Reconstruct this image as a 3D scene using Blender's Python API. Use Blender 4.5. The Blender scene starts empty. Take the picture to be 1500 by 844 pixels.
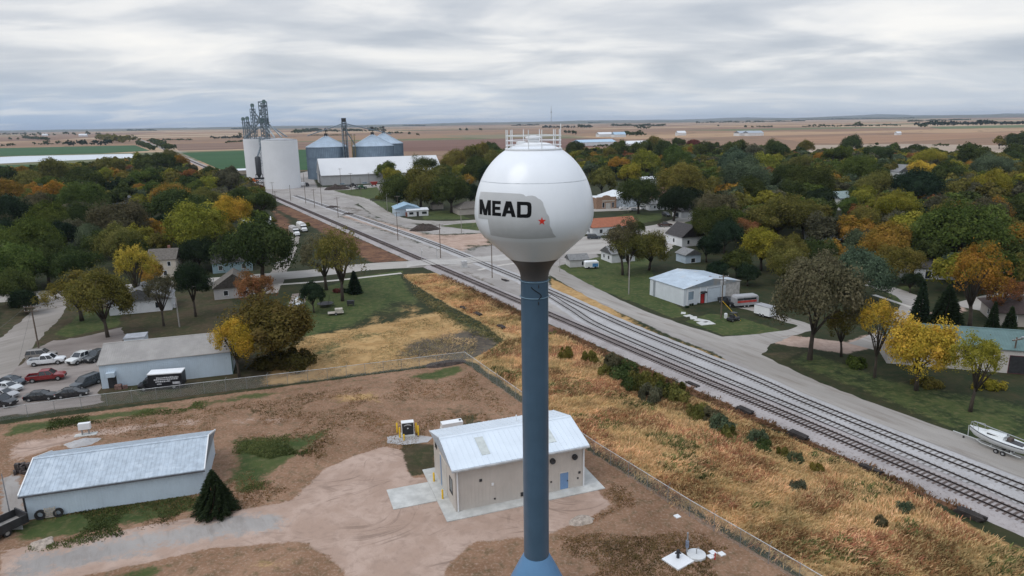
import bpy, bmesh, math, random
import numpy as np
from mathutils import Vector, Matrix, noise as mnoise
from mathutils.geometry import tessellate_polygon

R = math.radians
SC = bpy.context.scene
COL = SC.collection
random.seed(7)
# ---------------------------------------------------------------- camera
F_PX, PITCH, ROLL, CAM_H = 1000.0, R(13.66), R(0.88), 42.0
SP, CP, SA, CA = math.sin(PITCH), math.cos(PITCH), math.sin(ROLL), math.cos(ROLL)

def G(px, py, z=0.0):
    """point of the level z that was measured at this place of the photograph"""
    dx, dy = (px - 750) / F_PX, (422 - py) / F_PX
    a = CA * dx + SA * dy
    b = -SA * dx + CA * dy
    d = (a, CP + b * SP, -SP + b * CP)
    t = (z - CAM_H) / d[2]
    return Vector((d[0] * t, d[1] * t, z))

def proj(x, y, z):
    z -= CAM_H
    f = y * CP - z * SP
    b = y * SP + z * CP
    return 750 + F_PX * (CA * x - SA * b) / f, 422 - F_PX * (SA * x + CA * b) / f, f

cd = bpy.data.cameras.new('camera')
cam = bpy.data.objects.new('camera', cd)
COL.objects.link(cam)
r_ = Vector((CA, -SA * SP, -SA * CP)); u_ = Vector((SA, CA * SP, CA * CP)); f_ = Vector((0, CP, -SP))
m = Matrix((r_, u_, -f_)).transposed().to_4x4()
m.translation = (0, 0, CAM_H)
cam.matrix_world = m
cd.sensor_width = 36; cd.lens = 24.0
cd.clip_start = 0.5; cd.clip_end = 60000
SC.camera = cam
SC.view_settings.view_transform = 'Standard'
SC.view_settings.look = 'None'
SC.view_settings.gamma = 1
SC.view_settings.exposure = 0.04
SC.view_settings.use_curve_mapping = False
try:
    SC.cycles.use_denoising = True
    SC.cycles.max_bounces = 6
    SC.cycles.diffuse_bounces = 3
    SC.cycles.transmission_bounces = 3
    SC.cycles.volume_bounces = 0
    SC.cycles.caustics_reflective = False
    SC.cycles.caustics_refractive = False
except Exception:
    pass

# ---------------------------------------------------------------- node helper
class NT:
    def __init__(self, tree):
        self.t = tree; self.n = tree.nodes; self.l = tree.links
    def new(self, typ, **kw):
        n = self.n.new(typ)
        for k, v in kw.items():
            setattr(n, k, v)
        return n
    def link(self, a, b):
        self.l.new(a, b)
    def put(self, sock, v):
        if hasattr(v, 'is_linked') or isinstance(v, bpy.types.NodeSocket):
            self.l.new(v, sock)
        else:
            if isinstance(v, (tuple, list)) and len(v) == 3 and sock.type == 'RGBA':
                v = (*v, 1)
            sock.default_value = v
    def math(self, op, a, b=0.0, c=0.0, clamp=False):
        n = self.new('ShaderNodeMath', operation=op, use_clamp=clamp)
        self.put(n.inputs[0], a); self.put(n.inputs[1], b)
        if op in ('MULTIPLY_ADD', 'SMOOTH_MIN'): self.put(n.inputs[2], c)
        return n.outputs[0]
    def mix(self, f, a, b, blend='MIX'):
        n = self.new('ShaderNodeMix', data_type='RGBA', blend_type=blend)
        self.put(n.inputs[0], f); self.put(n.inputs[6], a); self.put(n.inputs[7], b)
        return n.outputs[2]
    def noise(self, vec, scale, detail=3.0, rough=0.55, dist=0.0):
        n = self.new('ShaderNodeTexNoise')
        if vec is not None: self.l.new(vec, n.inputs['Vector'])
        n.inputs['Scale'].default_value = scale
        n.inputs['Detail'].default_value = detail
        n.inputs['Roughness'].default_value = rough
        n.inputs['Distortion'].default_value = dist
        return n.outputs['Fac']
    def ramp(self, f, stops):
        n = self.new('ShaderNodeValToRGB')
        e = n.color_ramp.elements
        while len(e) < len(stops): e.new(0.5)
        for i, (p, c) in enumerate(stops):
            e[i].position = p; e[i].color = (*c, 1) if len(c) == 3 else c
        self.put(n.inputs[0], f)
        return n.outputs[0]
    def smooth(self, v, lo, hi):
        n = self.new('ShaderNodeMapRange', interpolation_type='SMOOTHSTEP')
        self.put(n.inputs[0], v); n.inputs[1].default_value = lo; n.inputs[2].default_value = hi
        return n.outputs[0]
    def mapping(self, vec, scale=(1, 1, 1), rot=(0, 0, 0)):
        n = self.new('ShaderNodeMapping')
        self.l.new(vec, n.inputs[0]); n.inputs['Scale'].default_value = scale; n.inputs['Rotation'].default_value = rot
        return n.outputs[0]

    def along(self, vec, stretch, ang):
        """stretched along one ground direction"""
        n = self.new('ShaderNodeMapping', vector_type='TEXTURE')
        self.l.new(vec, n.inputs[0]); n.inputs['Scale'].default_value = (stretch, 1, 1); n.inputs['Rotation'].default_value = (0, 0, R(ang))
        return n.outputs[0]

# ---------------------------------------------------------------- sky and light
SUN_EL, SUN_AZ = 56.0, 235.0   # azimuth of the sun, clockwise from +Y
w = bpy.data.worlds.new('World'); SC.world = w; w.use_nodes = True
T = NT(w.node_tree); T.n.clear()
out = T.new('ShaderNodeOutputWorld')
sky = T.new('ShaderNodeTexSky', sky_type='NISHITA', sun_disc=False)
sky.sun_elevation = R(SUN_EL); sky.sun_rotation = R(SUN_AZ)
bg1 = T.new('ShaderNodeBackground'); bg1.inputs[1].default_value = 0.09
T.link(sky.outputs[0], bg1.inputs[0])
tc = T.new('ShaderNodeTexCoord')
sx = T.new('ShaderNodeSeparateXYZ'); T.link(tc.outputs['Generated'], sx.inputs[0])
zc = T.math('MAXIMUM', sx.outputs[2], 0.0)
den = T.math('ADD', zc, 0.12)
cx = T.new('ShaderNodeCombineXYZ')
T.link(T.math('DIVIDE', sx.outputs[0], den), cx.inputs[0]); T.link(T.math('DIVIDE', sx.outputs[1], den), cx.inputs[1])
cl = T.mapping(cx.outputs[0], (0.85, 1.0, 1), (0, 0, R(4)))
n1 = T.noise(cl, 0.85, 5.0, 0.52, 0.5)
n2 = T.noise(T.mapping(cx.outputs[0], (0.6, 1.0, 1), (0, 0, R(-3))), 2.0, 4.0, 0.55, 0.4)
n3 = T.noise(T.mapping(cx.outputs[0], (0.8, 0.8, 1)), 0.36, 2.0, 0.5)
v = T.math('ADD', T.math('MULTIPLY', n1, 0.66), T.math('MULTIPLY', n2, 0.20))
v = T.math('ADD', v, T.math('MULTIPLY', n3, 0.34))
cloud = T.ramp(v, [(0.43, (0.47, 0.515, 0.59)), (0.52, (0.55, 0.59, 0.65)), (0.59, (0.69, 0.715, 0.755)), (0.66, (0.89, 0.89, 0.89)), (0.75, (1.02, 1.0, 0.965))])
# the band close to the horizon: distant blue-grey cloud base, paler to the right
lowf = T.smooth(sx.outputs[2], 0.085, 0.0)
lowf = T.math('MULTIPLY', lowf, 0.85)
azr = T.smooth(T.math('ADD', sx.outputs[0], T.math('MULTIPLY', T.math('SUBTRACT', n2, 0.5), 1.2)), -0.75, 0.45)
lowc = T.mix(azr, (0.38, 0.51, 0.70), (0.62, 0.69, 0.78))
lowc = T.mix(T.math('MULTIPLY', T.smooth(n2, 0.45, 0.65), 0.5), lowc, (0.82, 0.83, 0.84))
cloud = T.mix(lowf, cloud, lowc)
# an overcast dome is brighter towards the zenith
up = T.smooth(sx.outputs[2], 0.22, 0.8)
gain = T.math('ADD', 1.0, T.math('MULTIPLY', up, 0.35))
bg2 = T.new('ShaderNodeBackground')
T.link(T.mix(T.math('MULTIPLY', up, 0.75), cloud, (0.68, 0.78, 0.94)), bg2.inputs[0]); T.link(gain, bg2.inputs[1])
mx = T.new('ShaderNodeMixShader'); mx.inputs[0].default_value = 0.9
T.link(bg1.outputs[0], mx.inputs[1]); T.link(bg2.outputs[0], mx.inputs[2]); T.link(mx.outputs[0], out.inputs[0])
sl = bpy.data.lights.new('sun', 'SUN'); sl.energy = 1.25; sl.angle = R(34); sl.color = (1, 0.965, 0.91)
so = bpy.data.objects.new('sun', sl); COL.objects.link(so)
sd_ = Vector((math.sin(R(SUN_AZ)) * math.cos(R(SUN_EL)), math.cos(R(SUN_AZ)) * math.cos(R(SUN_EL)), math.sin(R(SUN_EL))))
so.rotation_euler = sd_.to_track_quat('Z', 'Y').to_euler()

# ---------------------------------------------------------------- materials
MATS = {}
def mat(name, col, rough=0.75, var=0.18, scale=1.3, metal=0.0, bump=0.0, bscale=8.0, ribs=None, spec=0.4, col2=None, streak=0.0, coat=0.0):
    if name in MATS: return MATS[name]
    M = bpy.data.materials.new(name); M.use_nodes = True
    t = NT(M.node_tree); b = t.n['Principled BSDF']
    tc = t.new('ShaderNodeTexCoord'); P = tc.outputs['Object']
    n = t.noise(P, scale, 5.0, 0.6)
    dark = tuple(c * (1 - var * 1.6) for c in col); lite = tuple(min(1, c * (1 + var)) for c in col)
    c = t.mix(t.smooth(n, 0.28, 0.72), dark, lite)
    if col2:
        c = t.mix(t.smooth(t.noise(P, scale * 0.45, 4.0, 0.6, 0.4), 0.52, 0.64), c, col2)
    if streak:
        s = t.noise(t.mapping(P, (3.0, 3.0, 0.22)), 1.2, 4.0, 0.6)
        c = t.mix(t.math('MULTIPLY', t.smooth(s, 0.5, 0.75), streak), c, tuple(x * 0.55 for x in col))
    t.link(c, b.inputs['Base Color'])
    b.inputs['Roughness'].default_value = rough; b.inputs['Metallic'].default_value = metal
    b.inputs['Specular IOR Level'].default_value = spec
    if coat: b.inputs['Coat Weight'].default_value = coat; b.inputs['Coat Roughness'].default_value = 0.12
    h = None
    if bump: h = t.math('MULTIPLY', t.noise(P, bscale, 4.0, 0.6), bump)
    if ribs:
        ax, per, amp = ribs
        wv = t.new('ShaderNodeTexWave', wave_type='BANDS', bands_direction=ax, wave_profile='SIN')
        t.link(P, wv.inputs['Vector']); wv.inputs['Scale'].default_value = 0.314 / per
        wv.inputs['Distortion'].default_value = 0
        q = t.math('MULTIPLY', t.smooth(wv.outputs['Fac'], 0.5, 0.95), amp)
        h = q if h is None else t.math('ADD', h, q)
    if h is not None:
        bp = t.new('ShaderNodeBump'); bp.inputs['Strength'].default_value = 0.7; bp.inputs['Distance'].default_value = 0.05
        t.link(h, bp.inputs['Height']); t.link(bp.outputs[0], b.inputs['Normal'])
    MATS[name] = M
    return M

def paint_mat():
    M = bpy.data.materials.new('car_paint'); M.use_nodes = True
    t = NT(M.node_tree); b = t.n['Principled BSDF']
    oi = t.new('ShaderNodeObjectInfo')
    tc = t.new('ShaderNodeTexCoord')
    n = t.noise(tc.outputs['Object'], 2.0, 3.0)
    dust = t.math('MULTIPLY', t.smooth(n, 0.4, 0.8), 0.12)
    t.link(t.mix(dust, oi.outputs['Color'], (0.25, 0.22, 0.18)), b.inputs['Base Color'])
    b.inputs['Roughness'].default_value = 0.32; b.inputs['Coat Weight'].default_value = 0.4; b.inputs['Coat Roughness'].default_value = 0.08
    return M

def leaf_mat(name='foliage', own=False):
    M = bpy.data.materials.new(name); M.use_nodes = True
    t = NT(M.node_tree); t.n.clear()
    o = t.new('ShaderNodeOutputMaterial')
    oi = t.new('ShaderNodeObjectInfo')
    at = t.new('ShaderNodeAttribute', attribute_name='tint')
    ge = t.new('ShaderNodeNewGeometry')
    n = t.noise(ge.outputs['Position'], 0.42, 3.0, 0.6)
    k = t.math('ADD', t.math('MULTIPLY', at.outputs['Fac'], 1.55), t.math('MULTIPLY', t.smooth(n, 0.3, 0.7), 0.6))  # random leaf tones, range widened to paint in light and dark contrast
    k = t.math('ADD', k, 0.36)
    hs = t.new('ShaderNodeHueSaturation')
    t.link(t.new('ShaderNodeAttribute', attribute_name='leaf_colour').outputs['Color'] if own else oi.outputs['Color'], hs.inputs['Color'])
    hue = t.math('ADD', 0.5, t.math('MULTIPLY', t.math('SUBTRACT', 0.5, at.outputs['Fac']), 0.045))
    t.link(hue, hs.inputs['Hue']); t.link(k, hs.inputs['Value'])
    d = t.new('ShaderNodeBsdfDiffuse'); t.link(hs.outputs[0], d.inputs[0])
    tr = t.new('ShaderNodeBsdfTranslucent'); t.link(hs.outputs[0], tr.inputs[0])
    mx = t.new('ShaderNodeMixShader'); mx.inputs[0].default_value = 0.32
    t.link(d.outputs[0], mx.inputs[1]); t.link(tr.outputs[0], mx.inputs[2]); t.link(mx.outputs[0], o.inputs[0])
    return M
PAINT = paint_mat(); LEAF = leaf_mat(); LEAFOWN = leaf_mat('mixed_foliage', True)

WHITE = mat('white_paint', (0.74, 0.75, 0.76), 0.5, 0.04, 0.6)
BARK = mat('bark', (0.07, 0.055, 0.042), 0.95, 0.3, 3, bump=0.4)
GLASS = mat('dark_glass', (0.02, 0.025, 0.03), 0.08, 0.1, 1, spec=0.8)
RUBBER = mat('black_rubber', (0.018, 0.018, 0.018), 0.8, 0.2, 3)
STEEL = mat('grey_steel', (0.34, 0.35, 0.36), 0.45, 0.12, 2, metal=0.5)
DARK = mat('dark_metal', (0.03, 0.03, 0.033), 0.5, 0.2, 2)
WOODPOLE = mat('weathered_pole_wood', (0.14, 0.105, 0.08), 0.9, 0.25, 4)
YELLOW = mat('yellow_paint', (0.75, 0.47, 0.02), 0.5, 0.08, 3)
CONC = mat('concrete', (0.50, 0.50, 0.48), 0.9, 0.12, 0.7, bump=0.1, col2=(0.42, 0.42, 0.40))
GALV = mat('galvanised_steel', (0.40, 0.44, 0.48), 0.4, 0.1, 0.5, metal=0.45)

# ---------------------------------------------------------------- mesh builder
class MB:
    def __init__(s): s.v = []; s.f = []
    def add(s, vs, fs):
        k = len(s.v); s.v += [tuple(x) for x in vs]; s.f += [tuple(i + k for i in f) for f in fs]; return s
    def box(s, x0, x1, y0, y1, z0, z1):
        return s.add([(x0, y0, z0), (x1, y0, z0), (x1, y1, z0), (x0, y1, z0), (x0, y0, z1), (x1, y0, z1), (x1, y1, z1), (x0, y1, z1)],
                     [(0, 3, 2, 1), (4, 5, 6, 7), (0, 1, 5, 4), (1, 2, 6, 5), (2, 3, 7, 6), (3, 0, 4, 7)])
    def rbox(s, cx, cy, z0, z1, lx, ly, a):
        c, n = math.cos(a), math.sin(a)
        k = len(s.v); s.box(-lx / 2, lx / 2, -ly / 2, ly / 2, z0, z1)
        for i in range(k, len(s.v)):
            x, y, z = s.v[i]; s.v[i] = (cx + x * c - y * n, cy + x * n + y * c, z)
        return s
    def hexa(s, b, t):   # bottom quad, top quad (both counter-clockwise from above)
        return s.add(list(b) + list(t), [(0, 3, 2, 1), (4, 5, 6, 7), (0, 1, 5, 4), (1, 2, 6, 5), (2, 3, 7, 6), (3, 0, 4, 7)])
    def tube(s, pts, r, n=6, cap=True):
        pts = [Vector(p) for p in pts]
        if not isinstance(r, (list, tuple)): r = [r] * len(pts)
        k = len(s.v); u = None
        for i, p in enumerate(pts):
            d = (pts[min(i + 1, len(pts) - 1)] - pts[max(i - 1, 0)]).normalized()
            if u is None:
                u = d.cross(Vector((0, 0, 1)) if abs(d.z) < 0.9 else Vector((1, 0, 0))).normalized()
            else:
                u = (u - d * u.dot(d)).normalized()
            q = d.cross(u)
            for j in range(n):
                a = 2 * math.pi * j / n
                s.v.append(tuple(p + (u * math.cos(a) + q * math.sin(a)) * r[i]))
        for i in range(len(pts) - 1):
            for j in range(n):
                a, b = k + i * n + j, k + i * n + (j + 1) % n
                s.f.append((a, b, b + n, a + n))
        if cap:
            s.f.append(tuple(k + j for j in range(n))[::-1]); e = k + (len(pts) - 1) * n
            s.f.append(tuple(e + j for j in range(n)))
        return s
    def lathe(s, prof, n=32, cx=0, cy=0, cap=True, ph=0.0):
        k = len(s.v)
        for r, z in prof:
            for j in range(n):
                a = 2 * math.pi * j / n + ph
                s.v.append((cx + r * math.cos(a), cy + r * math.sin(a), z))
        for i in range(len(prof) - 1):
            for j in range(n):
                a, b = k + i * n + j, k + i * n + (j + 1) % n
                s.f.append((a, b, b + n, a + n))
        if cap:
            s.f.append(tuple(k + j for j in range(n))[::-1]); e = k + (len(prof) - 1) * n
            s.f.append(tuple(e + j for j in range(n)))
        return s
    def loft(s, rings):
        k = len(s.v); n = len(rings[0])
        for rg in rings: s.v += [tuple(p) for p in rg]
        for i in range(len(rings) - 1):
            for j in range(n):
                a, b = k + i * n + j, k + i * n + (j + 1) % n
                s.f.append((a, b, b + n, a + n))
        s.f.append(tuple(k + j for j in range(n))[::-1]); e = k + (len(rings) - 1) * n
        s.f.append(tuple(e + j for j in range(n)))
        return s
    def poly(s, pts):
        k = len(s.v); s.v += [tuple(p) for p in pts]
        tr = tessellate_polygon([[Vector((p[0], p[1], 0)) for p in pts]])
        for a, b, c in tr:
            A, B, C_ = pts[a], pts[b], pts[c]
            if (B[0] - A[0]) * (C_[1] - A[1]) - (B[1] - A[1]) * (C_[0] - A[0]) < 0: b, c = c, b
            s.f.append((k + a, k + b, k + c))
        return s
    def mesh(s, name):
        me = bpy.data.meshes.new(name); me.from_pydata(s.v, [], s.f); me.update(); return me
    def build(s, name, mt, parent=None, smooth=False, label=None):
        me = s.mesh(name)
        mts = mt if isinstance(mt, (list, tuple)) else [mt]
        for q in mts: me.materials.append(q)
        if smooth:
            me.polygons.foreach_set('use_smooth', [True] * len(me.polygons))
            try: me.set_sharp_from_angle(angle=R(42))
            except Exception: pass
        o = bpy.data.objects.new(name, me); COL.objects.link(o)
        if parent: o.parent = parent
        if label: o['label'] = label
        return o

def tag(o, label, cat, group=None, kind=None):
    o['label'] = label; o['category'] = cat
    if group: o['group'] = group
    if kind: o['kind'] = kind
    return o

def thing(name, label, cat, x, y, yaw=0.0, z=0.0, group=None):
    o = bpy.data.objects.new(name, None); COL.objects.link(o)
    o.location = (x, y, z); o.rotation_euler = (0, 0, R(yaw)); o.empty_display_size = 0.3
    return tag(o, label, cat, group)

def dup(o, parent=None, children=None):
    children = children or {}
    c = o.copy(); COL.objects.link(c)
    if parent: c.parent = parent
    for ch in o.children: dup(ch, c)
    return c

def struct(o, label=None, kind='structure'):
    o['kind'] = kind
    if label: o['label'] = label
    return o
# ================================================================ ground
def axis(lo, hi, d0, d1, step, grow):
    a = list(np.arange(d0, d1 + 1e-6, step))
    s = step; p = a[-1]
    while p < hi: s *= grow; p += s; a.append(min(p, hi))
    s = step; p = a[0]; pre = []
    while p > lo: s *= grow; p -= s; pre.append(max(p, lo))
    return np.array(pre[::-1] + a)
GX = axis(-21000, 21000, -150, 110, 1.0, 1.045)
ya = list(np.arange(42, 250, 1.0)) + list(np.arange(250, 600, 2.2))
s = 2.2; p = ya[-1]
while p < 27000: s *= 1.05; p += s; ya.append(p)
s = 1.0; p = 42
pre = []
while p > -300: s *= 1.12; p -= s; pre.append(p)
GY = np.array(pre[::-1] + ya)
NX, NY = len(GX), len(GY)
XX, YY = np.meshgrid(GX, GY)
PX, PY = XX.ravel(), YY.ravel()
CHN = np.zeros((len(PX), 8))
GREEN, TAN, DIRT, SAND, GRAVEL, BURNT, LITTER, RUST = range(8)

ORDER = [DIRT, RUST, LITTER, TAN, SAND, GRAVEL, BURNT, GREEN]   # later covers earlier

def sdf(poly, px, py):
    d = np.full(len(px), 1e18); ins = np.zeros(len(px), bool)
    n = len(poly)
    for i in range(n):
        ax, ay = poly[i]; bx, by = poly[(i + 1) % n]
        ex, ey = bx - ax, by - ay
        wx, wy = px - ax, py - ay
        t = np.clip((wx * ex + wy * ey) / (ex * ex + ey * ey + 1e-12), 0, 1)
        d = np.minimum(d, (wx - ex * t) ** 2 + (wy - ey * t) ** 2)
        c = ((ay > py) != (by > py)) & (px < ex * (py - ay) / (ey if abs(ey) > 1e-9 else 1e-9) + ax)
        ins ^= c
    d = np.sqrt(d)
    return np.where(ins, d, -d)

def zone(ch, pts, soft=1.6, amount=1.0, world=False):
    poly = [tuple(p) for p in pts] if world else [tuple(G(*p)[:2]) for p in pts]
    a = np.array(poly); pad = soft * 2
    m = (PX > a[:, 0].min() - pad) & (PX < a[:, 0].max() + pad) & (PY > a[:, 1].min() - pad) & (PY < a[:, 1].max() + pad)
    if not m.any(): return
    wv = np.clip(0.5 + sdf(poly, PX[m], PY[m]) / (2 * soft), 0, 1) * amount
    sub = CHN[m]
    for k in range(8):
        if k != ch: sub[:, k] *= (1 - wv) if ORDER.index(k) > ORDER.index(ch) else (1 - np.clip((wv - .75) * 4, 0, 1))
    sub[:, ch] = np.maximum(sub[:, ch], wv)
    CHN[m] = sub

# --- west lawn and mown field
zone(LITTER, [(0, 440), (330, 425), (430, 560), (340, 580), (0, 612)], 4)
zone(GREEN, [(495, 414), (590, 401), (605, 425), (648, 462), (560, 480), (470, 492), (432, 500), (420, 440)], 2.5)
for q_ in ([(560, 440), (640, 440), (650, 468), (560, 478)], [(520, 455), (580, 448), (590, 480), (500, 490)], [(575, 410), (610, 420), (625, 445), (590, 440)]):
    zone(TAN, q_, 6, 0.5)
    zone(GREEN, q_, 5, 0.47)
zone(GREEN, [(505, 408), (590, 396), (590, 400), (505, 413)], 0.6)
zone(TAN, [(448, 494), (560, 474), (646, 456), (700, 500), (690, 530), (560, 545), (385, 566), (400, 530)], 7)
zone(GREEN, [(470, 505), (505, 500), (500, 530), (470, 545)], 4, 0.62)
zone(GREEN, [(400, 530), (450, 492), (640, 466), (660, 480), (540, 505), (430, 560)], 6, 0.5)
zone(BURNT, [(560, 528), (590, 500), (640, 488), (700, 478), (745, 497), (745, 520), (690, 527), (640, 532)], 5, 0.72)
zone(BURNT, [(620, 524), (690, 500), (745, 500), (745, 515), (690, 529)], 3)
zone(GREEN, [(600, 412), (640, 438), (700, 470), (765, 500), (765, 512), (700, 492), (650, 468), (612, 432)], 3, 0.55)
# --- tall dry grass verge between the fence and the line
VERGE = [(590, 402), (640, 400), (700, 428), (762, 464), (812, 482), (900, 525), (1000, 570), (1100, 612), (1280, 690), (1430, 772), (1560, 835), (1560, 900), (1230, 880), (870, 655), (690, 528), (740, 498), (700, 470), (640, 437), (605, 415)]
zone(TAN, VERGE, 2.0)
zone(RUST, [(640, 403), (700, 425), (762, 458), (810, 478), (900, 520), (1000, 566), (1000, 572), (900, 529), (810, 489), (762, 470), (700, 436), (650, 412)], 1.3)
zone(RUST, [(1000, 562), (1180, 636), (1440, 752), (1440, 768), (1180, 650), (1000, 574)], 1.0, 0.8)
zone(BURNT, [(830, 560), (900, 560), (930, 610), (880, 650), (840, 620)], 8, 0.42)
zone(RUST, [(960, 640), (1060, 650), (1100, 690), (1000, 700)], 8, 0.45)
# --- fenced yard
YARD = [(0, 622), (300, 582), (680, 531), (870, 665), (1175, 850), (1260, 930), (0, 960), (-120, 900), (-120, 640)]
zone(DIRT, YARD, 1.2)
zone(GREEN, [(0, 622), (300, 584), (560, 549), (560, 556), (300, 600), (120, 622), (0, 645)], 2.4, 0.66)
zone(GREEN, [(590, 549), (678, 531), (692, 545), (640, 560), (600, 560)], 2.4, 0.66)
zone(GREEN, [(345, 642), (420, 640), (485, 628), (462, 655), (410, 690), (385, 715), (350, 735), (330, 700)], 3.5, 0.85)
zone(GREEN, [(0, 775), (60, 748), (290, 722), (345, 735), (255, 768), (110, 800), (0, 812)], 2.6, 0.8)
zone(GREEN, [(40, 840), (200, 806), (290, 800), (262, 832), (200, 870), (40, 890)], 2.2, 0.75)
zone(LITTER, [(590, 645), (640, 650), (640, 690), (600, 700), (578, 670)], 1.6, 0.9)
zone(SAND, [(0, 650), (120, 628), (300, 606), (420, 600), (480, 612), (420, 626), (250, 628), (120, 645), (0, 690)], 2.2, 0.62)
zone(SAND, [(465, 690), (560, 653), (590, 660), (600, 700), (640, 700), (650, 752), (850, 715), (872, 712), (900, 742), (850, 768), (790, 788), (690, 796), (655, 832), (640, 900), (520, 900), (500, 835), (440, 795), (300, 806), (0, 870), (0, 806), (100, 792), (290, 757), (420, 735)], 1.1)
zone(GRAVEL, [(0, 808), (100, 794), (290, 759), (420, 738), (440, 776), (300, 801), (0, 866)], 5, 0.78)
zone(GRAVEL, [(0, 695), (30, 695), (38, 762), (0, 770)], 1.5, 0.9)
for q_ in ([(690, 548), (760, 590), (800, 640), (740, 650), (690, 590)], [(880, 690), (960, 730), (1010, 790), (930, 780)], [(420, 575), (560, 565), (600, 600), (470, 600)], [(540, 625), (590, 600), (640, 615), (600, 640)], [(330, 815), (450, 800), (480, 850), (350, 850)], [(860, 800), (960, 800), (960, 850), (850, 850)], [(420, 690), (470, 660), (470, 700), (440, 735)]):
    zone(TAN, q_, 4, 0.52)
for q_ in ([(620, 590), (720, 585), (760, 640), (640, 640)], [(830, 770), (930, 760), (990, 800), (900, 844), (820, 830)], [(250, 600), (420, 590), (500, 610), (300, 622)], [(700, 800), (760, 790), (760, 844), (690, 844)]):
    zone(LITTER, q_, 4, 0.5)
# --- elevator yard and crossing
zone(GRAVEL, [(330, 262), (395, 264), (455, 250), (465, 275), (700, 262), (560, 283), (520, 300), (560, 318), (620, 330), (735, 318), (800, 330), (860, 350), (880, 380), (812, 402), (762, 445), (735, 400), (640, 384), (600, 372), (420, 298), (300, 245), (235, 215), (250, 213)], 4)
zone(GRAVEL, [(620, 372), (735, 372), (820, 420), (860, 450), (960, 470), (1140, 540), (1260, 590), (1540, 700), (1540, 790), (1180, 632), (900, 512), (812, 472), (700, 420)], 2.0)
zone(SAND, [(480, 318), (560, 345), (640, 372), (700, 378), (720, 345), (640, 340), (520, 308)], 8, 0.6)
zone(SAND, [(650, 345), (720, 340), (725, 360), (660, 362)], 5, 0.75)
zone(BURNT, [(540, 335), (600, 352), (660, 372), (610, 378), (560, 352)], 6, 0.42)
zone(BURNT, [(640, 392), (700, 398), (760, 428), (762, 446), (700, 425), (650, 405)], 3, 0.5)
zone(BURNT, [(812, 450), (880, 480), (960, 520), (930, 515), (840, 478)], 2.0, 0.45)
zone(BURNT, [(480, 305), (520, 300), (545, 308), (520, 316)], 5, 0.5)
zone(RUST, [(410, 300), (425, 303), (600, 382), (545, 386), (455, 332), (400, 305)], 4, 0.9)
zone(TAN, [(805, 405), (900, 452), (980, 491), (1045, 516), (1125, 556), (1115, 560), (1030, 534), (940, 494), (850, 448), (805, 424)], 1.5, 0.78)
zone(RUST, [(900, 458), (980, 494), (1045, 520), (1040, 528), (960, 494)], 2, 0.55)
zone(GREEN, [(488, 279), (512, 278), (552, 274), (562, 288), (528, 293), (512, 286)], 3)
zone(GREEN, [(530, 296), (557, 294), (590, 300), (600, 306), (572, 316), (560, 312), (540, 304)], 2.5)
zone(GREEN, [(617, 311), (662, 308), (682, 318), (690, 321), (620, 322)], 2)
zone(GREEN, [(642, 331), (700, 325), (735, 328), (735, 338), (700, 338)], 2)
zone(RUST, [(392, 300), (425, 320), (440, 350), (430, 380), (395, 385), (405, 340)], 5, 0.8)
zone(LITTER, [(330, 320), (395, 300), (420, 390), (400, 425), (330, 430)], 6, 0.5)
# --- east side lawns
zone(GREEN, [(800, 402), (822, 388), (880, 376), (950, 378), (965, 430), (1012, 462), (985, 466), (940, 447), (860, 418)], 1.6)
zone(GREEN, [(1003, 471), (1040, 459), (1090, 467), (1150, 486), (1118, 492), (1060, 491)], 1.0)
zone(GREEN, [(1108, 520), (1185, 508), (1260, 535), (1330, 558), (1500, 585), (1640, 640), (1640, 760), (1500, 690), (1420, 650), (1260, 578), (1150, 535)], 3.0, 0.55)
zone(SAND, [(1090, 496), (1160, 490), (1235, 500), (1330, 470), (1400, 440), (1420, 455), (1330, 500), (1240, 520), (1160, 508)], 2.0, 0.8)
zone(LITTER, [(1145, 530), (1110, 517), (1180, 512), (1160, 525)], 1.2, 0.8)
zone(GREEN, [(900, 318), (930, 310), (975, 313), (965, 323), (935, 328)], 2.5)
zone(GREEN, [(980, 326), (1017, 323), (1015, 340), (1000, 336)], 2.0)
zone(TAN, [(840, 358), (868, 352), (870, 362), (842, 366)], 2.0, 0.8)
zone(GREEN, [(1290, 425), (1340, 415), (1345, 440), (1310, 450)], 3, 0.8)
zone(GREEN, [(1450, 400), (1500, 395), (1500, 440), (1450, 435)], 3, 0.8)
zone(GREEN, [(80, 490), (120, 458), (185, 448), (172, 478), (100, 494)], 2.0)

me = bpy.data.meshes.new('ground')
# a few low swells far out so that the land is not dead level
fz = np.hypot(PX, PY)
sw = np.clip((fz - 2500) / 5000, 0, 1)
PZ = sw * (6 * np.sin(PX / 1900 + 0.6) * np.cos(PY / 2300) + 4 * np.sin(PX / 830 + PY / 1400)) - sw * 2
fi = np.arange(NX * NY).reshape(NY, NX)
quads = np.stack([fi[:-1, :-1], fi[:-1, 1:], fi[1:, 1:], fi[1:, :-1]], -1).reshape(-1, 4)
def np_mesh(me, co, quads):
    k = quads.shape[1]
    me.vertices.add(len(co)); me.vertices.foreach_set('co', np.asarray(co, np.float32).ravel())
    me.loops.add(quads.size); me.loops.foreach_set('vertex_index', quads.astype(np.int32).ravel())
    me.polygons.add(len(quads)); me.polygons.foreach_set('loop_start', np.arange(0, quads.size, k, dtype=np.int32))
    try: me.polygons.foreach_set('loop_total', np.full(len(quads), k, np.int32))
    except Exception: pass
    me.update(calc_edges=True); me.validate()
np_mesh(me, np.stack([PX, PY, PZ], -1), quads)
for nm, a in (('zone_a', CHN[:, :4]), ('zone_b', CHN[:, 4:])):
    at = me.attributes.new(nm, 'FLOAT_COLOR', 'POINT')
    at.data.foreach_set('color', a.astype(np.float32).ravel())
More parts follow.
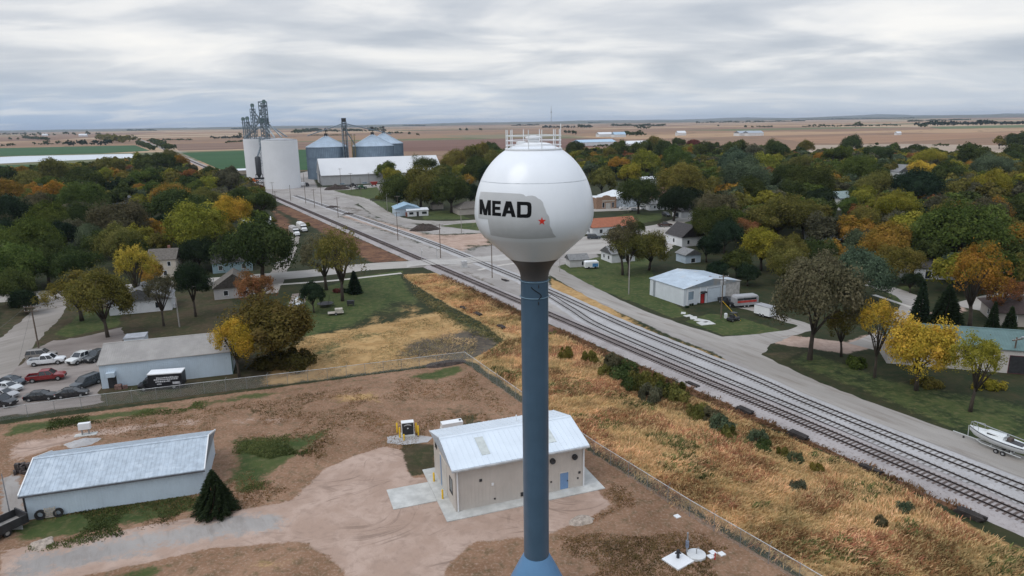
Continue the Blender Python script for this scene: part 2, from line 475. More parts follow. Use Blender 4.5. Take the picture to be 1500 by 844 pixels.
ground = bpy.data.objects.new('ground', me); COL.objects.link(ground); struct(ground)

M = bpy.data.materials.new('ground_cover'); M.use_nodes = True
t = NT(M.node_tree); b = t.n['Principled BSDF']; b.inputs['Roughness'].default_value = 0.95; b.inputs['Specular IOR Level'].default_value = 0.15
ge = t.new('ShaderNodeNewGeometry'); P = ge.outputs['Position']
za = t.new('ShaderNodeAttribute', attribute_name='zone_a'); zb = t.new('ShaderNodeAttribute', attribute_name='zone_b')
sa_ = t.new('ShaderNodeSeparateColor'); t.link(za.outputs['Color'], sa_.inputs[0])
sb_ = t.new('ShaderNodeSeparateColor'); t.link(zb.outputs['Color'], sb_.inputs[0])
ch = [sa_.outputs[0], sa_.outputs[1], sa_.outputs[2], za.outputs['Alpha'], sb_.outputs[0], sb_.outputs[1], sb_.outputs[2], zb.outputs['Alpha']]
n20 = t.noise(P, 0.05, 4, 0.6); n4 = t.noise(P, 0.22, 5, 0.62, 0.4); n1 = t.noise(P, 0.9, 5, 0.65, 0.3); n05 = t.noise(P, 3.2, 4, 0.7)
nst = t.noise(t.along(P, 5.0, -58), 0.9, 5, 0.65, 0.6)
edge = t.math('ADD', t.math('MULTIPLY', n4, 0.45), t.math('ADD', t.math('MULTIPLY', n1, 0.4), t.math('MULTIPLY', n05, 0.25)))
edge = t.math('SUBTRACT', edge, 0.55)
def fac(k, lo=0.42, hi=0.58, amp=1.0):
    return t.smooth(t.math('ADD', ch[k], t.math('MULTIPLY', edge, amp)), lo, hi)
def tex(a, b_, c, wide, fine):
    q = t.mix(t.smooth(wide, 0.36, 0.64), a, b_)
    return t.mix(t.math('MULTIPLY', t.smooth(fine, 0.45, 0.72), 0.75), q, c)
base = tex((0.020, 0.030, 0.012), (0.036, 0.038, 0.017), (0.055, 0.043, 0.024), n4, n1)
# distant farmland: strips of stubble, bean ground and winter wheat on the section grid
mp = t.mapping(P, (1, 1, 1), (0, 0, R(-19.5)))
sp_ = t.new('ShaderNodeSeparateXYZ'); t.link(mp, sp_.inputs[0])
fx = t.math('FLOOR', t.math('DIVIDE', sp_.outputs[0], 790.0)); fy = t.math('FLOOR', t.math('DIVIDE', t.math('ADD', sp_.outputs[1], t.math('MULTIPLY', fx, 173.0)), 395.0))
cmb = t.new('ShaderNodeCombineXYZ'); t.link(fx, cmb.inputs[0]); t.link(fy, cmb.inputs[1])
wn = t.new('ShaderNodeTexWhiteNoise', noise_dimensions='2D'); t.link(cmb.outputs[0], wn.inputs[0])
fcol = t.ramp(wn.outputs['Value'], [(0.0, (0.27, 0.17, 0.105)), (0.22, (0.38, 0.25, 0.15)), (0.42, (0.23, 0.145, 0.095)), (0.60, (0.43, 0.31, 0.20)), (0.74, (0.19, 0.115, 0.08)), (0.84, (0.12, 0.135, 0.065)), (0.93, (0.42, 0.32, 0.22))])
fcol.node.color_ramp.interpolation = 'CONSTANT'
nf = t.noise(t.mapping(P, (1, 0.25, 1), (0, 0, R(-19.5))), 0.016, 4, 0.6)
fcol = t.mix(t.math('MULTIPLY', t.smooth(nf, 0.4, 0.7), 0.35), fcol, (0.24, 0.15, 0.10))
# grass-backed contour terraces winding over the slopes
nt_ = t.noise(P, 0.0016, 2, 0.5)
fr = t.math('FRACT', t.math('ADD', t.math('MULTIPLY', nt_, 9.0), t.math('MULTIPLY', sp_.outputs[1], 0.0045)))
fcol = t.mix(t.math('MULTIPLY', t.math('SUBTRACT', 1.0, t.smooth(t.math('ABSOLUTE', t.math('SUBTRACT', fr, 0.5)), 0.02, 0.05)), 0.55), fcol, (0.10, 0.085, 0.05))
dist = t.new('ShaderNodeVectorMath', operation='LENGTH'); t.link(P, dist.inputs[0])
sp2 = t.new('ShaderNodeSeparateXYZ'); t.link(P, sp2.inputs[0])
farf = t.smooth(t.math('ADD', dist.outputs['Value'], t.math('MULTIPLY', n20, 30.0)), 690.0, 720.0)
base = t.mix(farf, base, fcol)
col = t.mix(fac(2), base, t.mix(t.math('MULTIPLY', t.smooth(n05, 0.46, 0.74), 0.85), tex((0.180, 0.101, 0.059), (0.280, 0.167, 0.106), (0.092, 0.074, 0.038), t.math('ADD', t.math('MULTIPLY', n4, 0.55), t.math('MULTIPLY', n20, 0.45)), n1), (0.36, 0.255, 0.19)))
col = t.mix(fac(7), col, tex((0.105, 0.052, 0.034), (0.19, 0.10, 0.055), (0.05, 0.032, 0.026), n4, n1))
col = t.mix(fac(6), col, tex((0.062, 0.048, 0.028), (0.040, 0.044, 0.019), (0.10, 0.075, 0.045), n4, n1))
col = t.mix(fac(1), col, tex((0.34, 0.205, 0.085), (0.44, 0.285, 0.13), (0.20, 0.135, 0.055), n4, n1))
sand = tex((0.36, 0.255, 0.20), (0.44, 0.325, 0.265), (0.30, 0.215, 0.17), n4, n1)
wob = t.new('ShaderNodeTexNoise'); t.link(P, wob.inputs['Vector']); wob.inputs['Scale'].default_value = 0.07; wob.inputs['Detail'].default_value = 1
wv_ = t.new('ShaderNodeVectorMath', operation='MULTIPLY_ADD'); t.link(wob.outputs['Color'], wv_.inputs[0]); wv_.inputs[1].default_value = (14, 14, 0); t.link(P, wv_.inputs[2])
for ang_, lo_, k_ in ((22, 0.45, 0.55), (-14, 0.52, 0.4), (60, 0.55, 0.35)):
    ru = t.noise(t.along(wv_.outputs[0], 14.0, ang_), 1.3, 3, 0.6, 0.2)
    ms = t.smooth(t.noise(P, 0.11 + 0.02 * k_, 2, 0.5), lo_, lo_ + 0.1)
    sand = t.mix(t.math('MULTIPLY', t.math('MULTIPLY', t.smooth(ru, 0.56, 0.64), ms), k_), sand, (0.19, 0.135, 0.105))
sand = t.mix(t.math('MULTIPLY', t.smooth(n05, 0.55, 0.8), 0.25), sand, (0.22, 0.16, 0.125))
col = t.mix(fac(3), col, sand)
col = t.mix(fac(4), col, tex((0.27, 0.25, 0.235), (0.35, 0.325, 0.305), (0.20, 0.17, 0.15), n20, t.math('ADD', t.math('MULTIPLY', nst, 0.6), t.math('MULTIPLY', n4, 0.4))))
col = t.mix(fac(5), col, tex((0.045, 0.037, 0.033), (0.10, 0.085, 0.065), (0.16, 0.12, 0.08), n4, n1))
col = t.mix(fac(0), col, tex((0.038, 0.060, 0.018), (0.062, 0.080, 0.026), (0.120, 0.108, 0.05), n4, n1))
t.link(col, b.inputs['Base Color'])
bp = t.new('ShaderNodeBump'); bp.inputs['Strength'].default_value = 0.6; bp.inputs['Distance'].default_value = 0.18
t.link(t.math('ADD', t.math('MULTIPLY', n1, 0.6), t.math('MULTIPLY', n05, 0.4)), bp.inputs['Height']); t.link(bp.outputs[0], b.inputs['Normal'])
me.materials.append(M)

# ================================================================ sheets lying on the ground
def surf_mat(name, a, b_, c, s1=0.15, s2=1.1, bumpv=0.4, rough=0.95, ang=0.0, stretch=1.0):
    if name in MATS: return MATS[name]
    M = bpy.data.materials.new(name); M.use_nodes = True
    t = NT(M.node_tree); b = t.n['Principled BSDF']; b.inputs['Roughness'].default_value = rough; b.inputs['Specular IOR Level'].default_value = 0.2
    P = t.new('ShaderNodeNewGeometry').outputs['Position']
    q = t.along(P, stretch, ang)
    n1, n2, n3 = t.noise(q, s1, 4, 0.6, 0.3), t.noise(q, s2, 5, 0.65, 0.3), t.noise(P, 6.0, 3, 0.7)
    k = t.mix(t.smooth(n1, 0.38, 0.62), a, b_)
    k = t.mix(t.math('MULTIPLY', t.smooth(n2, 0.46, 0.72), 0.7), k, c)
    k = t.mix(t.math('MULTIPLY', t.smooth(n3, 0.5, 0.8), 0.3), k, tuple(x * 0.55 for x in a))
    t.link(k, b.inputs['Base Color'])
    bp = t.new('ShaderNodeBump'); bp.inputs['Strength'].default_value = bumpv; bp.inputs['Distance'].default_value = 0.06
    t.link(n3, bp.inputs['Height']); t.link(bp.outputs[0], b.inputs['Normal'])
    MATS[name] = M
    return M
GRAVELM = surf_mat('pale_gravel', (0.27, 0.25, 0.228), (0.345, 0.32, 0.295), (0.20, 0.17, 0.145), 0.12, 0.7, ang=-61, stretch=7)
CONCROAD = surf_mat('worn_concrete_road', (0.325, 0.30, 0.275), (0.385, 0.36, 0.33), (0.265, 0.235, 0.21), 0.1, 0.8, ang=20, stretch=5)
LOTM = surf_mat('parking_gravel', (0.20, 0.17, 0.155), (0.27, 0.235, 0.215), (0.15, 0.125, 0.11), 0.1, 0.5, ang=17, stretch=3)
BALM = surf_mat('dark_ballast', (0.29, 0.265, 0.26), (0.36, 0.33, 0.325), (0.20, 0.17, 0.165), 0.15, 2.5)
BALP = surf_mat('pale_ballast', (0.355, 0.345, 0.345), (0.42, 0.41, 0.41), (0.275, 0.25, 0.235), 0.12, 2.5)
SIDEW = surf_mat('sidewalk_concrete', (0.46, 0.43, 0.39), (0.50, 0.47, 0.43), (0.38, 0.35, 0.32), 0.3, 1.5)

def rough_outline(pts, step, amp, seed):
    o = []
    n = len(pts)
    for i in range(n):
        a, b_ = Vector(pts[i][:2]), Vector(pts[(i + 1) % n][:2])
        L = (b_ - a).length; k = max(1, int(L / step))
        for j in range(k): o.append(a.lerp(b_, j / k))
    return [(p.x + amp * mnoise.noise((p.x * 0.5, p.y * 0.5, seed)) + 0.4 * amp * mnoise.noise((p.x * 1.7, p.y * 1.7, seed + 5)),
             p.y + amp * mnoise.noise((p.x * 0.5 + 40, p.y * 0.5, seed)) + 0.4 * amp * mnoise.noise((p.x * 1.7, p.y * 1.7 + 30, seed)), 0) for p in o]
def sheet(name, pts, z, mt, amp=0.5, step=1.0, world=False, kind='structure'):
    w_ = [Vector((p[0], p[1], 0)) for p in pts] if world else [G(*p) for p in pts]
    if amp: w_ = rough_outline(w_, step, amp, len(pts) * 1.3 + z * 99)
    o = MB().poly([(p[0], p[1], z) for p in w_]).build(name, mt)
    return struct(o, kind=kind)
def dense(pts, step):
    o = []
    for a, b_ in zip(pts[:-1], pts[1:]):
        a, b_ = Vector(a), Vector(b_); k = max(1, int((b_ - a).length / step))
        o += [a.lerp(b_, j / k) for j in range(k)]
    return o + [Vector(pts[-1])]
def spline(pts, step=2.0):
    """Catmull-Rom through the points, evenly resampled"""
    P = [Vector((p[0], p[1])) for p in pts]; P = [P[0] * 2 - P[1]] + P + [P[-1] * 2 - P[-2]]
    o = []
    for i in range(1, len(P) - 2):
        k = max(4, int((P[i + 1] - P[i]).length / 1.0))
        for j in range(k):
            u = j / k; a, b_, c, d = P[i - 1], P[i], P[i + 1], P[i + 2]
            o.append(0.5 * ((2 * b_) + (c - a) * u + (2 * a - 5 * b_ + 4 * c - d) * u * u + (3 * b_ - a - 3 * c + d) * u ** 3))
    o.append(P[-2])
    r = [o[0]]; acc = 0
    for a, b_ in zip(o[:-1], o[1:]):
        L = (b_ - a).length; 
        while L > 1e-9 and acc + L >= step:
            q = (step - acc) / L; a = a.lerp(b_, q); r.append(a.copy()); L = (b_ - a).length; acc = 0
        acc += L
    return r
def offs(line, d):
    o = []
    for i, p in enumerate(line):
        q = (line[min(i + 1, len(line) - 1)] - line[max(i - 1, 0)]).normalized()
        o.append(Vector((p.x - q.y * d, p.y + q.x * d)))
    return o
def strip(name, line, w0, w1, z, mt, amp=0.3, seed=1.0, kind='structure'):
    a, b_ = offs(line, w0), offs(line, w1); v = []
    for p, q in zip(a, b_):
        k1 = amp * mnoise.noise((p.x * 0.4, p.y * 0.4, seed)); k2 = amp * mnoise.noise((q.x * 0.4, q.y * 0.4, seed + 9))
        d = (p - q).normalized() if (p - q).length else Vector((0, 0))
        p = p + d * k1; q = q + d * k2
        v += [(p.x, p.y, z), (q.x, q.y, z)]
    f = [(2 * i, 2 * i + 1, 2 * i + 3, 2 * i + 2) for i in range(len(a) - 1)]
    m_ = MB().add(v, [x[::-1] for x in f] if w0 < w1 else f)
    o = m_.build(name, mt)
    return struct(o, kind=kind)
g20 = Vector((math.cos(R(19.7)), math.sin(R(19.7))))
n20v = Vector((-g20.y, g20.x))
def W2(px, py): return G(px, py).xy
# east-west street over the crossing
mainr = [W2(540, 391) + g20 * q for q in range(-130, 30, 4)] + [W2(675, 384) + g20 * q for q in (0, 6)]
mainr = spline([mainr[0], W2(405, 405), W2(540, 391), W2(675, 384), W2(735, 378), W2(800, 369), W2(860, 360)], 2.0)
strip('main_street', mainr, -5.0, 5.4, 0.016, CONCROAD, 0.35)
def crossing():
    ln = spline([W2(596, 388), W2(640, 386), W2(675, 383), W2(735, 377.5), W2(765, 373)], 1.0)
    L_ = [0]; 
    for a, b_ in zip(ln[:-1], ln[1:]): L_.append(L_[-1] + (b_ - a).length)
    dA = [min((p - q).length for q in TA) for p in ln]; dC = [min((p - q).length for q in TC) for p in ln]
    v = []; lo, hi = offs(ln, -4.2), offs(ln, 4.4)
    for i in range(len(ln)):
        z = max(.02, .56 - max(0, dA[i] - 1.6) * .09, .24 - max(0, dC[i] - 1.6) * .06)
        if i in (0, len(ln) - 1): z = .018
        v += [(lo[i].x, lo[i].y, z), (hi[i].x, hi[i].y, z), (lo[i].x, lo[i].y, -.05), (hi[i].x, hi[i].y, -.05)]
    f = []
    for i in range(len(ln) - 1):
        a = i * 4; f += [(a, a + 4, a + 5, a + 1), (a, a + 2, a + 6, a + 4), (a + 1, a + 5, a + 7, a + 3)]
    return struct(MB().add(v, f).build('level_crossing', surf_mat('crossing_concrete', (0.37, 0.35, 0.33), (0.42, 0.40, 0.375), (0.31, 0.285, 0.26), 0.2, 1.0)))
strip('sidewalk', spline([W2(408, 417), W2(490, 411), W2(590, 400)], 2.0), -0.8, 0.8, 0.024, SIDEW, 0.05)
strip('sidewalk', spline([W2(700, 396), W2(738, 388), W2(800, 381)], 2.0), -0.7, 0.7, 0.024, SIDEW, 0.1)
SIDEST = surf_mat('side_street_gravel', (0.25, 0.225, 0.20), (0.31, 0.28, 0.255), (0.19, 0.165, 0.145), 0.1, 0.6, ang=60, stretch=5)
sheet('street', [(-40, 545), (0, 496), (47, 456), (60, 436), (100, 433), (94, 460), (70, 484), (45, 512), (20, 545), (-40, 606)], 0.012, SIDEST, 0.6)
sheet('parking_lot', [(75, 500), (120, 494), (178, 480), (186, 490), (150, 535), (146, 566), (150, 590), (0, 611), (-60, 618), (-50, 590), (0, 560), (20, 545), (48, 513)], 0.008, LOTM, 0.8)
# frontage road along the sidings
fr_line = spline([W2(800, 390), W2(850, 419), W2(920, 454), W2(980, 477), W2(1038, 496), W2(1110, 530), W2(1187, 567), W2(1300, 611), W2(1420, 654), W2(1540, 700)], 2.0)
sheet('frontage_road', [(985, 482), (1040, 492), (1110, 497), (1160, 492), (1130, 505), (1115, 520), (1150, 548), (1100, 532), (1030, 505)], 0.018, GRAVELM, 0.6)
strip('frontage_road', fr_line, -2.9, 2.9, 0.022, GRAVELM, 0.4)
strip('driveway', spline([W2(1060, 498), W2(1120, 492), W2(1165, 486), W2(1180, 478), W2(1150, 468), W2(1100, 452), W2(1065, 446)], 1.5), -1.6, 1.6, 0.012, GRAVELM, 0.5)
strip('street', spline([W2(880, 368), W2(905, 352), W2(945, 336), W2(975, 330), W2(1000, 322), W2(1040, 312), W2(1100, 300)], 3.0), -4.0, 4.0, 0.014, CONCROAD, 0.4)
sheet('street', [(830, 350), (862, 346), (905, 352), (955, 335), (985, 332), (1002, 345), (975, 372), (930, 372), (905, 384), (880, 372), (815, 372)], 0.010, CONCROAD, 0.8, 1.5)
strip('street', spline([W2(840, 309), W2(900, 307), W2(980, 303)], 4.0), -5, 5, 0.014, CONCROAD, 0.5)
strip('street', spline([W2(1262, 508), W2(1300, 492), W2(1330, 462), W2(1338, 440), W2(1290, 420), W2(1220, 405)], 2.0), -2.6, 2.6, 0.014, GRAVELM, 0.5)
strip('sidewalk', spline([W2(1280, 432), W2(1340, 452)], 2.0), -0.6, 0.6, 0.02, SIDEW, 0.05)
strip('street', spline([W2(1420, 452), W2(1460, 440), W2(1500, 432), W2(1560, 424)], 2.0), -4, 4, 0.014, CONCROAD, 0.3)
strip('sidewalk', spline([W2(1440, 424), W2(1500, 417)], 2.0), -0.7, 0.7, 0.02, SIDEW, 0.05)
strip('driveway', spline([W2(438, 430), W2(434, 460), W2(440, 480)], 1.5), -1.8, 1.8, 0.012, LOTM, 0.4)
strip('road', spline([W2(455, 285), W2(520, 290), W2(570, 318), W2(640, 326), W2(735, 322)], 3.0), -4.5, 4.5, 0.012, GRAVELM, 0.9)
strip('street', spline([W2(395, 430), W2(410, 395), W2(425, 365), W2(430, 345)], 2.0), -2.2, 2.2, 0.012, SIDEST, 0.6)
# far country road beside the line, running to the horizon
strip('road', spline([W2(400, 277), W2(330, 250), W2(270, 226), W2(225, 210), W2(196, 199)], 20.0), 6, 13, 0.05, GRAVELM, 0.5)
strip('road', spline([W2(150, 262), W2(250, 236)], 20), -3, 3, 0.05, GRAVELM, 0.5)

# ---- fields and water seen beyond the town
def field(pts, a, b_, c, z=0.12, name='field', stretch=8, ang=20):
    key = 'field_' + '_'.join('%d' % round(x * 100) for x in a)
    return sheet(name, pts, z, surf_mat(key, a, b_, c, 0.01, 0.05, 0.1, ang=ang, stretch=stretch), 0)
field([(-40, 218), (198, 213), (220, 221), (150, 225), (-40, 230)], (0.030, 0.085, 0.032), (0.038, 0.10, 0.038), (0.05, 0.09, 0.035))
field([(-40, 243), (128, 240), (138, 249), (-40, 255)], (0.035, 0.085, 0.03), (0.045, 0.10, 0.035), (0.05, 0.09, 0.035))
field([(266, 224), (365, 221), (458, 219), (462, 249), (330, 252)], (0.022, 0.072, 0.024), (0.030, 0.085, 0.030), (0.045, 0.085, 0.03))
field([(250, 211), (370, 209), (740, 204), (740, 208), (560, 213), (458, 216), (262, 221)], (0.17, 0.105, 0.075), (0.22, 0.14, 0.10), (0.14, 0.09, 0.065), 0.14)
field([(575, 208), (740, 203), (900, 203), (900, 214), (760, 220), (590, 222)], (0.15, 0.078, 0.06), (0.18, 0.10, 0.075), (0.12, 0.07, 0.05), 0.17)
field([(640, 199), (800, 196), (860, 200), (730, 204)], (0.22, 0.18, 0.11), (0.18, 0.16, 0.10), (0.16, 0.15, 0.09), 0.14)
field([(1180, 213), (1330, 211), (1520, 214), (1520, 232), (1300, 236), (1190, 232)], (0.33, 0.26, 0.20), (0.38, 0.30, 0.23), (0.28, 0.21, 0.16), 0.14)
field([(1130, 202), (1500, 193), (1500, 199), (1250, 211), (1180, 209)], (0.27, 0.155, 0.095), (0.33, 0.20, 0.12), (0.22, 0.13, 0.08), 0.14)
field([(1360, 186), (1560, 182), (1560, 186), (1380, 189)], (0.10, 0.13, 0.06), (0.12, 0.15, 0.07), (0.12, 0.12, 0.06), 0.14)
wm = bpy.data.materials.new('water_painted_glare'); wm.use_nodes = True
b = wm.node_tree.nodes['Principled BSDF']; b.inputs['Base Color'].default_value = (0.72, 0.75, 0.78, 1); b.inputs['Roughness'].default_value = 0.12  # near-white base paints the sky's glare into the water colour
b.inputs['IOR'].default_value = 1.33
sheet('water', [(-60, 233), (30, 229), (192, 225.5), (203, 231), (60, 237), (-60, 243)], 0.16, wm, 0)
hm = surf_mat('far_hills_cover', (0.10, 0.10, 0.06), (0.14, 0.12, 0.08), (0.05, 0.06, 0.04), 0.0012, 0.004, 0.0)
def hills(y, x0, x1, hfun, seed):
    m_ = MB(); xs = list(np.linspace(x0, x1, 160)); v = []; f = []
    for i, x in enumerate(xs):
        h = hfun(x) * (0.7 + 0.5 * mnoise.noise((x / 2300, seed, 0)) + 0.2 * mnoise.noise((x / 500, seed, 3)))
        for k, (dy, q) in enumerate(((-1500, -0.3), (-700, 0.35), (0, 1.0), (1200, 0.4))): v.append((x, y + dy, max(-3, h * q)))
    for i in range(len(xs) - 1):
        for k in range(3):
            a = i * 4 + k; f.append((a, a + 4, a + 5, a + 1))
    return struct(m_.add(v, f).build('hills', hm, smooth=True))
hills(13000, -19500, 19500, lambda x: 34 + max(0, x / 400), 1.3)
hills(19500, -20500, 20500, lambda x: 52 + max(0, x / 260), 7.7)

# ---- haze
hz = MB().box(-21500, 21500, -700, 27500, -14, 170).build('haze', mat('haze_surface', (1, 1, 1)))
hm_ = bpy.data.materials.new('haze_air'); hm_.use_nodes = True
t = NT(hm_.node_tree); t.n.clear(); o = t.new('ShaderNodeOutputMaterial'); pv = t.new('ShaderNodeVolumePrincipled')
pv.inputs['Color'].default_value = (0.66, 0.78, 0.96, 1); pv.inputs['Density'].default_value = 4.0e-5; pv.inputs['Anisotropy'].default_value = 0.2
t.link(pv.outputs[0], o.inputs['Volume'])
hz.data.materials.clear(); hz.data.materials.append(hm_); struct(hz, kind='stuff')

# ================================================================ railway
def line_of(pts, step=2.0): return spline([W2(*p) for p in pts], step)
TA = line_of([(236, 217.3), (300, 245), (427, 300), (612, 380), (804, 463), (1000, 547.5), (1180, 625), (1490, 759), (1640, 824)], 2.0)
TC = line_of([(432, 287), (470, 300), (620, 352), (723, 393), (804, 427), (920, 480), (1092, 550), (1175, 587), (1330, 650), (1500, 717), (1640, 772)], 2.0)
TB = line_of([(770, 414), (804, 433), (840, 455), (882, 480), (1050, 552), (1175, 604), (1330, 671), (1500, 745), (1640, 805)], 2.0)
TIEM = mat('worn_wooden_tie', (0.13, 0.10, 0.09), 0.95, 0.3, 3)
TIED = mat('oiled_dark_tie', (0.035, 0.029, 0.027), 0.95, 0.3, 3)
TIEG = mat('gravel_dusted_tie', (0.21, 0.195, 0.185), 0.95, 0.3, 1.2)
RAILM = mat('rusty_rail_steel', (0.035, 0.026, 0.024), 0.6, 0.2, 3, metal=0.3)
def ballast(name, line, h, wt, wb, mt):
    m_ = MB(); v = []
    rows = [offs(line, d) for d in (wb, wt, -wt, -wb)]
    for i in range(len(line)):
        for k, hh in enumerate((0.0, h, h, 0.0)):
            p = rows[k][i]; j = 0.35 * mnoise.noise((p.x * .5, p.y * .5, k)) if k in (0, 3) else 0
            v.append((p.x + j, p.y + j * .3, hh - (0.02 if k in (0, 3) else 0)))
    f = []
    for i in range(len(line) - 1):
        for k in range(3):
            a = i * 4 + k; f.append((a, a + 1, a + 5, a + 4))
    return struct(m_.add(v, f).build(name, mt))
def track(label, line, h, tie_m, gap, tie_up, nr=0.075):
    rt = thing('railway_track', label, 'railway track', line[0].x, line[0].y, group='railway tracks beside the frontage road')
    off = Vector((line[0].x, line[0].y))
    for sgn in (1, -1):
        m_ = MB(); a, b_ = offs(line, sgn * 0.717 - nr / 2), offs(line, sgn * 0.717 + nr / 2)
        v = []
        for p, q in zip(a, b_):
            p = p - off; q = q - off
            v += [(p.x, p.y, h + tie_up - .01), (q.x, q.y, h + tie_up - .01), (q.x, q.y, h + tie_up + .16), (p.x, p.y, h + tie_up + .16)]
        f = []
        for i in range(len(a) - 1):
            for k in range(4):
                x, y = i * 4 + k, i * 4 + (k + 1) % 4; f.append((x, x + 4, y + 4, y))
        m_.add(v, f).build('rail', RAILM, rt)
    ties = spline([(p.x, p.y) for p in line], gap)
    td = []
    for i, p in enumerate(ties):
        q = (ties[min(i + 1, len(ties) - 1)] - ties[max(0, i - 1)]); a = math.atan2(q.y, q.x)
        X, Y, fz_ = proj(p.x, p.y, 0)
        inside = 0 < X < 1500 and 0 < Y < 844 and not (762 < X < 806 and Y > 400)
        td.append((0 if inside else 1, fz_, p - off, a + random.uniform(-.03, .03)))
    td.sort(key=lambda z: z[:2])
    b0 = MB().box(-.12, .12, -1.3, 1.3, h - .08, h + tie_up)
    me0 = b0.mesh('tie'); me0.materials.append(tie_m)
    for _, _, p, a in td[:100]:
        o = bpy.data.objects.new('tie', me0); COL.objects.link(o); o.parent = rt; o.location = (p.x, p.y, random.uniform(-.015, .015)); o.rotation_euler = (0, 0, a)
    m_ = MB()
    for _, _, p, a in td[100:]: m_.rbox(p.x, p.y, h - .08, h + tie_up + random.uniform(-.015, .015), .24, 2.6, a)
    o = m_.build('ties', tie_m, rt); o['kind'] = 'stuff'
    return rt
ballast('track_bed', TA, 0.42, 1.9, 3.3, BALM)
ballast('track_bed', TC, 0.10, 1.9, 2.7, BALP)
ballast('track_bed', TB, 0.06, 1.8, 2.5, BALP)
crossing()
track('brown-tied main line on dark raised ballast next to the tall dry grass', TA, 0.42, TIEM, 0.62, 0.06)
track('siding on pale gravel closest to the gravel frontage road', TC, 0.10, TIEG, 0.75, 0.025)
track('middle siding on pale gravel branching off between the two other tracks', TB, 0.06, TIEG, 0.75, 0.025)
# ================================================================ water tower
TX, TY = 1.80, 53.0
tw = thing('water_tower', 'white ball-shaped water tower on a slender blue stem, MEAD painted on its tank', 'water tower', TX, TY)
TANKM = mat('glossy_white_tank_paint', (0.76, 0.785, 0.82), 0.26, 0.02, 0.25, spec=0.5, streak=0.06)
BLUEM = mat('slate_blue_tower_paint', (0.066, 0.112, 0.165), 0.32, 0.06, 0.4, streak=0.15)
NECKM = mat('dark_grey_neck_paint', (0.075, 0.068, 0.066), 0.5, 0.08, 0.6)
RS, ZS = 4.62, 35.17      # widest radius of the tank and its level
UP, LOW = 5.38, 3.45
THC = math.acos(.854)
ZC_, RC_ = -LOW * math.sin(THC), RS * .854
def tank_radius(z):
    z -= ZS
    if z >= 0: return RS * math.sqrt(max(0, 1 - (z / UP) ** 2))
    if z > ZC_: return RS * math.sqrt(max(0, 1 - (z / LOW) ** 2))
    return RC_ + (z - ZC_) * (RC_ - 2.06) / 1.75
prof = [(2.06, ZS + ZC_ - 1.75)] + [(RS * math.cos(q), ZS - LOW * math.sin(q)) for q in [THC * (1 - i / 14) for i in range(14)]]
prof += [(RS * math.cos(q), ZS + UP * math.sin(q)) for q in [i / 34 * math.acos(2.1 / RS) for i in range(35)]]
rt_, zt_ = prof[-1]
prof += [(rt_ - 0.04, zt_ + 0.05), (1.3, zt_ + .36), (0.3, zt_ + .52)]
MB().lathe(prof, 96).build('tank', TANKM, tw, True)
zn = prof[0][1]
nk = [(2.09, zn - 0.02), (2.06, zn - 0.05)]
nk = [(2.07, zn + 0.03)] + [(1.10 + 0.96 * (1 - q) ** 2.1, zn - 1.75 * q) for q in [i / 12 for i in range(13)]]
MB().lathe(nk[::-1], 64).build('neck', NECKM, tw, True)
zst = zn - 1.75
MB().lathe([(1.10, 4.9), (1.10, 12), (1.10, 20), (1.10, zst)], 64).build('stem', BLUEM, tw, True)
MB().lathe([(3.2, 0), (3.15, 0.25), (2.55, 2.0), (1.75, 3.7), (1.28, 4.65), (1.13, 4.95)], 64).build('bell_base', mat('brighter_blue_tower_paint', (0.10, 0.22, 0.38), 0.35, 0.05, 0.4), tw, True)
for z in (zst - 0.15, zst - 1.45):
    rg = MB(); rg.lathe([(1.13, z), (1.17, z + 0.02), (1.17, z + 0.06), (1.13, z + 0.08)], 48, cap=False)
    for a in (200, 345):
        rg.tube([(1.13 * math.cos(R(a)), 1.13 * math.sin(R(a)), z + .04), (1.34 * math.cos(R(a)), 1.34 * math.sin(R(a)), z + .16)], .02, 5)
    rg.build('band', mat('teal_band_steel', (0.18, 0.28, 0.36), 0.4), tw, True)
# cable drooping round the stem, and its conduit
cb = []
for i in range(22):
    u = i / 21; a = R(255 + 40 * math.sin(u * 2.4)); cb.append((1.15 * math.cos(a), 1.15 * math.sin(a), zst - 0.45 - 1.0 * u ** 0.7))
MB().tube(cb, 0.035, 6).build('cable', RUBBER, tw, True)
MB().tube([(1.13 * math.cos(R(285)), 1.13 * math.sin(R(285)), z) for z in (zst - .3, zst - .55)], .04, 6).tube([(1.13 * math.cos(R(284)), 1.13 * math.sin(R(284)), z) for z in (zst - 1.65, zst - 1.9)], .04, 6).build('fitting', DARK, tw)
# plate seam
sm = MB()
for zs in (ZS + 2.55,):
    rr = tank_radius(zs); sm.lathe([(rr + .010, zs - .03), (rr + .014, zs), (rr - .012, zs + .03)], 96, cap=False)
sm.build('weld_seam', mat('seam_shade_paint', (0.52, 0.55, 0.58), 0.4), tw, True)
# crown: platform, vent and railing
ZT = zt_ - .08
MB().lathe([(1.35, ZT + .33), (1.35, ZT + .48), (1.0, ZT + .56), (0.55, ZT + .6)], 32).lathe([(.42, ZT + .58), (.42, ZT + .88), (.62, ZT + .90), (.62, ZT + 1.0), (.2, ZT + 1.1)], 24).build('roof_vent', WHITE, tw, True)
MB().lathe([(.36, ZT + .4), (.36, ZT + .66), (.1, ZT + .7)], 20, cx=-.95, cy=-.35).build('hatch', WHITE, tw, True)
RZ, RRAD = zt_ + 0.02, 2.1
posts = [172, 200, 215, 258, 285, 318, 335, 8, 40, 75, 110, 140]
rl = MB()
for k, hh in enumerate((0.3, 0.65, 1.0)):
    rl.tube([(RRAD * math.cos(R(a)), RRAD * math.sin(R(a)), RZ + hh) for a in range(0, 361, 8)], .026, 5, False)
rl.lathe([(RRAD + .08, RZ - .04), (RRAD + .08, RZ + .06), (RRAD - .08, RZ + .06), (RRAD - .08, RZ - .04)], 64, cap=False)
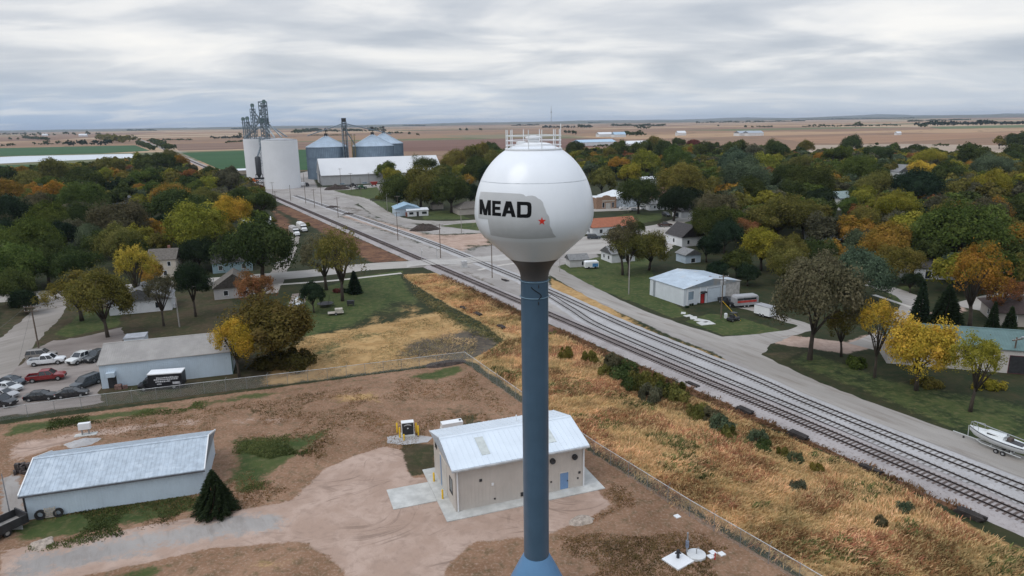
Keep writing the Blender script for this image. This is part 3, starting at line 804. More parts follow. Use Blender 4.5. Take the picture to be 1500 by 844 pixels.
rl.build('railing', WHITE, tw, True)
for a in posts:
    hh = 1.85 if a == 8 else 1.45
    MB().tube([(RRAD * math.cos(R(a)), RRAD * math.sin(R(a)), RZ), (RRAD * math.cos(R(a)), RRAD * math.sin(R(a)), RZ + hh)], .036, 6).build('railing_post', WHITE, tw, True)
# the painted map, lettering and star: thin paint films that follow the curve of the tank
def tank_point(px, py, lift):
    """where the line of sight of this place in the photograph meets the skin of the tank"""
    o = Vector((0, 0, CAM_H)); d = (G(px, py) - o).normalized(); c = Vector((TX, TY))
    f = lambda t: (o + d * t - Vector((TX, TY, 0))).xy.length - tank_radius((o + d * t).z)
    t0 = (TY - 7) / d.y; t1 = t0
    best = (1e9, t0)
    for i in range(140):
        t1 = t0 + 7.0 / d.y * (i + 1) / 140
        v = f(t1)
        if v < best[0]: best = (v, t1)
        if v < 0:
            lo, hi = t0 + 7.0 / d.y * i / 140, t1
            for _ in range(30):
                m_ = (lo + hi) / 2
                if f(m_) > 0: lo = m_
                else: hi = m_
            best = (0, hi); break
    p = o + d * best[1]; rho = (p.xy - c).normalized(); e = .02
    sl = (tank_radius(p.z + e) - tank_radius(p.z - e)) / (2 * e); r_ = tank_radius(p.z)
    n = Vector((rho.x, rho.y, -sl)).normalized()
    return Vector((rho.x * r_, rho.y * r_, p.z)) + n * lift
def film(name, polys, mt, lift, parent):
    bm = bmesh.new()
    for poly in polys:
        vs = [bm.verts.new((x, y, 0)) for x, y in poly]
        k = len(vs)
        for tri in tessellate_polygon([[Vector((x, y, 0)) for x, y in poly]]): 
            try: bm.faces.new([vs[i] for i in tri])
            except ValueError: pass
    xs = [v.co.x for v in bm.verts]; ys = [v.co.y for v in bm.verts]
    for ax, lo, hi in ((0, min(xs), max(xs)), (1, min(ys), max(ys))):
        n = max(2, int((hi - lo) / 2.2))
        for i in range(1, n):
            c = Vector((0, 0, 0)); c[ax] = lo + (hi - lo) * i / n; nn = Vector((0, 0, 0)); nn[ax] = 1
            bmesh.ops.bisect_plane(bm, geom=bm.verts[:] + bm.edges[:] + bm.faces[:], plane_co=c, plane_no=nn, dist=1e-5)
    for v in bm.verts: v.co = tank_point(v.co.x, v.co.y, lift)
    bmesh.ops.recalc_face_normals(bm, faces=bm.faces[:])
    me = bpy.data.meshes.new(name); bm.to_mesh(me); bm.free(); me.materials.append(mt)
    me.polygons.foreach_set('use_smooth', [True] * len(me.polygons))
    o = bpy.data.objects.new(name, me); COL.objects.link(o); o.parent = parent
    # make the film face outwards
    p = me.polygons[0]
    if p.normal.dot(p.center - Vector((0, 0, ZS))) < 0: me.flip_normals()
    return o
def C4(pts): return [(680 + x / 3.515, 160 + y / 3.515) for x, y in pts]
state = C4([(84, 425), (140, 428), (200, 431), (290, 436), (306, 440), (318, 450), (330, 446), (350, 445), (368, 450), (380, 460), (393, 466), (405, 480), (409, 497), (416, 512), (424, 536), (436, 552), (440, 575), (440, 600), (450, 618), (458, 640), (474, 659), (440, 663), (400, 666), (350, 668), (300, 668), (250, 665), (200, 660), (165, 654), (137, 648), (130, 615), (121, 568), (95, 565), (73, 561), (73, 530), (74, 500), (76, 460)])
mp_ = film('state_map', [state], mat('emblem_grey_paint', (0.47, 0.475, 0.48), 0.35, 0.03), 0.010, tw)
BLK = mat('black_lettering_paint', (0.006, 0.006, 0.007), 0.6, 0.05, spec=0.1)
L4 = [
    # M
    [(80, 464), (95, 465), (94, 542), (80, 541)], [(122, 468), (138, 469), (138, 547), (123, 546)], [(95, 465), (110, 516), (110, 546), (101, 544), (94, 510)], [(122, 468), (123, 510), (118, 546), (110, 546), (110, 516)],
    # E
    [(145, 471), (160, 472), (160, 549), (145, 548)], [(160, 472), (189, 473.5), (189, 490), (160, 488.5)], [(160, 502), (186, 503), (186, 519), (160, 518)], [(160, 532), (190, 534), (190, 551), (160, 549)],
    # A
    [(215, 474), (243, 475), (213, 553), (194, 552)], [(243, 475), (266, 556), (245, 555), (229, 494)], [(217, 521), (246, 522), (249, 538), (213, 537)],
    # D
    [(272, 476), (291, 476.5), (291, 559), (272, 558)], [(291, 476.5), (329, 478), (339, 481), (345, 488), (326, 500), (322, 495.5), (291, 494)], [(345, 488), (347, 505), (346, 536), (344, 548), (325, 537), (326, 530), (326, 500)], [(344, 548), (338, 556), (328, 559.5), (291, 559), (291, 541.5), (321, 541), (325, 537)]]
film('lettering', [C4(p) for p in L4], BLK, 0.020, tw)
st = []
for i in range(10):
    a = R(-90 + 36 * i); rr = 23 if i % 2 == 0 else 9.2; st.append((400 + rr * math.cos(a) * 0.97, 577 + rr * math.sin(a)))
film('star', [C4([(400, 577), st[i], st[(i + 1) % 10]]) for i in range(10)], mat('red_star_paint', (0.62, 0.035, 0.02), 0.35, 0.04), 0.020, tw)

# ================================================================ building kit
def window(root, w_, d_, face, u, z, ww, wh, fm=None, pm=None, name='window', pane='pane', proud=0.05, label=None):
    fm = fm or WHITE; pm = pm or GLASS
    def bx(mb, uu0, uu1, z0, z1, p0, p1):
        if face == 'F': mb.box(uu0, uu1, -d_ / 2 - p1, -d_ / 2 - p0, z0, z1)
        elif face == 'B': mb.box(uu0, uu1, d_ / 2 + p0, d_ / 2 + p1, z0, z1)
        elif face == 'L': mb.box(-w_ / 2 - p1, -w_ / 2 - p0, uu0, uu1, z0, z1)
        else: mb.box(w_ / 2 + p0, w_ / 2 + p1, uu0, uu1, z0, z1)
        return mb
    m_ = MB(); e = 0.09
    bx(m_, u - ww / 2 - e, u + ww / 2 + e, z + wh, z + wh + e, -.03, proud); bx(m_, u - ww / 2 - e, u + ww / 2 + e, z - e, z, -.03, proud + .02)
    bx(m_, u - ww / 2 - e, u - ww / 2, z, z + wh, -.03, proud); bx(m_, u + ww / 2, u + ww / 2 + e, z, z + wh, -.03, proud)
    f = m_.build(name, fm, root, label=label)
    bx(MB(), u - ww / 2, u + ww / 2, z, z + wh, -.02, proud * 0.4).build(pane, pm, f)
    return f
def door(root, w_, d_, face, u, ww, wh, dm, fm=None, z=0.0, name='door', handle=True):
    f = window(root, w_, d_, face, u, z + 0.06, ww, wh - .06, fm or WHITE, dm, name, 'leaf')
    if handle:
        s = 0.4 * ww
        m_ = MB()
        if face == 'F': m_.box(u + s - .05, u + s + .05, -d_ / 2 - .09, -d_ / 2 - .02, z + 1, z + 1.12)
        elif face == 'L': m_.box(-w_ / 2 - .09, -w_ / 2 - .02, u + s - .05, u + s + .05, z + 1, z + 1.12)
        else: m_.box(w_ / 2 + .02, w_ / 2 + .09, u + s - .05, u + s + .05, z + 1, z + 1.12)
        m_.build('handle', DARK, f)
    return f
def gable_parts(root, w_, d_, h, rise, wm_, rm, over=0.35, ribs=0.0, ridge='x', off=(0, 0), z0=0.0, th=0.10, hip=0.0, gable_m=None, rib_h=0.05):
    """walls and roof of a pitched building; ridge along local x (or y)"""
    if ridge == 'y': W, D = d_, w_; mp = lambda x, y, z: (off[0] - y, off[1] + x, z0 + z)
    else: W, D = w_, d_; mp = lambda x, y, z: (off[0] + x, off[1] + y, z0 + z)
    hw, hd = W / 2, D / 2
    wl = MB()
    if hip <= 0:
        v = [mp(x, y, z) for x in (-hw, hw) for y, z in ((-hd, 0), (hd, 0), (hd, h), (0, h + rise - .02), (-hd, h))]
        wl.add(v, [(0, 1, 2, 3, 4)[::-1], (5, 6, 7, 8, 9), (0, 5, 9, 4), (1, 2, 7, 6)[::1], (0, 1, 6, 5)[::-1]])
    else:
        v = [mp(x, y, z) for z in (0, h) for x, y in ((-hw, -hd), (hw, -hd), (hw, hd), (-hw, hd))]
        wl.hexa(v[:4], v[4:])
    wo = wl.build('wall', wm_, root)
    sl = rise / hd; eo = over
    ro = MB()
    rx = hw + over if hip <= 0 else hw + over
    hx = max(0.02, hw - hip) if hip > 0 else hw + over
    ze = h - sl * over + .03; zr = h + rise + .03
    top = [(-rx, -hd - eo, ze), (rx, -hd - eo, ze), (rx, hd + eo, ze), (-rx, hd + eo, ze), (-hx, 0, zr), (hx, 0, zr)]
    v = [mp(*p) for p in top] + [mp(p[0], p[1], p[2] + th) for p in top]
    ro.add(v, [(6, 7, 11, 10), (8, 9, 10, 11), (6, 10, 9), (7, 8, 11), (0, 4, 5, 1), (2, 5, 4, 3), (0, 3, 4), (1, 5, 2), (0, 1, 7, 6), (1, 2, 8, 7), (2, 3, 9, 8), (3, 0, 6, 9)])
    if ribs > 0 and hip <= 0:
        n = int(2 * rx / ribs)
        for i in range(n + 1):
            x = -rx + 2 * rx * i / n
            for s in (-1, 1):
                b_ = [(x - .035, s * (hd + eo), ze + th - .01), (x + .035, s * (hd + eo), ze + th - .01), (x + .035, s * .03, zr + th - .01), (x - .035, s * .03, zr + th - .01)]
                if s > 0: b_ = b_[::-1]
                ro.hexa([mp(*p) for p in b_], [mp(p[0], p[1], p[2] + rib_h) for p in b_])
        ro.hexa([mp(*p) for p in ((-rx, -.25, zr + th - .03), (rx, -.25, zr + th - .03), (rx, .25, zr + th - .03), (-rx, .25, zr + th - .03))], [mp(*p) for p in ((-rx, -.05, zr + th + .05), (rx, -.05, zr + th + .05), (rx, .05, zr + th + .05), (-rx, .05, zr + th + .05))])
    rf = ro.build('roof', rm, root)
    return wo, rf
def place(p, q=None): return p
def front_mid(pl, yaw, w_, d_):
    """centre of a building from its measured front-left ground corner"""
    c, s = math.cos(R(yaw)), math.sin(R(yaw))
    return pl[0] + c * w_ / 2 - s * d_ / 2, pl[1] + s * w_ / 2 + c * d_ / 2

def siding(name, col, per=0.2): return mat(name, col, 0.7, 0.07, 0.5, ribs=('Z', per, 0.25), streak=0.12)
def metalwall(name, col, per=0.3): return mat(name, col, 0.5, 0.05, 0.4, ribs=('X', per, 0.35), streak=0.14)
SHING = mat('grey_brown_shingles', (0.13, 0.115, 0.10), 0.95, 0.22, 2.5, bump=0.3)
SHDARK = mat('dark_shingles', (0.055, 0.05, 0.05), 0.95, 0.25, 2.5, bump=0.3)
SHGREY = mat('grey_shingles', (0.20, 0.20, 0.20), 0.95, 0.2, 2.5, bump=0.3)
WSIDE = siding('white_lap_siding', (0.66, 0.67, 0.68)); CREAM = siding('cream_lap_siding', (0.56, 0.50, 0.42))

# ---------------- well house beside the tower
w_, d_, h, rise, yaw = 15.7, 9.9, 5.35, 1.35, 19.7
c = front_mid(W2(668, 751), yaw, w_, d_)
ph = thing('pump_house', 'beige metal pump house with pale standing-seam roof behind the tower stem', 'pump house', c[0], c[1], yaw)
BEIGE = metalwall('beige_metal_siding', (0.50, 0.455, 0.41), 0.42)
ROOFW = mat('pale_blue_white_roof_metal', (0.64, 0.70, 0.76), 0.35, 0.04, 0.3, streak=0.06)
gable_parts(ph, w_, d_, h, rise, BEIGE, ROOFW, 0.4, 0.62)
for x in (-w_ / 2 + 4.0, w_ / 2 - 3.6):
    sk = MB(); sl = rise / (d_ / 2)
    q = [(x - .5, -3.9), (x + .5, -3.9), (x + .5, -1.0), (x - .5, -1.0)]
    zz = lambda y: h + rise + .135 - sl * abs(y)
    sk.hexa([(a, b_, zz(b_)) for a, b_ in q], [(a, b_, zz(b_) + .05) for a, b_ in q]).build('skylight', mat('frosted_skylight_panel', (0.52, 0.55, 0.53), 0.4, 0.1, 1.5), ph)
BLUED = mat('blue_door_paint', (0.16, 0.27, 0.45), 0.45, 0.05)
door(ph, w_, d_, 'F', 5.25, 1.05, 2.15, BLUED, mat('beige_trim', (0.55, 0.52, 0.47), 0.6, 0.04), 0.1)
dd = door(ph, w_, d_, 'F', 2.55, 0.95, 2.15, BLUED, mat('beige_trim', (0, 0, 0)), 0.1)
MB().box(2.25, 2.85, -d_ / 2 - .09, -d_ / 2 - .03, 1.3, 1.9).build('notice_board', WHITE, dd)
for u in (3.75, 6.55):
    vt = MB(); 
    for k in range(16):
        pass
    mm = MB().lathe([(.34, 0), (.34, .25), (.30, .3), (.12, .22)], 18)
    for i, (a, b_, z) in enumerate(mm.v): mm.v[i] = (u + a, -d_ / 2 - z, 4.05 + b_)
    mm.build('wall_fan', DARK, ph, True)
dk = MB()
for u, z, s in ((-4.9, 3.35, .16), (2.6, 3.3, .16), (3.6, 1.4, .10), (7.0, 1.2, .10), (7.2, 1.9, .14), (-3.3, .75, .10)): dk.box(u - s, u + s, -d_ / 2 - .05, -d_ / 2 + .05, z - s, z + s)
dk.build('wall_vent', DARK, ph)
MB().box(-3.65, -3.55 + .15, -d_ / 2 - .08, -d_ / 2 + .05, 2.45, 2.75).build('wall_lamp', WHITE, ph)
window(ph, w_, d_, 'F', .4, .45, 1.0, .3, DARK, DARK, 'louvre', 'slats')
wf = window(ph, w_, d_, 'L', -3.2, 1.6, 1.1, 1.7, DARK, GLASS, 'louvre', 'slats')
window(ph, w_, d_, 'L', 3.6, 3.9, .7, .8, DARK, GLASS, 'louvre', 'slats')
od = window(ph, w_, d_, 'L', .3, .06, 3.2, 3.9, mat('beige_trim', (0, 0, 0)), mat('overhead_door_paint', (0.50, 0.47, 0.43), 0.5, 0.05, 1, ribs=('Z', .5, .4)), 'overhead_door', 'door_panel')
MB().box(-w_ / 2 - .07, -w_ / 2 - .03, 1.15, 1.45, .05, 4.0).build('door_jamb', BLUED, ph)
gt = MB().box(-w_ / 2 - .45, w_ / 2 + .45, -d_ / 2 - .56, -d_ / 2 - .42, h - .22, h - .05)
gt.build('gutter', mat('grey_gutter', (0.45, 0.45, 0.45), 0.5), ph)
for u in (-w_ / 2 + .25, w_ / 2 - .15):
    MB().box(u - .07, u + .07, -d_ / 2 - .18, -d_ / 2 - .04, .12, h - .1).build('downspout', WHITE, ph)
MB().tube([(2.0, 2.2, h + .6), (2.0, 2.2, h + 1.7)], .07, 8).build('vent_pipe', WHITE, ph)
struct(MB().box(-w_ / 2 - 1.4, w_ / 2 + 2.0, -d_ / 2 - 1.5, d_ / 2 + .8, -.1, .10).build('concrete_apron', CONC))
ap = bpy.data.objects['concrete_apron']; ap.location = (c[0], c[1], 0); ap.rotation_euler = (0, 0, R(yaw))
sl2 = struct(MB().box(-w_ / 2 - 6.4, -w_ / 2 - 1.42, -1.9, 2.6, -.1, .08).build('concrete_pad', CONC)); sl2.location = (c[0], c[1], 0); sl2.rotation_euler = (0, 0, R(yaw))
def local(cx, cy, yaw, x, y):
    q = R(yaw); return cx + math.cos(q) * x - math.sin(q) * y, cy + math.sin(q) * x + math.cos(q) * y
def bollard(x, y, label, hgt=1.25, group='yellow steel bollards'):
    o = MB().lathe([(.11, 0), (.11, hgt - .06), (.07, hgt)], 12).build('bollard', YELLOW, None, True)
    o.location = (x, y, 0); tag(o, label, 'bollard', group)
for yy, lb in ((-1.75, 'yellow bollard at the near side of the pump house overhead door'), (2.45, 'yellow bollard at the far side of the pump house overhead door')):
    bollard(*local(c[0], c[1], yaw, -w_ / 2 - .7, yy), lb)
# white standby generator box behind the well house
gx, gy = W2(662, 627)
gb = thing('generator', 'white boxy standby generator half hidden behind the pump house roof', 'generator', gx, gy, yaw)
MB().box(-1.5, 1.5, -.6, .6, .15, 1.0).build('housing', WHITE, gb); MB().box(-1.6, 1.6, -.7, .7, 0, .15).build('base', CONC, gb)
MB().tube([(1.2, 0, 1.0), (1.2, 0, 1.12)], .16, 10).build('exhaust', DARK, gb)

# utility cabinet with yellow bollards
gc = W2(598, 640)
ub = thing('utility_cabinet', 'black-fronted utility cabinet with white frame between yellow bollards in the yard', 'utility cabinet', gc.x, gc.y, 12)
MB().box(-.95, .95, -.3, 1.0, 0, .25).build('base', CONC, ub)
MB().box(-.85, .85, -.1, .8, .25, 2.15).build('housing', WHITE, ub)
fr = MB().box(-.76, .76, -.16, -.1, .40, 2.06).build('front_panel', DARK, ub)
mk = MB()
for i in range(9): 
    u = -.45 + .9 * i / 8; mk.box(u - .035, u + .035, -.18, -.16, 1.68 + .12 * (1 - (u / .5) ** 2), 1.80 + .12 * (1 - (u / .5) ** 2))
mk.box(-.09, .09, -.18, -.16, 1.25, 1.42)
mk.build('white_marking', WHITE, fr)
struct(MB().poly([(p[0], p[1], .02) for p in rough_outline([W2(566, 640), W2(590, 636), W2(632, 640), W2(628, 648), W2(590, 652), W2(568, 650)], .5, .3, 3)]).build('gravel_patch', BALP))
for i, (bx_, by_, lb) in enumerate(((582, 634, 'leftmost yellow bollard by the black utility cabinet'), (586, 641, 'second yellow bollard left of the black utility cabinet'), (592, 645, 'short yellow bollard in front of the black utility cabinet'), (610, 634, 'yellow bollard right of the black utility cabinet, farther one'), (613, 638, 'rightmost yellow bollard by the black utility cabinet'))):
    p = W2(bx_, by_); bollard(p.x, p.y, lb, 1.5 if i != 2 else .9)

# ---------------- long white shed in the left corner
yaw = 16.7; w_, d_, h, rise = 18.2, 10.5, 3.1, 1.7
c = front_mid(W2(40, 762), yaw, w_, d_)
s1 = thing('storage_shed', 'long white shed with gridded blue-grey metal roof in the lower left corner', 'shed', c[0], c[1], yaw)
SHEDW = metalwall('white_blue_metal_siding', (0.50, 0.585, 0.66), 0.3)
rfm = mat('weathered_pale_roof_metal', (0.40, 0.46, 0.52), 0.4, 0.12, 1.4, ribs=('X', 1.1, .35), col2=(0.46, 0.52, 0.58))
gable_parts(s1, w_, d_, h, rise, SHEDW, rfm, 0.3, 0.45, rib_h=.03)
MB().box(-w_ / 2 - .33, w_ / 2 + .33, -d_ / 2 - .36, -d_ / 2 - .28, h - .24, h - .08).build('eave_trim', mat('dark_eave_trim', (0.10, 0.10, 0.11), .6), s1)
for sx_ in (-1, 1):
    for s in (-1, 1):
        MB().hexa([(sx_ * (w_ / 2 + .30) - .06, s * (d_ / 2 + .3), h - .05), (sx_ * (w_ / 2 + .3) + .06, s * (d_ / 2 + .3), h - .05), (sx_ * (w_ / 2 + .3) + .06, s * .02, h + rise + .03), (sx_ * (w_ / 2 + .3) - .06, s * .02, h + rise + .03)][::s or 1],
                  [(sx_ * (w_ / 2 + .30) - .06, s * (d_ / 2 + .3), h + .16), (sx_ * (w_ / 2 + .3) + .06, s * (d_ / 2 + .3), h + .16), (sx_ * (w_ / 2 + .3) + .06, s * .02, h + rise + .24), (sx_ * (w_ / 2 + .3) - .06, s * .02, h + rise + .24)][::s or 1]).build('rake_trim', WHITE, s1)
MB().box(-w_ / 2 - .04, -w_ / 2 + .14, -d_ / 2 - .04, -d_ / 2 + .1, 0, h - .1).build('corner_post', DARK, s1)
window(s1, w_, d_, 'L', 0, .05, 3.4, 2.7, WHITE, mat('overhead_door_paint', (0, 0, 0)), 'overhead_door', 'door_panel')
for k, (u, r_) in enumerate(((-7.7, .55), (-5.95, .5))):
    mm = MB().lathe([(r_ * .55, -.13), (r_, -.13), (r_, .13), (r_ * .55, .13)], 20, cap=False)
    mm.v = [(a, z, b_ + r_) for a, b_, z in mm.v]
    o = mm.build('tyre', RUBBER, None, True); x, y = local(c[0], c[1], yaw, u, -d_ / 2 - .35); o.location = (x, y, 0); o.rotation_euler = (R(-8), 0, R(yaw))
    tag(o, ('larger black tyre leaning at the left end of the long white shed', 'smaller black tyre leaning right of the pallet on the white shed')[k], 'tyre', 'tyres leaning on the long white shed')
pl = thing('pallet', 'pale wooden pallet leaning upright between two tyres on the white shed', 'pallet', *local(c[0], c[1], yaw, -6.7, -d_ / 2 - .35), yaw)
pm = mat('bare_pallet_wood', (0.42, 0.38, 0.33), .9, .2, 3)
for i in range(6): MB().box(-.55, .55, -.02, .02, .1 + .2 * i, .22 + .2 * i).build('slat', pm, pl)
for u in (-.5, 0, .5): MB().box(u - .04, u + .04, .02, .1, .05, 1.28).build('stringer', pm, pl)

# ---------------- white building with tan roof by the parking lot
yaw = 17.6; w_, d_, h, rise = 20.2, 11.5, 4.15, 1.9
c = front_mid(W2(150, 570), yaw, w_, d_)
s2 = thing('workshop', 'white metal workshop with ribbed tan roof beside the parking lot', 'workshop', c[0], c[1], yaw)
TANR = mat('tan_grey_roof_metal', (0.31, 0.29, 0.27), 0.5, 0.09, 0.5, streak=.1)
gable_parts(s2, w_, d_, h, rise, SHEDW, TANR, 0.25, 0.35, rib_h=.05)
MB().box(-w_ / 2 + 1.0, -w_ / 2 + 2.3, -d_ / 2 - .9, -d_ / 2 + .02, 2.1, 2.85).build('awning', SHEDW, s2)
door(s2, w_, d_, 'F', -w_ / 2 + 1.65, 1.1, 2.1, DARK, DARK)
MB().box(w_ / 2 - .02, w_ / 2 + .1, -d_ / 2 - .05, -d_ / 2 + .12, 0, h).build('downspout', mat('green_trim', (0.03, 0.09, 0.06), .5), s2)
cw = metalwall('pale_box_siding', (0.55, 0.60, 0.64))
x, y = local(c[0], c[1], yaw, -w_ / 2 + 3.2, d_ / 2 + 1.6)
an = thing('utility_shed', 'small pale flat-roofed utility shed behind the tan-roofed workshop', 'shed', x, y, yaw)
MB().box(-1.7, 1.7, -1.5, 1.5, 0, 4.9).build('wall', cw, an); MB().box(-1.8, 1.8, -1.6, 1.6, 4.9, 5.1).build('roof', mat('grey_roof_sheet', (.30, .31, .33), .6), an)
for k, (u, v_, s) in enumerate(((2.6, -.9, .5), (3.6, -1.0, .35))):
    o = MB().box(-s, s, -s * .8, s * .8, 0, s * 1.5).build('crate', mat('faded_red_crate', (0.20, 0.12, 0.10), .9, .3, 3), None)
    x, y = local(c[0], c[1], yaw, -w_ / 2 + u, -d_ / 2 + v_); o.location = (x, y, 0); o.rotation_euler = (0, 0, R(yaw + 20 * k))
    tag(o, ('larger brown crate beside the workshop door awning', 'smaller brown crate right of the larger crate at the workshop')[k], 'crate', 'crates by the workshop wall')

# ---------------- metal shop on the east side
yaw = 26; w_, d_, h, rise = 17.0, 12.6, 4.1, 1.45
c = front_mid(W2(1001, 449), yaw, w_, d_)
s3 = thing('metal_shop', 'low white metal shop with patched blue-grey roof and red door', 'shop', c[0], c[1], yaw)
SHOPR = mat('patched_blue_grey_roof', (0.42, 0.49, 0.56), 0.5, 0.1, 0.35, col2=(0.50, 0.49, 0.47), streak=.2)
SHOPW = metalwall('cool_white_metal_siding', (0.60, 0.64, 0.67))
gable_parts(s3, w_, d_, h, rise, SHOPW, SHOPR, 0.2, 0.8, ridge='y', rib_h=.03)
MB().hexa([(-3.2, -4.6, h + .98), (1.6, -4.0, h + 1.32), (1.6, -3.4, h + 1.32), (-3.2, -4.1, h + .98)], [(-3.2, -4.6, h + 1.05), (1.6, -4.0, h + 1.42), (1.6, -3.4, h + 1.42), (-3.2, -4.1, h + 1.05)]).build('rust_patch', mat('rusty_patch_sheet', (0.20, 0.11, 0.09), .8, .3, 2), s3)
window(s3, w_, d_, 'F', -w_ / 2 + 2.1, 1.3, 1.6, 2.0, WHITE, mat('grey_glass', (.25, .32, .38), .2), 'window', 'pane')
door(s3, w_, d_, 'F', -w_ / 2 + 5.6, 1.1, 2.3, mat('red_door_paint', (0.40, 0.02, 0.02), .5), DARK)
MB().box(-w_ / 2 + 4.9, -w_ / 2 + 6.3, -d_ / 2 - .8, -d_ / 2 + .02, 2.6, 2.95).build('door_awning', DARK, s3)
window(s3, w_, d_, 'F', -w_ / 2 + 9.0, .06, 3.9, 3.3, mat('grey_trim', (.3, .32, .34), .6), mat('pale_roller_door', (.52, .58, .63), .5, .04, 1, ribs=('Z', .5, .4)), 'overhead_door', 'door_panel')
for u in (-w_ / 2 + 1.0, -w_ / 2 + 4.7, -w_ / 2 + 6.7): MB().box(u - .12, u + .12, -d_ / 2 - .12, -d_ / 2 + .03, 0, h - .1).build('pilaster', WHITE, s3)
MB().box(-w_ / 2 - .12, -w_ / 2 + .02, d_ / 2 - 2.1, d_ / 2 - 1.4, 0, h - .2).build('wall_panel', GALV, s3)
MB().box(w_ / 2 - 4.4, w_ / 2, -d_ / 2 - .06, -d_ / 2 - .02, .1, h - .1).build('wall_panel', mat('beige_wall_panel', (.46, .44, .42), .6), s3)

# ---------------- green-roofed pole building at the right edge
yaw = -18; w_, d_, h, rise = 21.0, 10.0, 4.1, 2.0
pR = W2(1500, 546); cxy = (pR.x - math.cos(R(yaw)) * (w_ / 2 - 3.2) - math.sin(R(yaw)) * -d_ / 2, pR.y - math.sin(R(yaw)) * (w_ / 2 - 3.2) + math.cos(R(yaw)) * d_ / 2)
s4 = thing('pole_barn', 'off-white pole barn with teal green roof behind the yellow trees', 'barn', cxy[0], cxy[1], yaw)
gable_parts(s4, w_, d_, h, rise, metalwall('warm_white_metal_siding', (.50, .47, .44)), mat('teal_green_roof_metal', (.10, .165, .16), .5, .1, .5), .25, .45, rib_h=.03)
window(s4, w_, d_, 'F', w_ / 2 - 1.6, .06, 2.6, 3.0, mat('maroon_trim', (.10, .02, .03), .6), DARK, 'overhead_door', 'door_panel')

# ---------------- houses
def house(name, label, cat, p, yaw, w_, d_, h, rise, wm_, rm, wins=(), doors=(), hip=0.0, ridge='x', chimney=None, group=None, over=.35, z=0.0, anchor='c'):
    p = W2(*p)
    if anchor == 'fl': p = Vector(front_mid(p, yaw, w_, d_))
    o = thing(name, label, cat, p.x, p.y, yaw, group=group)
    wo, ro = gable_parts(o, w_, d_, h, rise, wm_, rm, over, 0, ridge, hip=hip)
    for f, u, z, a, b_ in wins: window(o, w_, d_, f, u, z, a, b_)
    for f, u, a, b_ in doors: door(o, w_, d_, f, u, a, b_, mat('brown_door', (.12, .07, .05), .6), handle=False)
    if chimney:
        x, y = chimney; MB().box(x - .35, x + .35, y - .3, y + .3, h, h + rise + .9).build('chimney', mat('chimney_brick', (.25, .12, .09), .9, .25, 4), ro)
    return o
std = lambda w_, z=.9: [('F', -w_ * .3, z, 1.0, 1.3), ('F', w_ * .28, z, 1.0, 1.3), ('L', 0, z, 1.0, 1.3)]
two = lambda w_: std(w_) + [('F', -w_ * .3, 3.7, .9, 1.3), ('F', w_ * .28, 3.7, .9, 1.3), ('L', 0, 3.7, .9, 1.3), ('R', 0, 3.7, .9, 1.3), ('R', 0, .9, .9, 1.3)]
house('house', 'two-storey cream house with dark windows between the amber trees', 'house', (245, 403), 12, 7.4, 7.5, 5.4, 2.4, CREAM, SHING, [('F', -1.9, 3.4, .8, 1.2), ('F', 1.9, 3.4, .8, 1.2), ('F', .6, .7, .9, 1.4), ('R', 0, 3.4, .8, 1.2), ('L', 0, 3.4, .8, 1.2)], chimney=(1.4, .3))
house('house', 'grey gabled house tip behind the big amber oak by the workshop', 'house', (345, 432), 20, 9.5, 7.5, 3.0, 3.2, siding('light_grey_siding', (.42, .40, .39)), SHING, [('L', 0, 3.4, .8, 1.0), ('F', -2, .9, 1, 1.2)], ridge='y')
house('house', 'long white cottage with pale porch roof behind the parking-lot tree', 'house', (211, 452), 20, 13, 8.5, 3.0, 2.6, WSIDE, SHGREY, std(13), ridge='y')
house('house', 'grey hipped house with small white gable amid the western trees', 'house', (174, 298), 20, 12, 10, 3.2, 2.6, siding('blue_grey_siding', (.36, .40, .44)), SHGREY, std(12) + [('F', 0, .9, 1.4, 1.2)], hip=3.2, chimney=(-2, 0))
house('house', 'tall grey flat-gabled house behind the western trees near the line', 'house', (246, 274), 20, 12, 10, 5.2, 1.6, siding('pale_grey_siding', (.45, .46, .47)), SHGREY, two(12))
house('house', 'dark low-roofed house just below the tall grey western house', 'house', (256, 284), 20, 20, 9, 3.0, 1.8, siding('mid_grey_siding', (.32, .32, .33)), SHDARK, std(20))
house('house', 'teal-sided house with white fascia under the dark spreading tree', 'house', (342, 395), 20, 11, 8, 3.1, 2.0, siding('teal_grey_siding', (.26, .36, .40)), SHDARK, std(11))
house('shed', 'white-roofed shed beside the grain trucks and western trees', 'shed', (377, 333), 20, 11, 8, 3.0, 1.2, WSIDE, mat('white_roof_metal', (.66, .68, .70), .4, .06), std(11))
# east of the line
of = house('office', 'blue-roofed office by the elevator yard', 'office', (595, 314), 16.4, 11.5, 12, 3.4, 1.9, siding('pale_blue_siding', (.42, .50, .57)), mat('light_blue_roof_metal', (.36, .50, .62), .45, .08, .5), [], hip=0, ridge='y')
of['label'] = 'office with light blue roof and white porch beside the gravel yard'
MB().hexa([(-1.0, -9.2, 2.7), (9.5, -9.2, 2.7), (9.5, -4.8, 3.3), (-1.0, -4.8, 3.3)], [(-1.0, -9.2, 2.85), (9.5, -9.2, 2.85), (9.5, -4.8, 3.5), (-1.0, -4.8, 3.5)]).build('porch_roof', mat('white_roof_metal', (0, 0, 0)), of)
MB().box(-.6, 9.2, -8.8, -4.9, 0, 2.75).build('porch_wall', WSIDE, of)
for u, a in ((1.2, 2.2), (7.3, 2.4)):
    f = MB().box(u - a / 2, u + a / 2, -8.86, -8.79, .8, 2.1).build('window', WHITE, of); MB().box(u - a / 2 + .1, u + a / 2 - .1, -8.89, -8.85, .9, 2.0).build('pane', GLASS, f)
MB().box(3.7, 4.7, -8.86, -8.79, 0, 2.1).build('door', DARK, of)
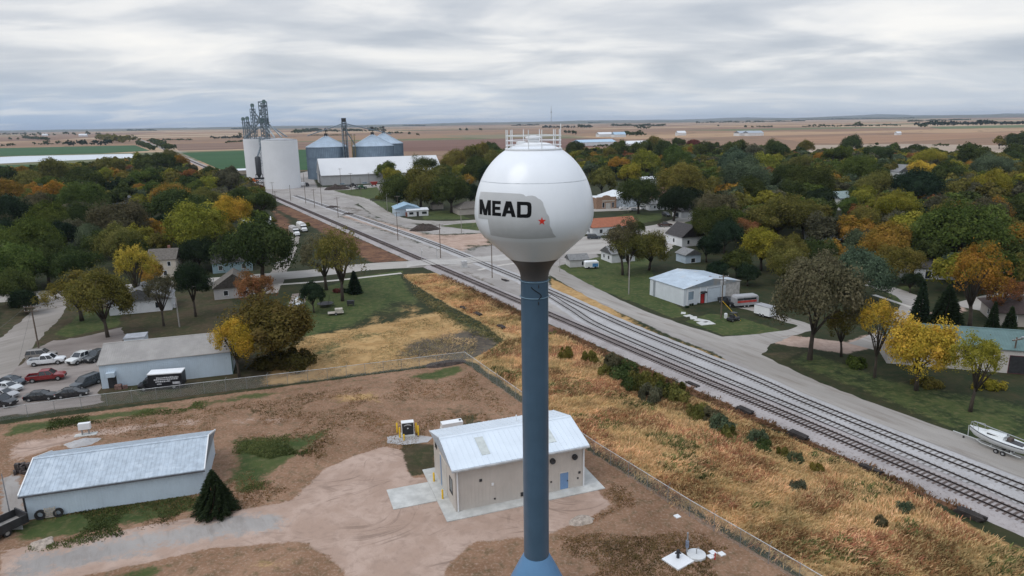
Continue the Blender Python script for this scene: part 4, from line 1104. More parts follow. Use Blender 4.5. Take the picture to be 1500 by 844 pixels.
MB().box(-1.3, -.65, -8.7, -7, 0, 1.9).build('brick_pier', mat('red_brick', (.22, .09, .07), .9, .2, 3), of)
house('shed', 'small beige shed with brown gable roof on the lawn by the office', 'shed', (640, 306), 20, 5.6, 4.8, 2.6, 1.3, siding('beige_siding', (.40, .36, .32)), SHING, ridge='y')
g = house('garage', 'brown-roofed hip garage with brick front left of the tank', 'garage', (690, 312), 20, 15, 11, 2.9, 2.6, siding('beige_siding', (0, 0, 0)), SHING, hip=4.5)
MB().box(.5, 7.45, -5.62, -5.51, 0, 2.8).build('brick_front', mat('red_brick', (0, 0, 0)), g)
og = house('commercial_building', 'white building with long orange-red roof right of the tank', 'building', (868, 346), 19, 19, 10, 3.2, 2.6, WSIDE, mat('orange_red_roof', (.30, .105, .055), .8, .12, 1.2), [('L', -2, .9, 1, 1.4), ('L', 2, .9, 1, 1.4), ('L', 0, 3.3, .8, .9), ('F', -6, .9, 1.2, 1.4), ('F', -2, .9, 1.2, 1.4)], anchor='fl')
bk = W2(884, 306)
br = thing('brick_storefront', 'tan brick storefront with curved parapet right of the tank', 'store', bk.x + 0, bk.y + 6, 14)
BRK = mat('tan_brick', (.30, .19, .13), .9, .12, 1.5)
m_ = MB().box(-5.2, 5.2, -6, 6, 0, 5.2)
m_.add([(x, y, z) for y in (-6.02, -5.6) for x, z in ((-5.2, 5.15), (-5.2, 5.7), (-2.2, 5.75), (-1.8, 6.2), (-.8, 6.5), (0, 6.6), (.8, 6.5), (1.8, 6.2), (2.2, 5.75), (5.2, 5.7), (5.2, 5.15))], [tuple(range(11))[::-1], tuple(range(11, 22))] + [(i, i + 1, i + 12, i + 11) for i in range(10)])
m_.build('wall', BRK, br)
MB().box(-5.0, 5.0, -5.5, 5.9, 5.2, 5.35).build('roof', mat('white_roof_metal', (0, 0, 0)), br)
MB().box(-2.2, 4.2, -6.15, -6.0, 3.6, 4.1).build('sign_band', mat('pale_stone', (.5, .46, .40), .8), br)
for u in (-1.6, 3.4): window(br, 10.4, 12, 'F', u, .6, 1.0, 2.4)
door(br, 10.4, 12, 'F', .9, 2.4, 2.8, mat('pale_door', (.45, .43, .40), .6), mat('pale_stone', (0, 0, 0)), handle=False)
house('warehouse', 'white-roofed metal warehouse behind the tan brick storefront', 'warehouse', (910, 300), 14, 17, 22, 4.2, 2.4, mat('grey_blue_wall', (.45, .50, .55), .6), mat('white_roof_metal', (0, 0, 0)), ridge='y')
house('garage', 'small white garage with dark shingled roof beside the curving street', 'garage', (1003, 317), 25, 8.8, 6.2, 2.7, 1.9, WSIDE, SHDARK, [('L', 0, .1, 2.6, 2.1)])
house('house', 'white porch house behind the parked cars near the brick storefront', 'house', (962, 306), 20, 13, 9, 3.0, 2.0, WSIDE, SHGREY, std(13) + [('F', 0, .9, 1.2, 1.3)])
house('house', 'large white cross-gabled house among the far eastern trees', 'house', (1318, 261), 20, 17, 12, 5.0, 4.4, WSIDE, SHGREY, [('L', -3, 1, 1.4, 1.6), ('L', 3, 1, 1.4, 1.6), ('F', -5, 1, 1.4, 1.6), ('F', 0, 1, 1.4, 1.6), ('F', 5, 1, 1.4, 1.6), ('F', -5, 4.2, 1.2, 1.5), ('F', 5, 4.2, 1.2, 1.5), ('F', 0, 5.5, 1.2, 1.5)], ridge='y')
house('house', 'tall white house with green roof deep in the eastern trees', 'house', (1229, 306), 20, 8, 8, 5.6, 2.6, WSIDE, mat('grey_green_roof', (.22, .28, .27), .7), two(8))
house('house', 'black-roofed white house with steep gable behind the metal shop trees', 'house', (1003, 357), 20, 9, 10, 3.4, 3.6, WSIDE, SHDARK, [('F', 0, 3.4, .8, 1.1), ('F', -2, .8, .9, 1.3), ('L', 0, .9, 1, 1.3)], ridge='y')
house('shed', 'pale blue shed with dark opening under the eastern house', 'shed', (1008, 383), 20, 5.4, 5, 2.6, 1.4, siding('pale_blue_siding', (0, 0, 0)), SHGREY, [('F', 0, .1, 1.4, 1.3)], ridge='y')
house('house', 'small white house with two windows behind the leaning dark tree', 'house', (905, 381), 20, 8, 7, 2.8, 1.8, WSIDE, SHGREY, [('L', -1.5, .9, .9, 1.1), ('L', 1.5, .9, .9, 1.1), ('F', 0, .9, 1, 1.2)])
house('house', 'white cottage with dark doorway beyond the orange oak on the right', 'house', (1352, 404), -15, 13, 8, 3.1, 2.3, WSIDE, SHDARK, std(13) + [('F', 0, .1, 1.4, 2.0)])
house('house', 'white house with long pale wall at the right edge street', 'house', (1488, 396), -15, 15, 9, 3.3, 2.0, mat('pale_blue_wall', (.52, .58, .62), .6), SHGREY, std(15))
house('house', 'dark brown-roofed house at the right edge above the barn', 'house', (1508, 470), -20, 15, 11, 3.0, 2.2, siding('beige_siding', (0, 0, 0)), mat('dark_brown_shingles', (.055, .038, .034), .95, .2, 2.5), std(15), hip=4.5, over=.7)
house('house', 'pale low-roofed house peeking out left of the oak canopy', 'house', (1206, 350), 20, 12, 8, 3.0, 1.4, WSIDE, mat('pale_roof_shingles', (.36, .36, .35), .9, .15), std(12))
house('house', 'grey-blue roofed house at the far eastern tree edge', 'house', (1152, 248), 20, 20, 12, 3.4, 3.6, WSIDE, mat('blue_grey_roof', (.17, .20, .24), .8), std(20))
house('house', 'brown-roofed building behind the dark trees right of the storefront', 'house', (962, 292), 20, 14, 12, 3.8, 2.4, BRK, mat('brown_roof', (.16, .09, .065), .9), std(14))
house('house', 'white-roofed hall among the trees beyond the storefront', 'hall', (953, 270), 20, 22, 14, 4.0, 1.2, WSIDE, mat('white_roof_metal', (0, 0, 0)), std(22))
house('house', 'tan long house right of the red-leaved tree mid-town', 'house', (1052, 285), 20, 18, 9, 3.4, 2.0, siding('tan_siding', (.40, .33, .27)), SHING, std(18))
house('house', 'white bungalow in the gap below the tan long house', 'house', (1060, 302), 20, 11, 8, 3.0, 1.8, WSIDE, SHGREY, std(11))
house('shed', 'long white shed seen beyond the trees right of the tank', 'shed', (880, 241), 10, 34, 12, 4.0, 1.6, WSIDE, mat('white_roof_metal', (0, 0, 0)))
house('shed', 'pale shed at the far edge of the western green field', 'shed', (58, 256), 10, 14, 9, 3.5, 1.5, WSIDE, SHGREY)
# garden shed with tarp-covered lean-to on the lawn
sh = house('garden_shed', 'old grey-white garden shed on the lawn right of the tower neck', 'shed', (845, 389), 12, 5.6, 4.6, 2.3, 1.2, siding('weathered_white_siding', (.52, .51, .50)), SHGREY, [('F', 1.2, .5, .9, 1.2)])
tr_ = W2(866, 393)
tt = thing('camping_trailer', 'small white trailer with blue panel beside the old garden shed', 'trailer', tr_.x, tr_.y, 10)
MB().box(-2.0, 2.0, -1.0, 1.0, .4, 2.0).hexa([(-2, -1, 2), (2, -1, 2), (2, 1, 2), (-2, 1, 2)], [(-1.7, -.8, 2.25), (1.7, -.8, 2.25), (1.7, .8, 2.25), (-1.7, .8, 2.25)]).build('body', WHITE, tt)
MB().box(.1, 1.8, -1.05, -.99, .6, 1.6).build('panel', mat('bright_blue_panel', (.08, .24, .48), .5), tt)
for u in (-1.0, 1.0):
    q = MB().lathe([(.35, -.1), (.35, .1)], 14); q.v = [(a + u, -1.0 + z, b_ + .35) for a, b_, z in q.v]; q.build('wheel', RUBBER, tt)
# ================================================================ grain elevator
SILOM = mat('white_concrete_silo', (.70, .71, .73), .85, .03, .09, streak=.10)
def silo(label, px, base_py, dist_back, r, h):
    p = W2(px, base_py); d = p.normalized(); q = p + d * dist_back
    o = thing('concrete_silo', label, 'silo', q.x, q.y, group='white concrete silos of the grain elevator')
    MB().lathe([(r, 0), (r, h), (r - .4, h)], 56).build('wall', SILOM, o, True)
    MB().lathe([(r - .4, h - .1), (r - .5, h + .5), (1, h + 1.4)], 56).build('roof', mat('grey_silo_roof', (.36, .37, .39), .8), o, True)
    return q
q1 = silo('near white concrete silo, widest of the grain elevator silos', 415.5, 277, 11.8, 12.0, 32.3)
q2 = silo('white concrete silo behind the wide one, beside the line', 385, 266, 10.5, 11.5, 32.3)
STEELB = mat('blue_grey_steelwork', (.17, .215, .25), .5, .2, 1.0)
STEELG = mat('green_grey_steelwork', (.13, .19, .19), .5, .2, 1.0)
def lattice(mb, cx, cy, s, z0, z1, n, r=.14, taper=1.0):
    cs = [(-1, -1), (1, -1), (1, 1), (-1, 1)]
    def pt(k, z):
        f = s * (1 + (taper - 1) * (z - z0) / (z1 - z0)); return (cx + cs[k][0] * f, cy + cs[k][1] * f, z)
    for k in range(4):
        mb.tube([pt(k, z0), pt(k, z1)], r, 4)
    for i in range(n):
        a, b_ = z0 + (z1 - z0) * i / n, z0 + (z1 - z0) * (i + 1) / n
        for k in range(4):
            mb.tube([pt(k, b_), pt((k + 1) % 4, b_)], r * .7, 4)
            if (i + k) % 2: mb.tube([pt(k, a), pt((k + 1) % 4, b_)], r * .6, 4)
            else: mb.tube([pt((k + 1) % 4, a), pt(k, b_)], r * .6, 4)
def at_px(px, ref):   # same distance from the camera as ref, other bearing
    p = W2(px, 270); return p.normalized() * ref.length
mid = (q1 + q2) / 2
hd = at_px(394, mid); 
ht = thing('elevator_headhouse', 'steel headhouse tower with bucket legs and spouts on the white silos', 'elevator tower', hd.x, hd.y, 20)
m_ = MB(); lattice(m_, 1.0, 0, 2.8, 0, 59, 20, .30); lattice(m_, 1.0, 0, 1.3, 30, 58, 12, .2); m_.build('tower_frame', STEELB, ht)
dx1 = (at_px(381, mid) - hd); dx2 = at_px(372, mid) - hd; dx3 = at_px(366, mid) - hd
c20, s20 = math.cos(R(-20)), math.sin(R(-20))
lc = lambda d: (d.x * c20 - d.y * s20, d.x * s20 + d.y * c20)
for (x, y), top in ((lc(dx1), 55.5), (lc(dx2), 46.5), (lc(dx3), 46), ((1.9, -3.2), 58)):
    lg = MB().box(x - .9, x - .15, y - .4, y + .4, 33, top).box(x + .25, x + 1.0, y - .4, y + .4, 33, top).build('bucket_leg', STEELB, ht)
    MB().loft([[(x + a, y + b_, top + .0) for a, b_ in ((-1.2, -.7), (1.3, -.7), (1.3, .7), (-1.2, .7))], [(x + a, y + b_, top + 1.5) for a, b_ in ((-1.3, -.7), (1.4, -.7), (1.4, .7), (-1.3, .7))], [(x + a, y + b_, top + 2.3) for a, b_ in ((-.6, -.6), (.8, -.6), (.8, .6), (-.6, .6))]]).build('leg_head', STEELG, lg)
    MB().box(x - 1.9, x + 1.9, y - 1.3, y + 1.3, top - 1.6, top - 1.4).build('platform', STEELB, lg)
a1_, b1_ = lc(dx1); a2_, b2_ = lc(dx2)
for P0, P1 in (((a1_, b1_, 54), (-1, 0, 45)), ((1, -3, 56), (-4, 0, 44)), ((-1, 0, 46), (lc(at_px(366, q2) - hd)[0], 0, 33.5)), ((1, 0, 47), (12, -6, 33.5)), ((1, 0, 44), (7, -9, 33.5)), ((a2_, b2_, 45), (a2_ + 5, b2_, 37)), ((-1, 0, 42), (a2_ - 3, 2, 34)), ((1, -2, 45), (16, 2, 33.8)), ((a1_, b1_, 50), (4, -4, 36))):
    MB().tube([P0, P1], .5, 6).build('spout', mat('galvanised_spout', (.33, .38, .42), .45, .1, .5, metal=.3), ht)
m_ = MB(); lattice(m_, a1_, b1_, 1.8, 33, 54, 9, .2); lattice(m_, a2_, b2_, 1.4, 33, 45, 5, .18); m_.build('leg_frame', STEELB, ht)
MB().box(-3, 5, -3.5, 3.5, 44.2, 44.5).box(-2.5, 4.2, -2.2, 2.2, 44.5, 47.8).build('distributor', STEELG, ht)
rl = MB(); 
for u in range(0, 24, 2): rl.tube([(u - 2, -9.5 - u * .15, 33), (u - 2, -9.5 - u * .15, 34.3)], .06, 4)
rl.box(-2, 22, -11, -10.9, 34.2, 34.3); rl.build('roof_railing', STEELB, ht)
# dark surge bin hung on the silo front
sb = at_px(381, W2(386, 274))
hb = thing('surge_bin', 'dark cylindrical surge bin on a steel frame before the silos', 'hopper', sb.x, sb.y, 20)
MB().lathe([(.5, 6.5), (1.9, 9.3), (1.9, 20.5), (1.4, 21.2), (.4, 21.6)], 20).build('bin', mat('dark_grey_bin', (.05, .055, .06), .5, .15, .5), hb, True)
m_ = MB(); lattice(m_, 0, 0, 2.2, 0, 9, 3, .18); m_.box(-3.4, 3.6, -2.5, 2.5, 5.6, 6.6); m_.build('support_frame', DARK, hb)
m_ = MB(); m_.tube([(0, 0, 21), (3.0, 2.5, 28), (3.0, 2.5, 35)], .55, 6); lattice(m_, 3.0, 2.5, 1.0, 14, 34, 9, .09); m_.build('spout', STEELB, hb)
MB().box(5.2, 7.0, .5, 3, 0, 8.5).build('stair_tower', mat('dull_wall_panel', (.30, .27, .25), .8), hb)
# corrugated steel bins
BINM = mat('corrugated_bin_steel', (.23, .30, .37), .45, .10, .25, metal=.35, ribs=('Z', .9, .5), streak=.15)
BINR = mat('bin_roof_steel', (.40, .48, .56), .42, .08, .25, metal=.35)
def steel_bin(label, cx, cy, r, h, rise):
    o = thing('steel_bin', label, 'grain bin', cx, cy, group='corrugated steel grain bins')
    MB().lathe([(r, 0), (r, h)], 72).build('wall', BINM, o, True)
    st_ = MB()
    for k in range(72):
        a = 2 * math.pi * k / 72; x, y = (r + .1) * math.cos(a), (r + .1) * math.sin(a); st_.rbox(x, y, 0, h, .22, .28, a)
    for z in (h * .33, h * .66, h): st_.lathe([(r + .02, z - .15), (r + .3, z - .1), (r + .3, z + .1), (r + .02, z + .15)], 72, cap=False)
    st_.build('stiffener_frame', mat('bin_stiffener_steel', (.14, .19, .25), .5, .1), o)
    MB().lathe([(r + .5, h - .1), (r * .5, h + rise * .55), (1.6, h + rise), (1.2, h + rise + .6), (.3, h + rise + .9)], 72).build('roof', BINR, o, True)
    rb = MB()
    for k in range(36):
        a = 2 * math.pi * k / 36; rb.tube([((r + .4) * math.cos(a), (r + .4) * math.sin(a), h + .05), (1.6 * math.cos(a), 1.6 * math.sin(a), h + rise + .1)], .09, 4)
    rb.build('roof_rib', BINR, o)
    m_ = MB().box(-1.2, 1.2, -1.2, 1.2, h + rise, h + rise + 2.4); m_.tube([(0, 0, h + rise), (0, 0, h + rise + 6.5)], .3, 5); m_.box(-1, 1.2, -.4, .4, h + rise + 5, h + rise + 6.2)
    m_.build('filling_head', DARK, o)
    return o
def bearing(px, dist): return W2(px, 270).normalized() * dist
pb = bearing(483, 580); steel_bin('corrugated steel grain bin closest to the white silo', pb.x, pb.y, 16.2, 25.0, 8.0)
pb = bearing(550, 578); steel_bin('corrugated steel grain bin right of the leg tower', pb.x, pb.y, 16.4, 25.0, 8.4)
pb = bearing(566, 626); steel_bin('farthest corrugated grain bin, partly hidden behind another bin', pb.x, pb.y, 16.4, 25.4, 8.4)
lt = bearing(510, 566)
lo = thing('leg_tower', 'slim steel bucket elevator tower between the corrugated bins', 'elevator tower', lt.x, lt.y, 20)
m_ = MB(); lattice(m_, 0, 0, 1.8, 0, 44, 14, .17); m_.build('tower_frame', STEELB, lo)
MB().box(-1.1, -.6, -.3, .3, 0, 45).box(.6, 1.1, -.3, .3, 0, 45).box(-1.7, 1.7, -.8, .8, 44, 47).build('bucket_leg', DARK, lo)
for P1 in ((-28, 4, 34), (38, 6, 34), (8, 3, 26)): MB().tube([(0, 0, 43 if abs(P1[0]) > 10 else 40), P1], .42, 6).build('spout', STEELB, lo)
MB().box(-3, 3, -2, 2, 41, 41.25).box(-2.4, 2.4, -1.6, 1.6, 37, 37.2).build('platform', DARK, lo)
m_ = MB(); lattice(m_, 6.5, 2, 1.2, 8, 33, 9, .13); m_.build('stair_frame', mat('yellowed_steel', (.30, .25, .10), .7, .2), lo)
# flat storage
yaw = 20; w_, d_, h, rise = 88, 36, 7.2, 10.8
c = front_mid(W2(472, 272), yaw, w_, d_)
fs = thing('flat_storage', 'huge white flat grain storage building in front of the steel bins', 'warehouse', c[0], c[1], yaw)
gable_parts(fs, w_, d_, h, rise, metalwall('pale_warehouse_siding', (.44, .44, .44), 1.2), mat('white_warehouse_roof', (.60, .605, .615), .6, .035, .05, streak=.05), .5, 0)
MB().box(-w_ / 2 - .5, w_ / 2 + .5, -d_ / 2 - .7, -d_ / 2 - .5, h - .6, h - .2).build('gutter', mat('grey_gutter', (0, 0, 0)), fs)
for u in (-2,): window(fs, w_, d_, 'L', u, .1, 7, 6.5, mat('brown_trim', (.16, .12, .10), .8), DARK, 'overhead_door', 'door_panel')
for u in (-30, -14, 2, 18): window(fs, w_, d_, 'F', u, .1, 3.4, 1.2, WHITE, mat('grey_glass', (.25, .32, .38), .2), 'vent_louvre', 'slats')
# other elevator yard structures
house('shed', 'low white-roofed shed left of the grain elevator', 'shed', (352, 255), 20, 24, 12, 3.5, 1.2, siding('tan_siding', (0, 0, 0)), mat('white_roof_metal', (0, 0, 0)))
# far structures
def farm_barn(px, py, w_, h, rise, roof, label, name='barn', wall=None):
    house(name, label, name, (px, py), 20, w_, w_ * .5, h, rise, wall or WSIDE, roof, group='distant farm buildings')
WR = mat('white_roof_metal', (0, 0, 0))
farm_barn(885, 200.5, 40, 7, 5, WR, 'distant white barn right of the tank top among fields')
farm_barn(906, 201, 34, 7, 6, mat('light_blue_roof_metal', (0, 0, 0)), 'distant blue-roofed barn beside dark trees right of the tank')
farm_barn(997, 198.5, 26, 7, 5, WR, 'small lone white barn in the fields right of the tank')
farm_barn(1090, 199, 46, 7, 5, GALV, 'left of two pale barns standing alone in the stubble fields')
farm_barn(1103, 199, 46, 7, 5, GALV, 'right of two pale barns standing alone in the stubble fields')
farm_barn(1315, 198, 14, 5, 3, WR, 'tiny white farm building on the stubble strip at far right')
farm_barn(122, 200, 40, 8, 6, WR, 'distant white farmstead building beyond the western windbreaks')
farm_barn(66, 199.5, 30, 8, 6, WR, 'distant pale farm building left of the western windbreaks')
farm_barn(935, 215.5, 60, 6, 4, WR, 'long pale barn roof at the eastern treetops edge')
farm_barn(870, 213, 70, 6, 4, mat('light_blue_roof_metal', (0, 0, 0)), 'long pale blue barn just right of the tank railing')
def mast(px, py, h, r, label):
    p = W2(px, py); o = thing('radio_mast', label, 'radio mast', p.x, p.y)
    m_ = MB(); lattice(m_, 0, 0, r, 0, h, 14, r * .22); m_.build('mast_frame', STEEL, o)
    MB().box(-r * 2.2, r * 2.2, -r * 2.2, r * 2.2, h * .78, h * .84).build('antenna', STEEL, o); MB().tube([(0, 0, h), (0, 0, h * 1.14)], r * .4, 5).build('tip', STEEL, o)
mast(807.5, 188, 122, 1.6, 'tall radio mast on the horizon above the tank railing')
mast(449, 189, 70, .9, 'thin radio mast on the horizon right of the silos')
# distant water tower on the horizon (white dot at the left)
# ================================================================ vehicles
TAIL = mat('red_tail_lamp', (.30, .01, .01), .3); LAMP = mat('clear_head_lamp', (.6, .6, .58), .15); CHROME = mat('alloy_rim', (.42, .43, .44), .35, .1, 2, metal=.6)
def ring(x, zb_, zt_, wb_, wt_):
    zm = zb_ + (zt_ - zb_) * .55
    return [(x, -wb_ * .93, zb_), (x, wb_ * .93, zb_), (x, wb_, zm), (x, wt_, zt_ - .03), (x, wt_ * .8, zt_), (x, -wt_ * .8, zt_), (x, -wt_, zt_ - .03), (x, -wb_, zm)]
def wheel_mesh(r, wd):
    m_ = MB().lathe([(r * .55, -wd / 2), (r * .93, -wd / 2), (r, -wd * .35), (r, wd * .35), (r * .93, wd / 2), (r * .55, wd / 2)], 18, cap=False); m_.v = [(a, z, b_) for a, b_, z in m_.v]
    q = MB().lathe([(.03, -wd * .42), (r * .55, -wd * .42), (r * .55, wd * .42), (.03, wd * .42)], 14); q.v = [(a, z, b_) for a, b_, z in q.v]
    return m_, q
CARS = {}
def make_car(kind):
    o = bpy.data.objects.new('parked_car' if kind not in ('pickup',) else 'pickup_truck', None); COL.objects.link(o)
    if kind == 'sedan':
        L = [(-2.35, .36, .78, .70, .66), (-2.2, .26, .95, .84, .78), (-1.4, .22, 1.0, .90, .84), (0, .22, .98, .91, .85), (1.1, .22, .96, .90, .84), (1.95, .25, .84, .86, .78), (2.3, .33, .68, .72, .66)]
        cb, ct, zb_, zt_, hw, ht_ = (-1.85, 1.05), (-1.05, .25), .97, 1.42, .80, .60; wx, wr = (-1.42, 1.40), .33
    elif kind == 'suv':
        L = [(-2.5, .42, 1.0, .80, .78), (-2.4, .34, 1.12, .92, .88), (-1, .3, 1.12, .97, .92), (1.1, .3, 1.12, .97, .92), (2.1, .34, 1.06, .93, .86), (2.45, .42, .90, .84, .76)]
        cb, ct, zb_, zt_, hw, ht_ = (-2.42, 1.2), (-2.15, .45), 1.10, 1.80, .90, .74; wx, wr = (-1.5, 1.55), .39
    else:
        L = [(-2.9, .55, .80, .90, .88), (-2.85, .45, .85, .98, .96), (-1.0, .42, .85, 1.0, .97), (-.95, .42, 1.18, 1.0, .96), (1.3, .42, 1.18, 1.0, .95), (2.5, .45, 1.12, .97, .90), (2.9, .52, .95, .88, .82)]
        cb, ct, zb_, zt_, hw, ht_ = (-.93, 1.45), (-.75, .70), 1.15, 1.86, .92, .74; wx, wr = (-1.85, 1.95), .42
    body = MB().loft([ring(*l) for l in L])
    # roof skin and pillars
    R4 = [(ct[0], -ht_, zt_), (ct[1], -ht_, zt_), (ct[1], ht_, zt_), (ct[0], ht_, zt_)]; B4 = [(cb[0], -hw, zb_), (cb[1], -hw, zb_), (cb[1], hw, zb_), (cb[0], hw, zb_)]
    body.hexa([(x, y * 1.03, z) for x, y, z in R4], [(x * .96 + (ct[0] + ct[1]) * .02, y * .9, z + .06) for x, y, z in R4])
    for a, b_ in zip(B4, R4): body.tube([a, b_], .05, 4)
    mid_ = (ct[0] + ct[1]) / 2
    for s in (-1, 1):
        body.tube([((cb[0] + cb[1]) / 2 + .05, s * hw, zb_), (mid_, s * ht_, zt_)], .05, 4)
        if kind == 'suv': body.tube([(-1.45, s * hw, zb_), (-1.4, s * ht_, zt_)], .06, 4)
        body.box(cb[1] - .35, cb[1] - .12, s * (hw + .12) - .09, s * (hw + .12) + .09, zb_ + .02, zb_ + .18)
    if kind == 'pickup':
        for s in (-1, 1): body.box(-2.86, -.94, s * .93 - .06, s * .93 + .06, .8, 1.2)
        body.box(-2.9, -2.8, -.95, .95, .6, 1.2)
    body.build('body', PAINT, o, True)
    MB().hexa([(x, y * .985, z - .05) for x, y, z in B4], [(x, y * .985, z) for x, y, z in R4]).build('window_glass', GLASS, o)
    if kind == 'pickup': MB().box(-2.8, -.96, -.86, .86, .84, .87).build('bed_liner', DARK, o)
    tm, rm_ = wheel_mesh(wr, .22); t0 = tm.mesh('wheel'); t0.materials.append(RUBBER); r0 = rm_.mesh('rim'); r0.materials.append(CHROME)
    hwid = L[2][3]
    for x in wx:
        for s in (-1, 1):
            q = bpy.data.objects.new('wheel', t0); COL.objects.link(q); q.parent = o; q.location = (x, s * (hwid - .07), wr)
            r_ = bpy.data.objects.new('rim', r0); COL.objects.link(r_); r_.parent = q
    for s in (-1, 1):
        x, zt2 = L[-1][0], L[-1][2]
        MB().box(x - .16, x + .02, s * .62 - .16, s * .62 + .16, zt2 - .2, zt2 - .04).build('headlight', LAMP, o)
        x = L[0][0]; MB().box(x - .03, x + .1, s * .66 - .1, s * .66 + .1, L[0][2] - .14, L[0][2] + .02).build('tail_lamp', TAIL, o)
    MB().box(L[-1][0] - .1, L[-1][0] + .03, -.42, .42, .5, L[-1][2] - .12).build('grille', DARK, o)
    return o
CARPROTO = {}
def car(kind, p, yaw, color, label, cat, group='vehicles parked in the gravel lot', world=False):
    q = W2(*p)
    if kind not in CARPROTO: o = CARPROTO[kind] = make_car(kind)
    else: o = dup(CARPROTO[kind])
    o.location = (q.x, q.y, 0.02); o.rotation_euler = (0, 0, R(yaw)); tag(o, label, cat, group)
    for ch in o.children:
        if ch.name.startswith('body'): ch.color = (*color, 1)
    return o
BLACKC, WHITEC, REDC = (.010, .011, .014), (.70, .71, .72), (.20, .012, .014)
car('suv', (62, 525), 15, (.22, .20, .18), 'grey-tan boxy suv parked behind the white pickup', 'car')
car('pickup', (70, 533.5), 17, WHITEC, 'white crew-cab pickup parked between the tan suv and red pickup', 'pickup truck')
car('pickup', (69, 557), 17, REDC, 'red crew-cab pickup in the middle of the gravel lot', 'pickup truck')
car('pickup', (121, 529), -105, (.60, .61, .60), 'silver-white pickup facing the fence near the workshop', 'pickup truck')
car('pickup', (145, 526), -105, (.05, .055, .06), 'dark pickup half hidden by the workshop corner', 'pickup truck')
car('suv', (127, 566), -112, (.035, .045, .055), 'dark suv facing the fence beside the workshop door', 'car')
car('sedan', (61, 585), 12, BLACKC, 'black sedan nearest the left side fence', 'car')
car('sedan', (107, 580.5), 14, BLACKC, 'black sedan between another black sedan and the dark suv', 'car')
car('sedan', (19, 563), -12, (.03, .045, .06), 'dark blue sedan farthest back in the row at the left edge', 'car')
car('sedan', (13, 572), -12, (.52, .54, .55), 'white-silver sedan second in the row at the left edge', 'car')
car('sedan', (7, 582), -12, (.36, .36, .37), 'grey sedan third in the row at the left edge', 'car')
car('suv', (2, 594), -10, BLACKC, 'black suv nearest the fence at the left edge', 'car')
GE_ = 'cars parked about the town'
car('sedan', (914, 306.5), 15, WHITEC, 'white car parked just right of the brick storefront', 'car', GE_)
car('sedan', (929, 309), 15, (.6, .6, .6), 'white car under the round tree near the storefront', 'car', GE_)
car('suv', (945, 307), 15, WHITEC, 'white van-like car by the white porch house', 'car', GE_)
car('suv', (976, 317), -70, BLACKC, 'black suv beside the small white garage', 'car', GE_)
car('pickup', (974, 332), 5, (.06, .03, .025), 'dark maroon pickup on the curving street below the garage', 'pickup truck', GE_)
car('suv', (870, 350), 0, (.03, .04, .055), 'dark blue car in front of the orange-roofed building', 'car', GE_)
car('sedan', (1021, 320), 20, (.55, .56, .57), 'silver car right of the small white garage', 'car', GE_)
car('pickup', (1067, 446.5), -70, BLACKC, 'black pickup parked between the metal shop and the camper', 'pickup truck', GE_)
car('suv', (437, 449), -88, (.62, .66, .68), 'pale suv on the narrow drive beside the big amber oak', 'car', GE_)

def wheels(root, xs, hw, r, wd=.25):
    tm, rm_ = wheel_mesh(r, wd)
    t0 = tm.mesh('wheel'); t0.materials.append(RUBBER); r0 = rm_.mesh('rim'); r0.materials.append(CHROME)
    for x in xs:
        for s in (-1, 1):
            q = bpy.data.objects.new('wheel', t0); COL.objects.link(q); q.parent = root; q.location = (x, s * hw, r)
            k = bpy.data.objects.new('rim', r0); COL.objects.link(k); k.parent = q
# black box trailer with white lettering patch
p = W2(243, 568)
v_ = thing('box_truck', 'black box truck with white roof and pale lettering parked against the workshop', 'truck', p.x, p.y, 10)
MB().box(-2.2, 3.0, -1.1, 1.1, .5, 2.75).build('cargo_box', mat('black_truck_paint', (.018, .018, .022), .4), v_)
MB().box(-2.25, 3.05, -1.15, 1.15, 2.75, 2.9).build('roof', WHITE, v_)
MB().loft([ring(-2.2, .45, 2.1, 1.0, .85), ring(-2.9, .45, 1.9, 1.0, .85), ring(-3.2, .45, 1.2, 1.0, .9), ring(-4.0, .5, 1.05, .9, .8)]).build('cab', mat('black_truck_paint', (0, 0, 0)), v_)
MB().box(-3.1, -2.5, -1.0, 1.0, 1.25, 1.75).build('cab_window', GLASS, v_)
mk = MB(); random.seed(3)
for r_, (z, a, b_) in enumerate(((2.15, -.9, 2.5), (1.85, -1.3, 2.4), (1.5, -1.1, 1.2), (1.1, -.9, -.2))):
    u = a
    while u < b_:
        ww = random.uniform(.10, .30); mk.box(u, min(u + ww, b_), -1.125, -1.10, z - .10, z + .10 + random.uniform(-.03, .06)); u += ww + .06
mk.box(1.5, 2.6, -1.125, -1.10, .95, 1.35)
mk.build('lettering', mat('pale_lettering', (.5, .5, .52), .5), v_)
wheels(v_, (-3.1, 1.6), 1.0, .42)
# camper
p = W2(1090, 449)
cp = thing('camper_trailer', 'grey camper trailer with a red stripe beside the metal shop', 'camper', p.x, p.y, 14)
MB().loft([[(x, s * a, z) for s, z in ((-1, .6), (1, .6), (1, 1.6), (1, 2.6 - dz), (.85, 2.85 - dz), (-.85, 2.85 - dz), (-1, 2.6 - dz), (-1, 1.6))] for x, a, dz in ((-2.9, 1.05, .5), (-2.6, 1.15, .05), (2.6, 1.15, .05), (2.95, 1.1, .35))]).build('body', mat('camper_grey', (.30, .30, .31), .5, .06), cp)
MB().box(-2.5, 2.4, -1.175, -1.14, 1.25, 1.75).build('stripe', mat('camper_red', (.42, .05, .04), .5), cp)
MB().box(-2.5, 2.3, -1.18, -1.15, 1.85, 2.3).build('window', GLASS, cp)
wheels(cp, (-.6, .4), 1.0, .36)
MB().tube([(2.9, 0, .6), (4.0, 0, .5)], .06, 6).tube([(2.9, .6, .6), (3.9, 0, .5)], .05, 6).build('hitch', DARK, cp)
